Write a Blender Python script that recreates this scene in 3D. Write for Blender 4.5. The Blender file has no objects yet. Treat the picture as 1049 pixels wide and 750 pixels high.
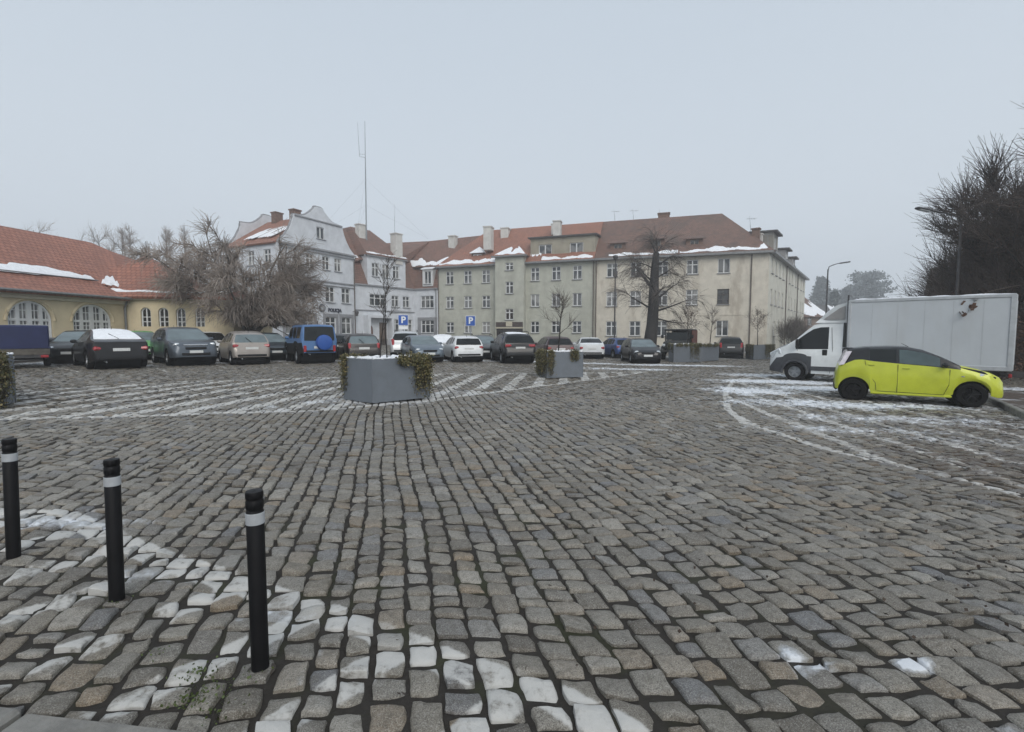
import bpy, math, random
import numpy as np
from mathutils import Vector, Matrix
sc = bpy.context.scene
COL = sc.collection
R = math.radians
rng = random.Random(7)
NR = np.random.default_rng(11)

# ------------------------------------------------------------------ camera model
F, CX, CY, HC = 500.0, 524.5, 375.0, 1.6
PIT = math.atan(33.0 / F)
SL = 0.016                                   # the square falls gently to the right
cp, sp = math.cos(PIT), math.sin(PIT)
def gz(x): return -SL * max(-45.0, min(45.0, x))
def ray(px, py):
    u, v = (px - CX) / F, (CY - py) / F
    return Vector((u, cp + v * sp, -sp + v * cp))
def G(px, py):
    d = ray(px, py); t = -HC / (d.z + SL * d.x)
    return Vector((d.x * t, d.y * t, HC + d.z * t))
def at(px, py, Y):
    d = ray(px, py); t = Y / d.y
    return Vector((d.x * t, Y, HC + d.z * t))

# ------------------------------------------------------------------ objects
def tag(o, label=None, cat=None, group=None, kind=None):
    if label: o['label'] = label
    if cat: o['category'] = cat
    if group: o['group'] = group
    if kind: o['kind'] = kind
    return o
def thing(name, label, cat, loc=(0, 0, 0), rz=0.0, group=None):
    o = bpy.data.objects.new(name, None); COL.objects.link(o)
    o.location = loc; o.rotation_euler = (0, 0, rz); o.empty_display_size = .2
    return tag(o, label, cat, group)
def link(name, me, parent=None, loc=(0, 0, 0), rz=0.0):
    o = bpy.data.objects.new(name, me); COL.objects.link(o)
    o.parent = parent; o.location = loc; o.rotation_euler = (0, 0, rz)
    return o

class MB:
    def __init__(s): s.v = []; s.f = []; s.m = []; s.cm = 0
    def add(s, vs, fs):
        b = len(s.v); s.v.extend(tuple(p) for p in vs)
        s.f.extend(tuple(i + b for i in f) for f in fs); s.m.extend([s.cm] * len(fs)); return s
    def box(s, c, size, rz=0.0, bev=0.0, ry=0.0, rx=0.0):
        x, y, z = [q / 2 for q in size]
        if bev > 0:
            b = min(bev, x * .9, y * .9, z * .9)
            vs = []
            for sx in (-1, 1):
                for sy in (-1, 1):
                    for sz in (-1, 1):
                        vs += [(sx * x, sy * (y - b), sz * (z - b)), (sx * (x - b), sy * y, sz * (z - b)), (sx * (x - b), sy * (y - b), sz * z)]
            def i(sx, sy, sz, k): return (((sx > 0) * 2 + (sy > 0)) * 2 + (sz > 0)) * 3 + k
            fs = []
            for q in (-1, 1):
                fs.append([i(q, -1, -1, 0), i(q, 1, -1, 0), i(q, 1, 1, 0), i(q, -1, 1, 0)][::q])
                fs.append([i(-1, q, -1, 1), i(-1, q, 1, 1), i(1, q, 1, 1), i(1, q, -1, 1)][::q])
                fs.append([i(-1, -1, q, 2), i(1, -1, q, 2), i(1, 1, q, 2), i(-1, 1, q, 2)][::q])
            for a in (-1, 1):
                for c_ in (-1, 1):
                    fs.append([i(a, c_, -1, 0), i(a, c_, -1, 1), i(a, c_, 1, 1), i(a, c_, 1, 0)][::-a * c_])
                    fs.append([i(a, -1, c_, 0), i(a, -1, c_, 2), i(a, 1, c_, 2), i(a, 1, c_, 0)][::a * c_])
                    fs.append([i(-1, a, c_, 1), i(-1, a, c_, 2), i(1, a, c_, 2), i(1, a, c_, 1)][::-a * c_])
                    for d in (-1, 1):
                        fs.append([i(a, c_, d, 0), i(a, c_, d, 1), i(a, c_, d, 2)][::a * c_ * d])
        else:
            vs = [(sx * x, sy * y, sz * z) for sx in (-1, 1) for sy in (-1, 1) for sz in (-1, 1)]
            fs = [(0, 1, 3, 2), (4, 6, 7, 5), (0, 4, 5, 1), (2, 3, 7, 6), (0, 2, 6, 4), (1, 5, 7, 3)]
        M = Matrix.Translation(c) @ Matrix.Rotation(rz, 4, 'Z') @ Matrix.Rotation(ry, 4, 'Y') @ Matrix.Rotation(rx, 4, 'X')
        return s.add([M @ Vector(p) for p in vs], fs)
    def prism(s, poly, z0, z1):
        n = len(poly)
        vs = [(p[0], p[1], z0) for p in poly] + [(p[0], p[1], z1) for p in poly]
        fs = [tuple(range(n))[::-1], tuple(range(n, 2 * n))] + [(i, (i + 1) % n, n + (i + 1) % n, n + i) for i in range(n)]
        return s.add(vs, fs)
    def slab(s, pts, off):
        """closed plate: polygon pts pushed by vector off"""
        n = len(pts); off = Vector(off)
        vs = [Vector(p) for p in pts] + [Vector(p) + off for p in pts]
        fs = [tuple(range(n)), tuple(range(n, 2 * n))[::-1]] + [(i, n + i, n + (i + 1) % n, (i + 1) % n) for i in range(n)]
        return s.add(vs, fs)
    def tube(s, pts, rad, n=6, cap=True):
        pts = [Vector(p) for p in pts]
        if not hasattr(rad, '__len__'): rad = [rad] * len(pts)
        vs = []
        up = Vector((0.13, 0.29, 0.95))
        for k, p in enumerate(pts):
            t = (pts[min(k + 1, len(pts) - 1)] - pts[max(k - 1, 0)])
            if t.length < 1e-9: t = Vector((0, 0, 1))
            t.normalize()
            a = t.cross(up)
            if a.length < .05: a = t.cross(Vector((1, 0, 0)))
            a.normalize(); b = t.cross(a)
            for j in range(n):
                an = 2 * math.pi * j / n
                vs.append(p + (a * math.cos(an) + b * math.sin(an)) * rad[k])
        fs = []
        for k in range(len(pts) - 1):
            for j in range(n):
                fs.append((k * n + j, k * n + (j + 1) % n, (k + 1) * n + (j + 1) % n, (k + 1) * n + j))
        if cap:
            fs.append(tuple(range(n))[::-1]); fs.append(tuple(range((len(pts) - 1) * n, len(pts) * n)))
        return s.add(vs, fs)
    def lathe(s, prof, c=(0, 0, 0), n=20, axis='Z'):
        """prof: (r, h) list; closed at r=0 ends if given"""
        vs = []
        for r, h in prof:
            for j in range(n):
                a = 2 * math.pi * j / n
                q = (r * math.cos(a), r * math.sin(a), h)
                if axis == 'Y': q = (q[0], q[2], q[1])
                if axis == 'X': q = (q[2], q[0], q[1])
                vs.append((q[0] + c[0], q[1] + c[1], q[2] + c[2]))
        fs = []
        for k in range(len(prof) - 1):
            for j in range(n):
                f = (k * n + j, k * n + (j + 1) % n, (k + 1) * n + (j + 1) % n, (k + 1) * n + j)
                fs.append(f[::-1] if axis == 'Y' else f)
        return s.add(vs, fs)
    def mesh(s, name, mats, smooth=False, origin=(0, 0, 0)):
        me = bpy.data.meshes.new(name)
        o = Vector(origin)
        me.from_pydata([tuple(Vector(p) - o) for p in s.v], [], s.f)
        if not isinstance(mats, (list, tuple)): mats = [mats]
        for m in mats: me.materials.append(m)
        if len(mats) > 1: me.polygons.foreach_set('material_index', s.m)
        if smooth:
            me.polygons.foreach_set('use_smooth', [True] * len(me.polygons))
            if smooth is not True: me.set_sharp_from_angle(angle=R(smooth))
        me.update(); return me
    def build(s, name, mats, parent=None, smooth=False, world=False):
        o = Vector(parent.location) if (world and parent) else (0, 0, 0)
        return link(name, s.mesh(name, mats, smooth, o), parent)

# ------------------------------------------------------------------ materials
def new_mat(name):
    m = bpy.data.materials.new(name); m.use_nodes = True
    nt = m.node_tree; b = nt.nodes['Principled BSDF']
    return m, nt, b
def N(nt, t, **kw):
    n = nt.nodes.new(t)
    for k, v in kw.items():
        if k.startswith('i_'):
            key = k[2:]; key = int(key) if key.isdigit() else key
            n.inputs[key].default_value = v
        else: setattr(n, k, v)
    return n
def L(nt, a, b): nt.links.new(a, b)
def math_n(nt, op, a, b=None, c=None, clamp=False):
    n = nt.nodes.new('ShaderNodeMath'); n.operation = op; n.use_clamp = clamp
    for i, q in enumerate((a, b, c)):
        if q is None: continue
        if isinstance(q, (int, float)): n.inputs[i].default_value = q
        else: nt.links.new(q, n.inputs[i])
    return n.outputs[0]
def mixc(nt, fac, a, b, blend='MIX'):
    n = nt.nodes.new('ShaderNodeMix'); n.data_type = 'RGBA'; n.blend_type = blend
    for i, q in ((0, fac), (6, a), (7, b)):
        if isinstance(q, (int, float)): n.inputs[i].default_value = q
        elif isinstance(q, (tuple, list)): n.inputs[i].default_value = (*q, 1)[:4]
        else: nt.links.new(q, n.inputs[i])
    return n.outputs[2]
def noise(nt, scale, detail=4, rough=.55, vec=None):
    n = N(nt, 'ShaderNodeTexNoise'); n.inputs['Scale'].default_value = scale
    n.inputs['Detail'].default_value = detail; n.inputs['Roughness'].default_value = rough
    if vec is not None: nt.links.new(vec, n.inputs['Vector'])
    return n.outputs['Fac']
def sstep(nt, x, lo, hi):
    n = nt.nodes.new('ShaderNodeMapRange'); n.interpolation_type = 'SMOOTHSTEP'
    nt.links.new(x, n.inputs[0]); n.inputs[1].default_value = lo; n.inputs[2].default_value = hi
    return n.outputs[0]
def pos(nt): return N(nt, 'ShaderNodeNewGeometry').outputs['Position']

def surf(name, col, rough=.6, metal=0.0, var=.12, scale=3.0, bump=0.0, bscale=40.0, spec=.5, coat=0.0, stain=None, stain_amt=0.0, stain_scale=.6, streak=1.0):
    """one procedural surface: base colour with uneven tone, optional stains and bump"""
    m, nt, b = new_mat(name)
    tc = N(nt, 'ShaderNodeTexCoord').outputs['Object']
    c = tuple(col)
    n1 = noise(nt, scale, 5, .6, tc)
    dark = tuple(q * (1 - var) for q in c); lite = tuple(min(1, q * (1 + var)) for q in c)
    out = mixc(nt, sstep(nt, n1, .3, .7), dark, lite)
    if stain is not None:
        mp = N(nt, 'ShaderNodeMapping'); L(nt, tc, mp.inputs['Vector']); mp.inputs['Scale'].default_value = (1, 1, streak)
        n2 = noise(nt, stain_scale, 6, .65, mp.outputs[0])
        out = mixc(nt, math_n(nt, 'MULTIPLY', sstep(nt, n2, .48, .72), stain_amt), out, stain)
    L(nt, out, b.inputs['Base Color'])
    b.inputs['Roughness'].default_value = rough; b.inputs['Metallic'].default_value = metal
    b.inputs['Specular IOR Level'].default_value = spec
    b.inputs['Coat Weight'].default_value = coat; b.inputs['Coat Roughness'].default_value = .08
    if bump > 0:
        bn = N(nt, 'ShaderNodeBump'); bn.inputs['Strength'].default_value = bump; bn.inputs['Distance'].default_value = .02
        L(nt, noise(nt, bscale, 6, .6, tc), bn.inputs['Height']); L(nt, bn.outputs[0], b.inputs['Normal'])
    return m
_paint = {}
def paint(name, col, metal=.25, rough=.32):
    if name not in _paint:
        _paint[name] = surf('car_paint_' + name, col, rough, metal, .06, 2.5, spec=.35, coat=.35, stain=tuple(q * .75 + .004 for q in col), stain_amt=.5, stain_scale=1.4)
    return _paint[name]
M = {}
M['glass'] = surf('car_glass', (.012, .015, .016), .08, 0, .2, 1.5, spec=.28)
M['glass_light'] = surf('misted_windscreen', (.12, .155, .165), .18, 0, .15, 2.0, spec=.8)
M['tyre'] = surf('tyre_rubber', (.010, .010, .0105), .9, 0, .25, 9, bump=.2, spec=.15)
M['rim'] = surf('alloy_rim', (.33, .34, .35), .4, .7, .15, 8)
M['rim_black'] = surf('black_rim', (.010, .010, .011), .4, 0, .2, 8, spec=.3)
M['plastic'] = surf('black_plastic', (.014, .0145, .016), .65, 0, .2, 6, spec=.25)
M['grey_plastic'] = surf('charcoal_plastic', (.045, .048, .055), .65, 0, .15, 5, bump=.1)
M['reflection_glass'] = surf('pale_reflection_glass', (.055, .08, .085), .08, 0, .2, 1.5, spec=.5)  # reflection and view through the pane put into an opaque pale colour
M['lamp'] = surf('headlamp_lens', (.62, .66, .68), .08, .2, .15, 12, spec=.8, coat=.5)
M['tail'] = surf('tail_lamp', (.34, .02, .025), .15, 0, .25, 12, coat=.6)
M['pale_lens'] = surf('pale_lamp_lens', (.62, .58, .62), .15, 0, .1, 9, coat=.6)
M['plate'] = surf('number_plate', (.62, .63, .62), .45, 0, .08, 20)
M['chrome'] = surf('bright_trim', (.6, .61, .62), .2, .9, .1, 6)
M['snow'] = surf('snow', (.80, .82, .85), .75, 0, .06, 5, bump=.5, bscale=14, spec=.3)
M['steel'] = surf('galvanised_steel', (.30, .32, .34), .5, .6, .2, 6)
M['dark_steel'] = surf('dark_painted_steel', (.055, .055, .058), .55, .2, .25, 4, stain=(.10, .07, .05), stain_amt=.4)
# ================================================================== GROUND
def undul(x, y):
    return .012 * np.sin(x * .55 + .8 * np.sin(y * .21)) * np.cos(y * .47 + 1.3) + .006 * np.sin(x * 1.9 + y * 1.3)
def gzn(x): return -SL * np.clip(x, -45, 45)

def seg_d(P, A, B):
    A = np.array(A[:2]); B = np.array(B[:2]); d = B - A
    t = np.clip(((P - A) @ d) / (d @ d), 0, 1)
    return np.linalg.norm(P - (A + t[:, None] * d), axis=1)
def poly_sd(P, poly):
    """signed distance to polygon, negative inside"""
    n = len(poly); dist = np.full(len(P), 1e9); ins = np.zeros(len(P), bool)
    for i in range(n):
        a, b = poly[i][:2], poly[(i + 1) % n][:2]
        dist = np.minimum(dist, seg_d(P, a, b))
        c = ((a[1] > P[:, 1]) != (b[1] > P[:, 1]))
        with np.errstate(divide='ignore', invalid='ignore'):
            xi = (b[0] - a[0]) * (P[:, 1] - a[1]) / (b[1] - a[1] + 1e-12) + a[0]
        ins ^= (c & (P[:, 0] < xi))
    return np.where(ins, -dist, dist)
def gpts(px): return [tuple(G(*p)) for p in px]

ISL_LOW = gpts([(-45, 433), (0, 430), (170, 424.5), (300, 420.5), (345, 418), (440, 410), (520, 399.5), (600, 389), (662, 381)])
ISL_UP = gpts([(600, 381.6), (520, 382.6), (440, 383.4), (350, 385.5), (180, 391), (20, 400), (-45, 404)])
ISL = ISL_LOW + ISL_UP
EAST_LINE = gpts([(790, 384), (752, 389), (743, 402), (745, 418), (762, 433), (850, 460), (960, 484), (1049, 508), (1130, 531)])
EAST = EAST_LINE + gpts([(1130, 440), (1030, 420), (900, 393), (840, 386)])
FRONT_LINE = gpts([(-90, 512), (0, 526), (60, 527), (110, 548), (145, 565), (189, 580), (242, 598), (308, 620), (392, 650), (473, 684), (560, 712), (640, 748), (720, 792)])
KERB = gpts([(-60, 716), (240, 751), (420, 775)])
FRONT = FRONT_LINE + [tuple(p) for p in KERB[::-1]]

def stripes(P, u, spacing, width, off=0.0):
    d = np.array(u) / np.linalg.norm(u); c = np.array([d[1], -d[0]])
    q = (P @ c + off) / spacing
    return np.abs(q - np.round(q)) * spacing - width / 2
def line_d(P, pts, w):
    return np.min([seg_d(P, pts[i], pts[i + 1]) for i in range(len(pts) - 1)], axis=0) - w / 2

def paint_d(P):
    isl = np.maximum(poly_sd(P, ISL), stripes(P, (.111, 1), .80, .30, .1))
    isl = np.minimum(isl, line_d(P, ISL_LOW, .17))
    isl = np.minimum(isl, line_d(P, [ISL_LOW[-1]] + ISL_UP, .14))
    e = np.maximum(poly_sd(P, EAST), stripes(P, (.13, 1), .86, .24, .2)) + .02 + .025 * np.sin(P[:, 0] * 1.7 + P[:, 1] * .9)
    e = np.minimum(e, line_d(P, EAST_LINE, .15))
    f = np.maximum(poly_sd(P, FRONT), stripes(P, (.62, .78), .62, .17, .05))
    f = np.minimum(f, line_d(P, FRONT_LINE, .19))
    bay = np.full(len(P), 9.0)                       # parking-bay ticks by the west row
    for a, b in (((38, 371), (82, 381)), ((160, 377), (172, 381)), ((222, 374), (232, 377)), ((290, 371), (299, 374)), ((496, 372), (520, 376))):
        bay = np.minimum(bay, seg_d(P, G(*a), G(*b)) - .06)
    return np.minimum(np.minimum(isl, bay), np.minimum(e, f))

SNOWS = [  # (px, py, rx, ry, strength) patches of thin thawing snow
    (375, 411, 2.0, .8, .50), (250, 418, 3.0, .8, .30), (460, 402, 1.9, .7, .42), (320, 402, 3.5, .9, .26),
    (640, 378, 3.2, .8, .7), (600, 372, 3.0, .7, .75), (690, 374, 4.2, .7, .95), (560, 391, 1.5, .6, .3),
    (800, 391, 2.6, .9, 1.05), (860, 398, 2.8, .8, .95), (900, 415, 3.2, .7, .7), (980, 432, 2.5, .6, .55), (770, 400, 1.5, 1.3, .8), (820, 412, 2.6, .9, .65), (930, 428, 2.8, .6, .62), (1000, 450, 2.0, .5, .42),
    (880, 440, 2.3, .45, .5), (780, 384, 2.5, 1.2, .7), (1030, 398, 1.3, .8, .9),
    (60, 372, 1.8, 1.2, .8), (130, 374, 1.8, 1.0, .55), (200, 371, 3.0, .8, .75), (260, 369, 2.6, .8, .75), (320, 369, 2.4, .9, .8), (400, 368, 3.0, 1.0, .6), (470, 369, 3.0, 1.2, .7), (530, 370, 2.5, 1.0, .8),
    (812, 672, .07, .12, .72), (838, 680, .10, .04, .70), (936, 679, .10, .05, .74), (70, 535, .6, .16, .5), (300, 632, .5, .10, .42), (150, 590, .4, .1, .4), (395, 512, .12, .08, .5),
    (500, 365, 12, 3.0, .45), (700, 366, 9, 3, .5)]
_sn = [(np.array(G(a, b))[:2], rx, ry, s) for a, b, rx, ry, s in SNOWS]
def paint_strong(P):
    a = np.clip(1 - line_d(P, FRONT_LINE, .4) / .1, 0, 1)
    b = 2.6 * np.clip(1 - line_d(P, ISL_LOW, .3) / .1, 0, 1)
    return np.maximum(np.maximum(a, b), np.where(poly_sd(P, ISL) < .1, 1.9, np.where(line_d(P, EAST_LINE, .3) < 0, 2.4, np.where(poly_sd(P, EAST) < 0, 1.0, 0))))
def snow_m(P):
    m = np.zeros(len(P))
    for c, rx, ry, s in _sn:
        d = P - c
        q = (d[:, 0] / rx) ** 2 + (d[:, 1] / ry) ** 2
        m = np.maximum(m, s * np.exp(-q * .9))
    return m
def moss_m(P):
    # mossy joints towards the near kerb and the tree row
    a = np.exp(-((P[:, 0] + 1.4) ** 2 / 3.0 + (P[:, 1] - 2.4) ** 2 / 2.5))
    b = .8 * np.exp(-((P[:, 0] - .6) ** 2 / 2.5 + (P[:, 1] - 3.6) ** 2 / 3.0))
    return np.clip(a + b + .12, 0, 1)
def litter_m(P):
    return np.clip(np.exp(-((P[:, 0] - 6.4) ** 2 / 3.2 + (P[:, 1] - 6.3) ** 2 / 3.5)) + np.exp(-((P[:, 0] - 9.3) ** 2 / 6 + (P[:, 1] - 9.3) ** 2 / 2.2)), 0, 1)

# --- the sett pattern: long courses running away from the camera
TH = math.atan2(.97, -.235)
dA = np.array([math.cos(TH), math.sin(TH)]); cA = np.array([.999, .035])
def warp(P):
    x, y = P[:, 0], P[:, 1]
    r = np.hypot(x, y)
    wx = .045 * np.sin(y * .55 + .6 * np.sin(x * .5)) + .012 * np.sin(y * 2.1 + x * .7) + .008 * np.sin(x * 3.1 - y * .6)
    wy = .06 * np.sin(x * .6 + 1.1) + .03 * np.sin(x * 1.9 + y * .4 + 2) + .015 * np.sin(y * 3.3 + x)
    # courses fan out a little to the right, as in the photograph
    fan = .03 * np.clip(x, -6, 8) * np.exp(-((y - 3) / 5) ** 2)
    return P + np.stack([wx, wy + fan], 1)

def make_setts():
    A0, A1 = -48.0, 48.0
    w = []
    a = A0
    while a < A1:
        q = rng.gauss(.165, .014); w.append((a, a + q)); a += q
    cols = []
    for (a0, a1) in w:
        n = int(78 / .18)
        ln = NR.uniform(.135, .225, n) * NR.choice([1, 1, 1, .8], n)
        b = np.cumsum(ln) - 4.0 - NR.uniform(0, .2)
        cols.append(np.stack([np.full(n - 1, a0), np.full(n - 1, a1), b[:-1], b[1:]], 1))
    S = np.concatenate(cols)
    ctr = np.outer((S[:, 0] + S[:, 1]) / 2, cA) + np.outer((S[:, 2] + S[:, 3]) / 2, dA)
    x, y = ctr[:, 0], ctr[:, 1]
    keep = (y > .7) & (np.abs(x) < 1.13 * y + 5.0) & (y < 58)
    # stop at the near kerb, at the facades and at the east verge
    k0, k1 = np.array(KERB[0][:2]), np.array(KERB[-1][:2]); kd = k1 - k0; kn = np.array([-kd[1], kd[0]]) / np.linalg.norm(kd)
    keep &= ((ctr - k0) @ kn > -.03)
    keep &= (x > -21.5) | (y > 60)
    keep &= ~((x < -17) & (y > 28))
    keep &= (y - 50 < (26 - x) * .36) | (x > 27)
    S, ctr = S[keep], ctr[keep]
    dist = np.hypot(ctr[:, 0], ctr[:, 1])
    parts = []
    for lo, hi, n in ((0, 6.5, 7), (6.5, 13, 4), (13, 99, 2)):
        k = (dist >= lo) & (dist < hi)
        parts.append(stone_grid(S[k], n))
    vs = []; fs = []; rnd = []; rnd2 = []; b = 0
    for (v, f, r1, r2) in parts:
        vs.append(v); fs.append(f + b); rnd.append(r1); rnd2.append(r2); b += len(v)
    V = np.concatenate(vs); Fq = np.concatenate(fs); r1 = np.concatenate(rnd); r2 = np.concatenate(rnd2)
    return V, Fq, r1, r2

def stone_grid(S, n):
    m = len(S)
    g = np.linspace(-1, 1, n)
    if n == 7: g = np.array([-1, -.86, -.45, 0, .45, .86, 1])
    if n == 4: g = np.array([-1, -.68, .68, 1])
    gap = NR.uniform(.012, .028, (m, 4)) * np.array([.40, .40, .60, .60]) + .004
    a0 = S[:, 0] + gap[:, 0]; a1 = S[:, 1] - gap[:, 1]; b0 = S[:, 2] + gap[:, 2]; b1 = S[:, 3] - gap[:, 3]
    jit = NR.normal(0, .0068, (m, 2, 2, 2))
    uu, vv = np.meshgrid(g, g, indexing='ij')              # u across, v along
    cr = 1 - .06 * (np.abs(uu) ** 3) * (np.abs(vv) ** 3) if n > 2 else np.ones_like(uu) * .96
    u = uu * cr; v = vv * cr
    su, sv = (u + 1) / 2, (v + 1) / 2
    ja = (jit[:, 0, 0, :, None, None] * ((1 - su) * (1 - sv)) + jit[:, 1, 0, :, None, None] * (su * (1 - sv)) + jit[:, 0, 1, :, None, None] * ((1 - su) * sv) + jit[:, 1, 1, :, None, None] * (su * sv))
    a = a0[:, None, None] + (a1 - a0)[:, None, None] * su + ja[:, 0]
    b = b0[:, None, None] + (b1 - b0)[:, None, None] * sv + ja[:, 1]
    # worn crown
    crown = NR.uniform(.006, .017, m)[:, None, None]
    h = -crown * (np.maximum(np.abs(uu), np.abs(vv)) ** 8 * .9 + .12 * (uu ** 2 + vv ** 2))
    tilt = NR.normal(0, .0065, (m, 2))
    h = h + tilt[:, 0, None, None] * uu + tilt[:, 1, None, None] * vv + NR.normal(0, .005, m)[:, None, None]
    if n > 4:
        ph = NR.uniform(0, 6.28, (m, 4))[:, :, None, None]
        h = h + .0035 * np.sin(uu * 2.6 + ph[:, 0]) * np.sin(vv * 3.1 + ph[:, 1]) + NR.normal(0, .0013, (m, n, n))
        a = a + .004 * np.sin(vv * 3 + ph[:, 2]) * np.abs(uu); b = b + .004 * np.sin(uu * 3 + ph[:, 3]) * np.abs(vv)
    ring = [(i, 0) for i in range(n)] + [(n - 1, j) for j in range(1, n)] + [(i, n - 1) for i in range(n - 2, -1, -1)] + [(0, j) for j in range(n - 2, 0, -1)]
    ri = np.array([i for i, j in ring]); rj = np.array([j for i, j in ring])
    A = np.concatenate([a.reshape(m, -1), a[:, ri, rj]], 1); B = np.concatenate([b.reshape(m, -1), b[:, ri, rj]], 1)
    H = np.concatenate([h.reshape(m, -1), np.full((m, len(ring)), -.062)], 1)
    # skirts splay a little
    ca = ((a0 + a1) / 2)[:, None]; cb = ((b0 + b1) / 2)[:, None]
    k = n * n
    A[:, k:] = ca + (A[:, k:] - ca) * 1.04; B[:, k:] = cb + (B[:, k:] - cb) * 1.04
    P = (A.reshape(-1, 1) * cA + B.reshape(-1, 1) * dA)
    P = warp(P)
    z = H.reshape(-1) + gzn(P[:, 0]) + undul(P[:, 0], P[:, 1])
    V = np.column_stack([P, z])
    q = []
    for i in range(n - 1):
        for j in range(n - 1):
            q.append((i * n + j, (i + 1) * n + j, (i + 1) * n + j + 1, i * n + j + 1))
    nr = len(ring)
    for t in range(nr):
        i0 = ri[t] * n + rj[t]; i1 = ri[(t + 1) % nr] * n + rj[(t + 1) % nr]
        q.append((k + t, k + (t + 1) % nr, i1, i0))
    q = np.array(q)
    per = k + nr
    Fq = (q[None] + (np.arange(m) * per)[:, None, None]).reshape(-1, 4)
    r1 = np.repeat(NR.uniform(0, 1, m), per); r2 = np.repeat(NR.uniform(0, 1, m), per)
    return V, Fq, r1, r2

def np_mesh(name, V, Fq, smooth=True):
    me = bpy.data.meshes.new(name)
    me.vertices.add(len(V)); me.vertices.foreach_set('co', V.astype(np.float32).ravel())
    nf, k = Fq.shape
    me.loops.add(nf * k); me.loops.foreach_set('vertex_index', Fq.astype(np.int32).ravel())
    me.polygons.add(nf); me.polygons.foreach_set('loop_start', np.arange(0, nf * k, k, dtype=np.int32))
    if smooth: me.polygons.foreach_set('use_smooth', np.ones(nf, bool))
    me.update(calc_edges=True)
    return me
def pattr(me, name, arr):
    at_ = me.attributes.new(name, 'FLOAT', 'POINT'); at_.data.foreach_set('value', arr.astype(np.float32))

def attr(nt, name):
    return N(nt, 'ShaderNodeAttribute', attribute_name=name).outputs['Fac']

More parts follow.
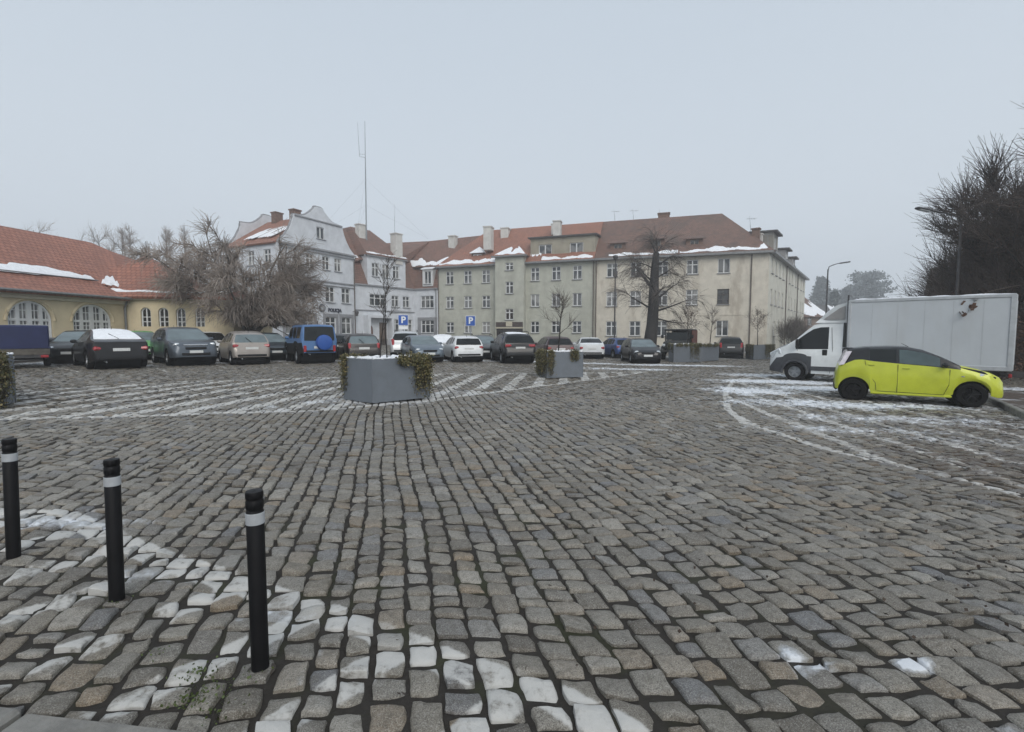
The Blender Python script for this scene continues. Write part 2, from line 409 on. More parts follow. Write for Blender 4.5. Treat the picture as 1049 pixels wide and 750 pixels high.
def sett_material():
    m, nt, b = new_mat('granite_setts')
    p = pos(nt)
    ramp = N(nt, 'ShaderNodeValToRGB'); cr = ramp.color_ramp
    cols = [(0, (0.077, 0.065, 0.050)), (.10, (0.214, 0.196, 0.162)), (.22, (0.150, 0.139, 0.120)), (.34, (0.259, 0.240, 0.202)), (.47, (0.114, 0.099, 0.077)), (.58, (0.205, 0.193, 0.168)), (.68, (0.182, 0.157, 0.118)), (.78, (0.123, 0.126, 0.133)), (.88, (0.300, 0.282, 0.246)), (.95, (0.187, 0.148, 0.102)), (1, (0.228, 0.177, 0.118))]
    cr.elements[0].position = 0; cr.elements[0].color = (*cols[0][1], 1)
    cr.elements[1].position = 1; cr.elements[1].color = (*cols[-1][1], 1)
    for q, c in cols[1:-1]:
        e = cr.elements.new(q); e.color = (*c, 1)
    L(nt, attr(nt, 'rnd'), ramp.inputs[0])
    base = ramp.outputs[0]
    # granite grain, blotches and wear
    g1 = noise(nt, 170, 3, .7, p); g2 = noise(nt, 26, 5, .65, p); g3 = noise(nt, .33, 4, .6, p)
    base = mixc(nt, math_n(nt, 'MULTIPLY', sstep(nt, g1, .50, .66), .75), base, (.36, .35, .325))
    base = mixc(nt, math_n(nt, 'MULTIPLY', sstep(nt, g1, .49, .36), .8), base, (.045, .043, .040))
    base = mixc(nt, math_n(nt, 'MULTIPLY', sstep(nt, g2, .46, .72), .6), base, (.070, .060, .045))
    base = mixc(nt, math_n(nt, 'MULTIPLY', sstep(nt, g3, .45, .75), .35), base, (.135, .12, .095))
    # painted lines, rubbed off on the high grain
    pd = math_n(nt, 'ADD', attr(nt, 'paint_d'), math_n(nt, 'MULTIPLY', math_n(nt, 'SUBTRACT', g2, .5), .035))
    wear = math_n(nt, 'ADD', math_n(nt, 'MULTIPLY', noise(nt, 3.1, 5, .7, p), .62), math_n(nt, 'MULTIPLY', g2, .38))
    ps = attr(nt, 'paint_strong'); wear = math_n(nt, 'MULTIPLY_ADD', ps, -.03, wear)
    pm = math_n(nt, 'MULTIPLY', sstep(nt, pd, .012, -.012), sstep(nt, wear, .64, .47))
    # some stones were relaid and lost their paint
    pm = math_n(nt, 'MULTIPLY', pm, math_n(nt, 'SUBTRACT', 1.0, math_n(nt, 'MULTIPLY', math_n(nt, 'MULTIPLY', sstep(nt, attr(nt, 'rnd2'), .80, .84), math_n(nt, 'MAXIMUM', math_n(nt, 'MULTIPLY_ADD', ps, -.35, 1.0), .1)), .85)))
    base = mixc(nt, math_n(nt, 'MULTIPLY', pm, .93), base, mixc(nt, g2, (.42, .415, .395), (.57, .565, .545)))
    # thawing snow
    sn = math_n(nt, 'ADD', attr(nt, 'snow'), math_n(nt, 'MULTIPLY', math_n(nt, 'SUBTRACT', math_n(nt, 'ADD', math_n(nt, 'MULTIPLY', noise(nt, 1.7, 6, .68, p), .5), math_n(nt, 'MULTIPLY', noise(nt, 9, 4, .6, p), .5)), .5), 2.3))
    sm = sstep(nt, sn, .46, .66)
    base = mixc(nt, math_n(nt, 'MULTIPLY', sstep(nt, sn, .26, .5), .38), base, (.60, .63, .67))
    base = mixc(nt, math_n(nt, 'MULTIPLY', sm, .82), base, (.70, .73, .77))
    # dead-leaf mush
    lm = math_n(nt, 'MULTIPLY', attr(nt, 'litter'), sstep(nt, noise(nt, 7, 6, .7, p), .40, .56))
    base = mixc(nt, math_n(nt, 'MULTIPLY', lm, .8), base, (.055, .034, .022))
    L(nt, base, b.inputs['Base Color'])
    rg = math_n(nt, 'ADD', .33, math_n(nt, 'MULTIPLY', g2, .30))
    rg = math_n(nt, 'MULTIPLY_ADD', math_n(nt, 'MAXIMUM', pm, sm), .2, rg)
    L(nt, rg, b.inputs['Roughness']); b.inputs['Specular IOR Level'].default_value = .5
    bn = N(nt, 'ShaderNodeBump'); bn.inputs['Strength'].default_value = .8; bn.inputs['Distance'].default_value = .010
    L(nt, math_n(nt, 'ADD', math_n(nt, 'MULTIPLY', g1, .35), math_n(nt, 'ADD', g2, math_n(nt, 'MULTIPLY', sm, .7))), bn.inputs['Height']); L(nt, bn.outputs[0], b.inputs['Normal'])
    return m
def joint_material():
    m, nt, b = new_mat('sett_joint_soil')
    p = pos(nt)
    n1 = noise(nt, 22, 6, .7, p); n2 = noise(nt, 2.2, 4, .6, p)
    base = mixc(nt, n1, (.010, .0085, .007), (.036, .030, .024))
    mo = math_n(nt, 'MULTIPLY', attr(nt, 'moss'), sstep(nt, n2, .48, .64))
    base = mixc(nt, mo, base, mixc(nt, n1, (.013, .014, .006), (.040, .042, .018)))
    sn = math_n(nt, 'ADD', attr(nt, 'snow'), math_n(nt, 'MULTIPLY', math_n(nt, 'SUBTRACT', math_n(nt, 'ADD', math_n(nt, 'MULTIPLY', noise(nt, 1.7, 6, .68, p), .5), math_n(nt, 'MULTIPLY', noise(nt, 9, 4, .6, p), .5)), .5), 2.3))
    base = mixc(nt, sstep(nt, sn, .40, .6), base, (.70, .73, .77))
    L(nt, base, b.inputs['Base Color']); b.inputs['Roughness'].default_value = .9
    bn = N(nt, 'ShaderNodeBump'); bn.inputs['Strength'].default_value = .8; bn.inputs['Distance'].default_value = .02
    L(nt, n1, bn.inputs['Height']); L(nt, bn.outputs[0], b.inputs['Normal'])
    return m

V, Fq, r1, r2 = make_setts()
me = np_mesh('cobblestone_square', V, Fq)
P2 = V[:, :2]
pattr(me, 'rnd', r1); pattr(me, 'rnd2', r2); pattr(me, 'paint_d', paint_d(P2)); pattr(me, 'paint_strong', paint_strong(P2)); pattr(me, 'snow', snow_m(P2)); pattr(me, 'litter', litter_m(P2))
me.set_sharp_from_angle(angle=R(50))
me.materials.append(sett_material())
tag(link('cobblestone_square', me), 'worn granite sett paving of the open square', None, None, 'structure')

def sheet(name, xs, ys, zoff, mat, und=True, fn=None):
    X, Y = np.meshgrid(xs, ys, indexing='ij'); P = np.column_stack([X.ravel(), Y.ravel()])
    z = gzn(P[:, 0]) + (undul(P[:, 0], P[:, 1]) if und else 0) + zoff
    n, m_ = len(xs), len(ys)
    i = np.arange(n * m_).reshape(n, m_)
    Fq = np.stack([i[:-1, :-1], i[1:, :-1], i[1:, 1:], i[:-1, 1:]], -1).reshape(-1, 4)
    me = np_mesh(name, np.column_stack([P, z]), Fq)
    pattr(me, 'snow', snow_m(P)); pattr(me, 'moss', moss_m(P))
    me.materials.append(mat); return link(name, me)
yy = np.concatenate([np.arange(-3, 12, .12), np.arange(12, 62, .5)])
xx = np.concatenate([np.arange(-46, -10, .6), np.arange(-10, 12, .14), np.arange(12, 47, .6)])
tag(sheet('joint_soil', xx, yy, -.0225, joint_material()), 'dark mossy soil in the joints of the paving', None, None, 'structure')
far_mat = surf('far_ground', (.11, .105, .095), .8, 0, .3, .4, bump=.3, stain=(.55, .57, .6), stain_amt=.6, stain_scale=.12)
q = np.array([-170, -120, -60, -45, -20, 0, 20, 45, 60, 120, 170.])
tag(sheet('ground', q * 1.5, q * 1.5 + 120, -.16, far_mat, False), 'dull thawing ground around the square', None, None, 'structure')

# --- near kerb and the asphalt behind it
k0, k1 = Vector(KERB[0]), Vector(KERB[-1]); kd = (k1 - k0).normalized(); kn = Vector((kd.y, -kd.x, 0)).normalized()
kerb_m = surf('granite_kerb', (.20, .195, .18), .6, 0, .2, 7, bump=.5, bscale=60, stain=(.12, .11, .09), stain_amt=.6, stain_scale=2.5)
mb = MB(); t = -.6; Lk = (k1 - k0).length + 1.2
while t < Lk:
    ln = rng.uniform(.85, 1.1)
    c = k0 + kd * (t + ln / 2) + kn * .09
    mb.box((c.x, c.y, gz(c.x) - .065 + rng.uniform(-.004, .004)), (ln - .012, .15, .17), math.atan2(kd.y, kd.x) + rng.uniform(-.006, .006), .018); t += ln
tag(mb.build('kerb', kerb_m), 'flush granite kerb at the near corner', None, None, 'structure')
a = k0 - kd * 2 + kn * .17; b_ = k1 + kd * 2 + kn * .17
asph = surf('wet_asphalt', (.045, .045, .046), .45, 0, .25, 6, bump=.5, bscale=90)
mb = MB(); mb.slab([(a.x, a.y, gz(a.x) - .006), (b_.x, b_.y, gz(b_.x) - .006), (b_.x + kn.x * 4, b_.y + kn.y * 4, gz(b_.x) - .006), (a.x + kn.x * 4, a.y + kn.y * 4, gz(a.x) - .006)], (0, 0, -.05))
tag(mb.build('asphalt_road', asph), 'strip of dark asphalt behind the near kerb', None, None, 'structure')

# --- east verge: kerb and earth strip beside the parked car
ek = gpts([(1003, 407), (1049, 430), (1120, 464)])
ekf = gpts([(1003, 407), (985, 398)])
verge_m = surf('bare_earth', (.06, .042, .030), .9, 0, .35, 5, bump=.8, bscale=14, stain=(.6, .62, .66), stain_amt=.7, stain_scale=1.2)
v0 = Vector(G(995, 402)); v1 = Vector(G(1140, 470)); vd = (v1 - v0).normalized(); vn = Vector((-vd.y, vd.x, 0))
if vn.x < 0: vn = -vn
mb = MB(); t = 0
while t < (v1 - v0).length + 2:
    c = v0 + vd * (t + .5)
    mb.box((c.x, c.y, gz(c.x) + .02), (.985, .13, .22), math.atan2(vd.y, vd.x), .02); t += 1
tag(mb.build('verge_kerb', kerb_m), 'low granite kerb along the east verge', None, None, 'structure')
a0 = v0 + vn * .07; a1 = v1 + vd * 2 + vn * .07
mb = MB(); mb.slab([(p.x, p.y, gz(p.x) + .09) for p in (a0, a1, a1 + vn * 3 + vd * 20, a1 + vn * 22, v0 + vn * 22 + Vector((0, 10, 0)), v0 + vn * 9)], (0, 0, -.2))
tag(mb.build('verge', verge_m), 'bare earth verge under the dark trees', None, None, 'structure')
# ================================================================== VEHICLES
def lerp_list(pts, x):
    if x <= pts[0][0]: return pts[0][1]
    for (a, p), (b, q) in zip(pts, pts[1:]):
        if x <= b: return p + (q - p) * (x - a) / (b - a) if b > a else q
    return pts[-1][1]

SPECS = dict(
    hatch=dict(L=3.96, W=1.74, Z=1.46, r=.31, ax=(.80, 3.34), sill=.25, nose=.50,
        top=[(0, .50), (.04, .66), (.22, .78), (.60, .90), (.98, .97), (1.35, 1.20), (1.72, 1.39), (2.05, 1.455), (2.5, 1.46), (3.1, 1.43), (3.45, 1.37), (3.58, 1.30), (3.82, .98), (3.90, .78), (3.95, .70), (3.96, .45)],
        belt=[(0, .5), (.5, .82), (1.0, .90), (3.4, 1.0), (3.96, .98)], ws=(.98, 1.72), rw=(3.56, 3.83), sg=[(1.36, 2.20), (2.28, 2.98), (3.05, 3.36)], wr=.60),
    bubble=dict(L=3.70, W=1.66, Z=1.54, r=.30, ax=(.72, 3.15), sill=.25, nose=.5,
        top=[(0, .50), (.04, .68), (.20, .82), (.55, .95), (.85, 1.03), (1.2, 1.27), (1.55, 1.46), (1.9, 1.53), (2.3, 1.54), (2.8, 1.51), (3.15, 1.44), (3.3, 1.36), (3.52, 1.03), (3.62, .80), (3.68, .70), (3.70, .45)],
        belt=[(0, .5), (.5, .86), (.9, .95), (3.2, 1.02), (3.7, 1.0)], ws=(.86, 1.55), rw=(3.28, 3.53), sg=[(1.22, 2.05), (2.13, 2.75), (2.82, 3.08)], wr=.56),
    sedan=dict(L=4.62, W=1.80, Z=1.46, r=.32, ax=(.90, 3.58), sill=.25, nose=.48,
        top=[(0, .48), (.05, .64), (.28, .76), (.80, .88), (1.20, .95), (1.65, 1.18), (2.05, 1.38), (2.4, 1.45), (2.85, 1.46), (3.3, 1.40), (3.62, 1.28), (4.02, 1.08), (4.45, 1.04), (4.57, .96), (4.61, .74), (4.62, .45)],
        belt=[(0, .48), (.6, .82), (1.2, .90), (3.6, .98), (4.62, .96)], ws=(1.20, 2.05), rw=(3.36, 4.02), sg=[(1.66, 2.48), (2.56, 3.22), (3.28, 3.55)], wr=.60),
    fastback=dict(L=4.80, W=1.86, Z=1.52, r=.35, ax=(.90, 3.86), sill=.25, nose=.5,
        top=[(0, .50), (.05, .68), (.3, .80), (.85, .93), (1.30, 1.01), (1.75, 1.26), (2.1, 1.45), (2.45, 1.51), (2.9, 1.52), (3.3, 1.47), (3.7, 1.37), (4.32, 1.14), (4.58, 1.10), (4.74, 1.04), (4.78, .80), (4.80, .45)],
        belt=[(0, .5), (.6, .86), (1.3, .95), (3.7, 1.04), (4.8, 1.0)], ws=(1.30, 2.1), rw=(3.42, 4.30), sg=[(1.76, 2.55), (2.63, 3.32), (3.38, 3.70)], wr=.62),
    suv=dict(L=4.50, W=1.84, Z=1.68, r=.35, ax=(.90, 3.58), sill=.33, nose=.62,
        top=[(0, .58), (.04, .84), (.20, .98), (.70, 1.07), (1.10, 1.12), (1.48, 1.36), (1.85, 1.58), (2.2, 1.67), (2.6, 1.68), (3.4, 1.66), (3.85, 1.60), (4.0, 1.52), (4.27, 1.14), (4.38, .92), (4.47, .80), (4.50, .50)],
        belt=[(0, .58), (.5, .98), (1.1, 1.05), (3.8, 1.14), (4.5, 1.1)], ws=(1.10, 1.85), rw=(3.98, 4.28), sg=[(1.50, 2.36), (2.44, 3.16), (3.24, 3.72)], wr=.62),
    wagon=dict(L=4.62, W=1.78, Z=1.50, r=.32, ax=(.90, 3.56), sill=.25, nose=.5,
        top=[(0, .48), (.05, .66), (.28, .78), (.80, .89), (1.20, .96), (1.6, 1.19), (2.0, 1.40), (2.35, 1.48), (2.8, 1.50), (3.6, 1.48), (4.1, 1.41), (4.2, 1.34), (4.46, 1.0), (4.55, .80), (4.60, .72), (4.62, .45)],
        belt=[(0, .48), (.6, .84), (1.2, .92), (3.9, 1.0), (4.62, .97)], ws=(1.20, 2.0), rw=(4.18, 4.47), sg=[(1.62, 2.46), (2.54, 3.22), (3.30, 4.02)], wr=.60),
    offroad=dict(L=4.25, W=1.80, Z=1.90, r=.38, ax=(.82, 3.30), sill=.44, nose=.78,
        top=[(0, .70), (.03, 1.06), (.12, 1.13), (1.15, 1.20), (1.22, 1.24), (1.42, 1.56), (1.58, 1.78), (1.75, 1.87), (2.2, 1.90), (3.9, 1.89), (4.08, 1.85), (4.14, 1.76), (4.21, 1.28), (4.23, .95), (4.245, .80), (4.25, .55)],
        belt=[(0, .7), (.3, 1.05), (1.2, 1.16), (4.25, 1.22)], ws=(1.22, 1.58), rw=(4.12, 4.22), sg=[(1.52, 2.30), (2.40, 3.10), (3.20, 3.92)], wr=.74),
    city=dict(L=3.36, W=1.62, Z=1.46, r=.29, ax=(.60, 2.94), sill=.21, nose=.5,
        top=[(0, .48), (.025, .64), (.10, .745), (.28, .85), (.55, .94), (.82, 1.00), (1.15, 1.20), (1.50, 1.37), (1.85, 1.45), (2.2, 1.46), (2.7, 1.435), (3.0, 1.39), (3.09, 1.35), (3.16, 1.22), (3.29, .92), (3.33, .76), (3.355, .64), (3.36, .42)],
        belt=[(0, .46), (.3, .76), (.85, .905), (1.4, .965), (2.0, 1.01), (2.55, 1.06), (2.80, 1.10), (2.95, 1.08), (3.10, 1.00), (3.22, .93), (3.36, .85)], ws=(.84, 1.48), rw=(3.10, 3.28), sg=[(1.20, 2.00), (2.06, 2.62)], wr=.55),
)
_wheel = {}
def wheel_meshes(r, width, rim):
    k = (r, width, rim)
    if k not in _wheel:
        t = MB(); hw = width / 2
        t.lathe([(r * .62, -hw * .9), (r * .93, -hw), (r * .985, -hw * .8), (r, -hw * .4), (r, hw * .4), (r * .985, hw * .8), (r * .93, hw), (r * .62, hw * .9), (r * .62, -hw * .9)], n=28, axis='Y')
        q = MB()
        q.lathe([(0, hw * .42), (r * .13, hw * .5), (r * .16, hw * .36), (r * .2, hw * .25)], n=20, axis='Y')
        q.lathe([(r * .52, hw * .1), (r * .60, hw * .55), (r * .64, hw * .80), (r * .66, hw * .92), (r * .62, hw * .3)], n=28, axis='Y')
        q.lathe([(0, hw * -.15), (r * .62, hw * -.15)], n=24, axis='Y')
        for i in range(5):
            a = 2 * math.pi * i / 5 + .3
            for da in (-.14, .14):
                p0 = (math.cos(a + da * 1.5) * r * .13, hw * .38, math.sin(a + da * 1.5) * r * .13); p1 = (math.cos(a + da) * r * .60, hw * .56, math.sin(a + da) * r * .60)
                q.tube([p0, p1], [r * .055, r * .05], 5)
        rm = {'alloy': M['rim'], 'black': M['rim_black'], 'steel': M['steel']}[rim]
        _wheel[k] = (t.mesh('wheel', M['tyre'], 40), q.mesh('rim', rm, 40))
    return _wheel[k]
def add_wheel(root, x, y, r, width, rim, left):
    t, q = wheel_meshes(r, width, rim)
    w_ = link('wheel', t, root, (x, y, r)); w_.rotation_euler = (0, 0, 0 if left else math.pi)
    link('rim', q, w_)
    return w_

def car_body(root, S, body, roof=None, lower=None, ws_mat=None, glass=None, cab=False, snow=None, glass_rear=None):
    Lc, W = S['L'], S['W'] / 2
    r = S['r']; arches = S['ax']; Ra = r + .055
    ks = {0, Lc}
    for a, _ in S['top']: ks.add(a)
    for a in S['ws'] + S['rw']: ks.add(a)
    for s in S['sg']: ks |= set(s)
    for a in arches:
        for t in np.linspace(-1, 1, 13): ks.add(round(a + math.sin(t * math.pi / 2) * Ra, 4))
    x = .12
    while x < Lc:
        if min(abs(x - k) for k in ks) > .06: ks.add(round(x, 3))
        x += .12
    xs = [k for k in sorted(ks) if -1e-6 <= k <= Lc + 1e-6]
    zr = S['Z']; wr = S['wr']
    fr = [(0, .70), (.03, .79), (.10, .87), (.25, .94), (.55, .985), (1.0, 1.0)]
    re = [(0, .80), (.03, .87), (.10, .925), (.3, .965), (.8, 1.0)] if not cab else [(0, 1.0), (1, 1.0)]
    rows = []
    for x in xs:
        zt = lerp_list(S['top'], x); be = min(lerp_list(S['belt'], x), zt - .05)
        wf = min(lerp_list(fr, x), lerp_list(re, Lc - x)); w = W * wf
        zl = S['sill'] + (.05 * max(0, 1 - x / .45) if x < .45 else 0) + (.10 * max(0, 1 - (Lc - x) / .55) if not cab else 0)
        for a in arches:
            if abs(x - a) <= Ra + 1e-6: zl = max(zl, r + math.sqrt(max(0, Ra * Ra - (x - a) ** 2)))
        be = max(be, zl + .10) if zt - .05 > zl + .1 else zl + .5 * (zt - zl)
        h = be - zl
        flare = .012 if any(abs(x - a) < Ra + .06 for a in arches) else 0
        def wg(z): return w * .955 - max(0, (z - be) / max(.05, zr - lerp_list(S['belt'], x))) * (W * .955 - wr)
        z5 = be + (zt - be) * .80; z6 = be + (zt - be) * .955
        tall = zt - be > .13
        z4 = be + .018 if tall else be + (zt - be) * .3
        if tall and z5 < z4: z5 = z4 + .01
        y6 = max(.05, wg(z6) - .055)
        rows.append([(w - .035 + flare, zl), (w + flare, zl + .30 * h), (w * .995 + flare * .6, zl + .72 * h), (w * .965, be), (max(.08, wg(z4) - .004), z4), (max(.07, wg(z5)), z5), (y6, z6), (y6 * .55, zt - .01), (0, zt)])
    groups = {}
    nS = len(xs)
    def V(i, k):                     # ring point 0..16
        if k <= 8: y, z = rows[i][k]
        else: y, z = rows[i][16 - k]; y = -y
        return (Lc / 2 - xs[i], y, z)
    def add(key, q):
        g = groups.setdefault(key, MB()); g.add(q, [tuple(range(len(q)))])
    for i in range(nS - 1):
        xm = (xs[i] + xs[i + 1]) / 2; zt = lerp_list(S['top'], xm); be = lerp_list(S['belt'], xm)
        for k in range(16):
            rr = k if k < 8 else 15 - k
            key = 'body'
            gh = zt - be > .10
            if rr == 4 and gh:
                for n_, (a, b) in enumerate(S['sg']):
                    if a <= xm <= b: key = ('side', n_, k < 8)
            if rr in (6, 7):
                if S['ws'][0] <= xm <= S['ws'][1]: key = 'ws'
                if S['rw'][0] <= xm <= S['rw'][1]: key = 'rw'
            if key == 'body' and roof is not None and rr >= 3 and gh and xm > S['ws'][0] - .02: key = 'roof'
            if key == 'body' and lower is not None and (rr == 0 or (rr <= 1 and lower > 1)) and (lower < 3 or xm < 1.5): key = 'lower'
            add(key, [V(i, k), V(i, k + 1), V(i + 1, k + 1), V(i + 1, k)][::-1])
    low = 'lower' if lower is not None and lower > 2 else 'body'
    add(low if low in groups else 'body', [V(0, k) for k in range(17)][::1])
    add('body', [V(nS - 1, k) for k in range(17)][::-1])
    # weld each group so that smooth shading works
    def weld(mb):
        idx = {}; nv = []; mp = []
        for p in mb.v:
            q = (round(p[0], 4), round(p[1], 4), round(p[2], 4))
            if q not in idx: idx[q] = len(nv); nv.append(p)
            mp.append(idx[q])
        fs = []
        for f in mb.f:
            g = []
            for i in f:
                if mp[i] not in g: g.append(mp[i])
            if len(g) > 2: fs.append(tuple(g))
        mb.v, mb.f = nv, fs; mb.m = [0] * len(fs); return mb
    for key, g in groups.items():
        weld(g)
        if key == 'body': g.build('body', body, root, 38)
        elif key == 'roof': g.build('roof', roof, root, 38)
        elif key == 'lower': g.build('bumper' if lower > 2 else 'sill_cladding', M['grey_plastic'] if lower > 2 else M['plastic'], root, 38)
        elif key == 'ws': g.build('windscreen', ws_mat or M['glass'], root, 38)
        elif key == 'rw': g.build('rear_window', glass_rear or M['glass'], root, 38)
        else: g.build('side_window', (glass[key[1]] if isinstance(glass, list) else glass) or M['glass'], root, 38)
    # dark floor pan and wheel wells
    u = MB()
    u.box((0, 0, S['sill'] + .19), (Lc - .7, 2 * (W - .30), .20))
    u.box((0, 0, S['sill'] + .42), (Lc - .7, 2 * (W - .16), .10))
    for a in arches:
        u.lathe([(0, -(W - .22)), (Ra - .004, -(W - .22)), (Ra - .004, W - .22), (0, W - .22)], (Lc / 2 - a, 0, r), 24, 'Y')
    u.build('underbody', M['plastic'], root)
    if snow:
        g = MB(); idx = {}
        sr = random.Random(int(Lc * 100) + len(bpy.data.objects))
        for (a, b, y0) in snow:
            ii = [i for i in range(nS) if a <= xs[i] <= b]
            for n_, i in enumerate(ii):
                for k in range(6, 11):
                    p = V(i, k); e = (n_ in (0, len(ii) - 1)) or k in (6, 10)
                    idx[(a, i, k)] = len(g.v); g.v.append((p[0], p[1] * y0, p[2] + (.004 if e else .03 + sr.uniform(-.008, .012))))
            for i, j in zip(ii, ii[1:]):
                for k in range(6, 10):
                    g.f.append((idx[(a, i, k)], idx[(a, j, k)], idx[(a, j, k + 1)], idx[(a, i, k + 1)])); g.m.append(0)
        g.build('snow_cover', M['snow'], root, True)
    return W

def prof_x(S, z, rear):
    pts = [(z_, x_) for x_, z_ in (S['top'][::-1] if rear else S['top'])]
    best = None
    for (a, x0), (b, x1) in zip(pts, pts[1:]):
        if a <= z <= b and b > a: return x0 + (x1 - x0) * (z - a) / (b - a)
    return S['L'] if rear else 0

def car(label, kind, body, loc, rz, rim='alloy', rails=False, roof=None, lower=None, ws=None, glass=None, rear_glass=None, snow=None, lamp_z=None, tail='wide', group='cars parked round the square', spare=None, dark_tail=False, cat='car', scale=1.0, grille='wide', name='parked_car'):
    S = SPECS[kind]
    root = thing(name, label, cat, loc, rz, group)
    W = car_body(root, S, body, roof, lower, ws, glass, snow=snow, glass_rear=rear_glass)
    Lc, r = S['L'], S['r']; hx = Lc / 2
    for a in S['ax']:
        for s in (1, -1): add_wheel(root, hx - a, s * (W - .115), r, .21, rim, s > 0)
    b0 = lerp_list(S['belt'], .5)
    # --- front
    zl = (lamp_z or S['nose'] + .18)
    for s in (1, -1):
        h = MB(); h.box((0, 0, 0), (.22, .36, .13), bev=.05); o = h.build('headlight', M['lamp'], root)
        o.location = (hx - prof_x(S, zl, False) - .16, s * W * .66, zl); o.rotation_euler = (0, R(-18), s * R(-28))
    g = MB()
    g.box((hx - .03, 0, S['nose'] + .13), (.10, W * .84, .10 if grille != 'big' else .17), bev=.02); g.box((hx - .01, 0, S['nose'] - .12), (.06, W * 1.15, .11), bev=.02)
    g.build('grille', M['plastic'], root)
    if grille == 'chrome':
        cb = MB(); cb.box((hx - prof_x(S, zl - .02, False) + .01, 0, zl - .01), (.05, W * 1.0, .07), bev=.02); cb.build('grille_bar', M['chrome'], root)
    p = MB(); p.box((hx + .025, 0, S['nose'] - .02), (.02, .50, .11), bev=.006); p.build('number_plate', M['plate'], root)
    # --- rear
    zt = b0 + (.02 if kind not in ('offroad',) else -.25)
    xr = hx - prof_x(S, min(zt, lerp_list(S['top'], Lc - .12) - .02), True)
    for s in (1, -1):
        h = MB()
        if tail == 'wide': h.box((0, 0, 0), (.14, .38, .15), bev=.04)
        elif tail == 'tall': h.box((0, 0, 0), (.13, .16, .42), bev=.04)
        else: h.box((0, 0, 0), (.05, .13, .30), bev=.02)
        o = h.build('tail_light', M['tail'], root)
        o.location = (xr + .055 if tail != 'small' else -hx + .02, s * W * (.70 if tail == 'wide' else .78), zt - (.03 if tail == 'wide' else .0))
        o.rotation_euler = (0, R(14), s * R(22))
        if tail == 'small': o.location = (-hx - .005, s * W * .74, .74); o.rotation_euler = (0, 0, 0)
    p = MB(); zp = S['nose'] + (.24 if kind != 'offroad' else .02)
    p.box((-(prof_x(S, zp, True) - hx) - .012, 0, zp), (.02, .52, .115), bev=.006)
    p.build('number_plate', M['plate'], root)
    rb = MB(); rb.box((-hx + .035, 0, S['sill'] + .17), (.10, W * 1.5, .15), bev=.04); rb.build('rear_valance', M['plastic'], root)
    e = MB(); e.tube([(-hx + .02, W * .5, S['sill'] + .03), (-hx + .35, W * .5, S['sill'] + .05)], .03, 8); e.build('exhaust', M['steel'], root)
    wp = MB(); z0 = lerp_list(S['top'], (S['rw'][0] + S['rw'][1]) / 2); wp.tube([(hx - S['rw'][1] - .03, 0, lerp_list(S['top'], S['rw'][1]) + .01), (hx - S['rw'][1] * .5 - S['rw'][0] * .5 - .02, .22, z0 + .03)], .012, 5); wp.build('wiper', M['plastic'], root)
    # --- sides
    xm = S['sg'][0][0] + .12
    for s in (1, -1):
        m = MB(); m.box((0, 0, 0), (.13, .20, .14), bev=.045); m.box((.0, -s * .10, -.05), (.06, .12, .04))
        o = m.build('wing_mirror', body if roof is None else roof, root); o.location = (hx - xm, s * (W + .07), lerp_list(S['belt'], xm) + .07); o.rotation_euler = (0, 0, s * R(-10))
        for n_, q in enumerate(S['sg'][:2]):
            h = MB(); xh = q[1] - .12; h.box((hx - xh, s * (W * .985 + .012), lerp_list(S['belt'], xh) - .10), (.17, .03, .035), bev=.012)
            h.build('door_handle', body, root)
    if rails:
        for s in (1, -1):
            t = MB(); a, b = S['ws'][1] + .3, S['rw'][0] - .35
            t.tube([(hx - a, s * wrail(S), S['Z'] - .06), (hx - a - .12, s * wrail(S), S['Z'] + .035), (hx - (a + b) / 2, s * wrail(S), S['Z'] + .05), (hx - b + .12, s * wrail(S), S['Z'] + .03), (hx - b, s * wrail(S), S['Z'] - .08)], .02, 6)
            t.build('roof_rail', M['plastic'], root)
    else:
        a = MB(); q = S['rw'][0] - .3; a.tube([(hx - q, 0, lerp_list(S['top'], q) - .01), (hx - q - .10, 0, lerp_list(S['top'], q) + .14)], [.012, .006], 5); a.build('aerial', M['plastic'], root)
    if spare:
        t, q = wheel_meshes(.36, .23, 'black')
        sp_ = MB(); sp_.lathe([(0, .15), (.20, .155), (.33, .13), (.37, .07), (.375, -.06), (.33, -.1), (0, -.1)], n=28, axis='X')
        o = sp_.build('spare_wheel', spare, root, 40); o.location = (-hx - .10, -.18, 1.02); o.rotation_euler = (0, 0, math.pi)
        br = MB(); br.box((-hx - .005, -.18, 1.02), (.08, .2, .2)); br.build('spare_bracket', M['plastic'], root)
    return root
def wrail(S): return S['wr'] + .04

def park(px, py, eps, front, kind, **kw):
    """near end stands at the ground point under (px, py); eps turns the far end to the left"""
    p = G(px, py); th = math.atan2(-p.x, p.y) + R(eps)
    away = Vector((-math.sin(th), math.cos(th), 0))
    S = SPECS[kind]; d = (S['ax'][0] if front else S['L'] - S['ax'][1]) - .15
    c = p + away * (S['L'] / 2 - d)
    rz = math.atan2(away.y, away.x) + (math.pi if front else 0)
    return (c.x, c.y, gz(c.x) - .005), rz
def put(label, px, py, eps, front, kind, body, **kw):
    loc, rz = park(px, py, eps, front, kind)
    return car(label, kind, body, loc, rz, **kw)

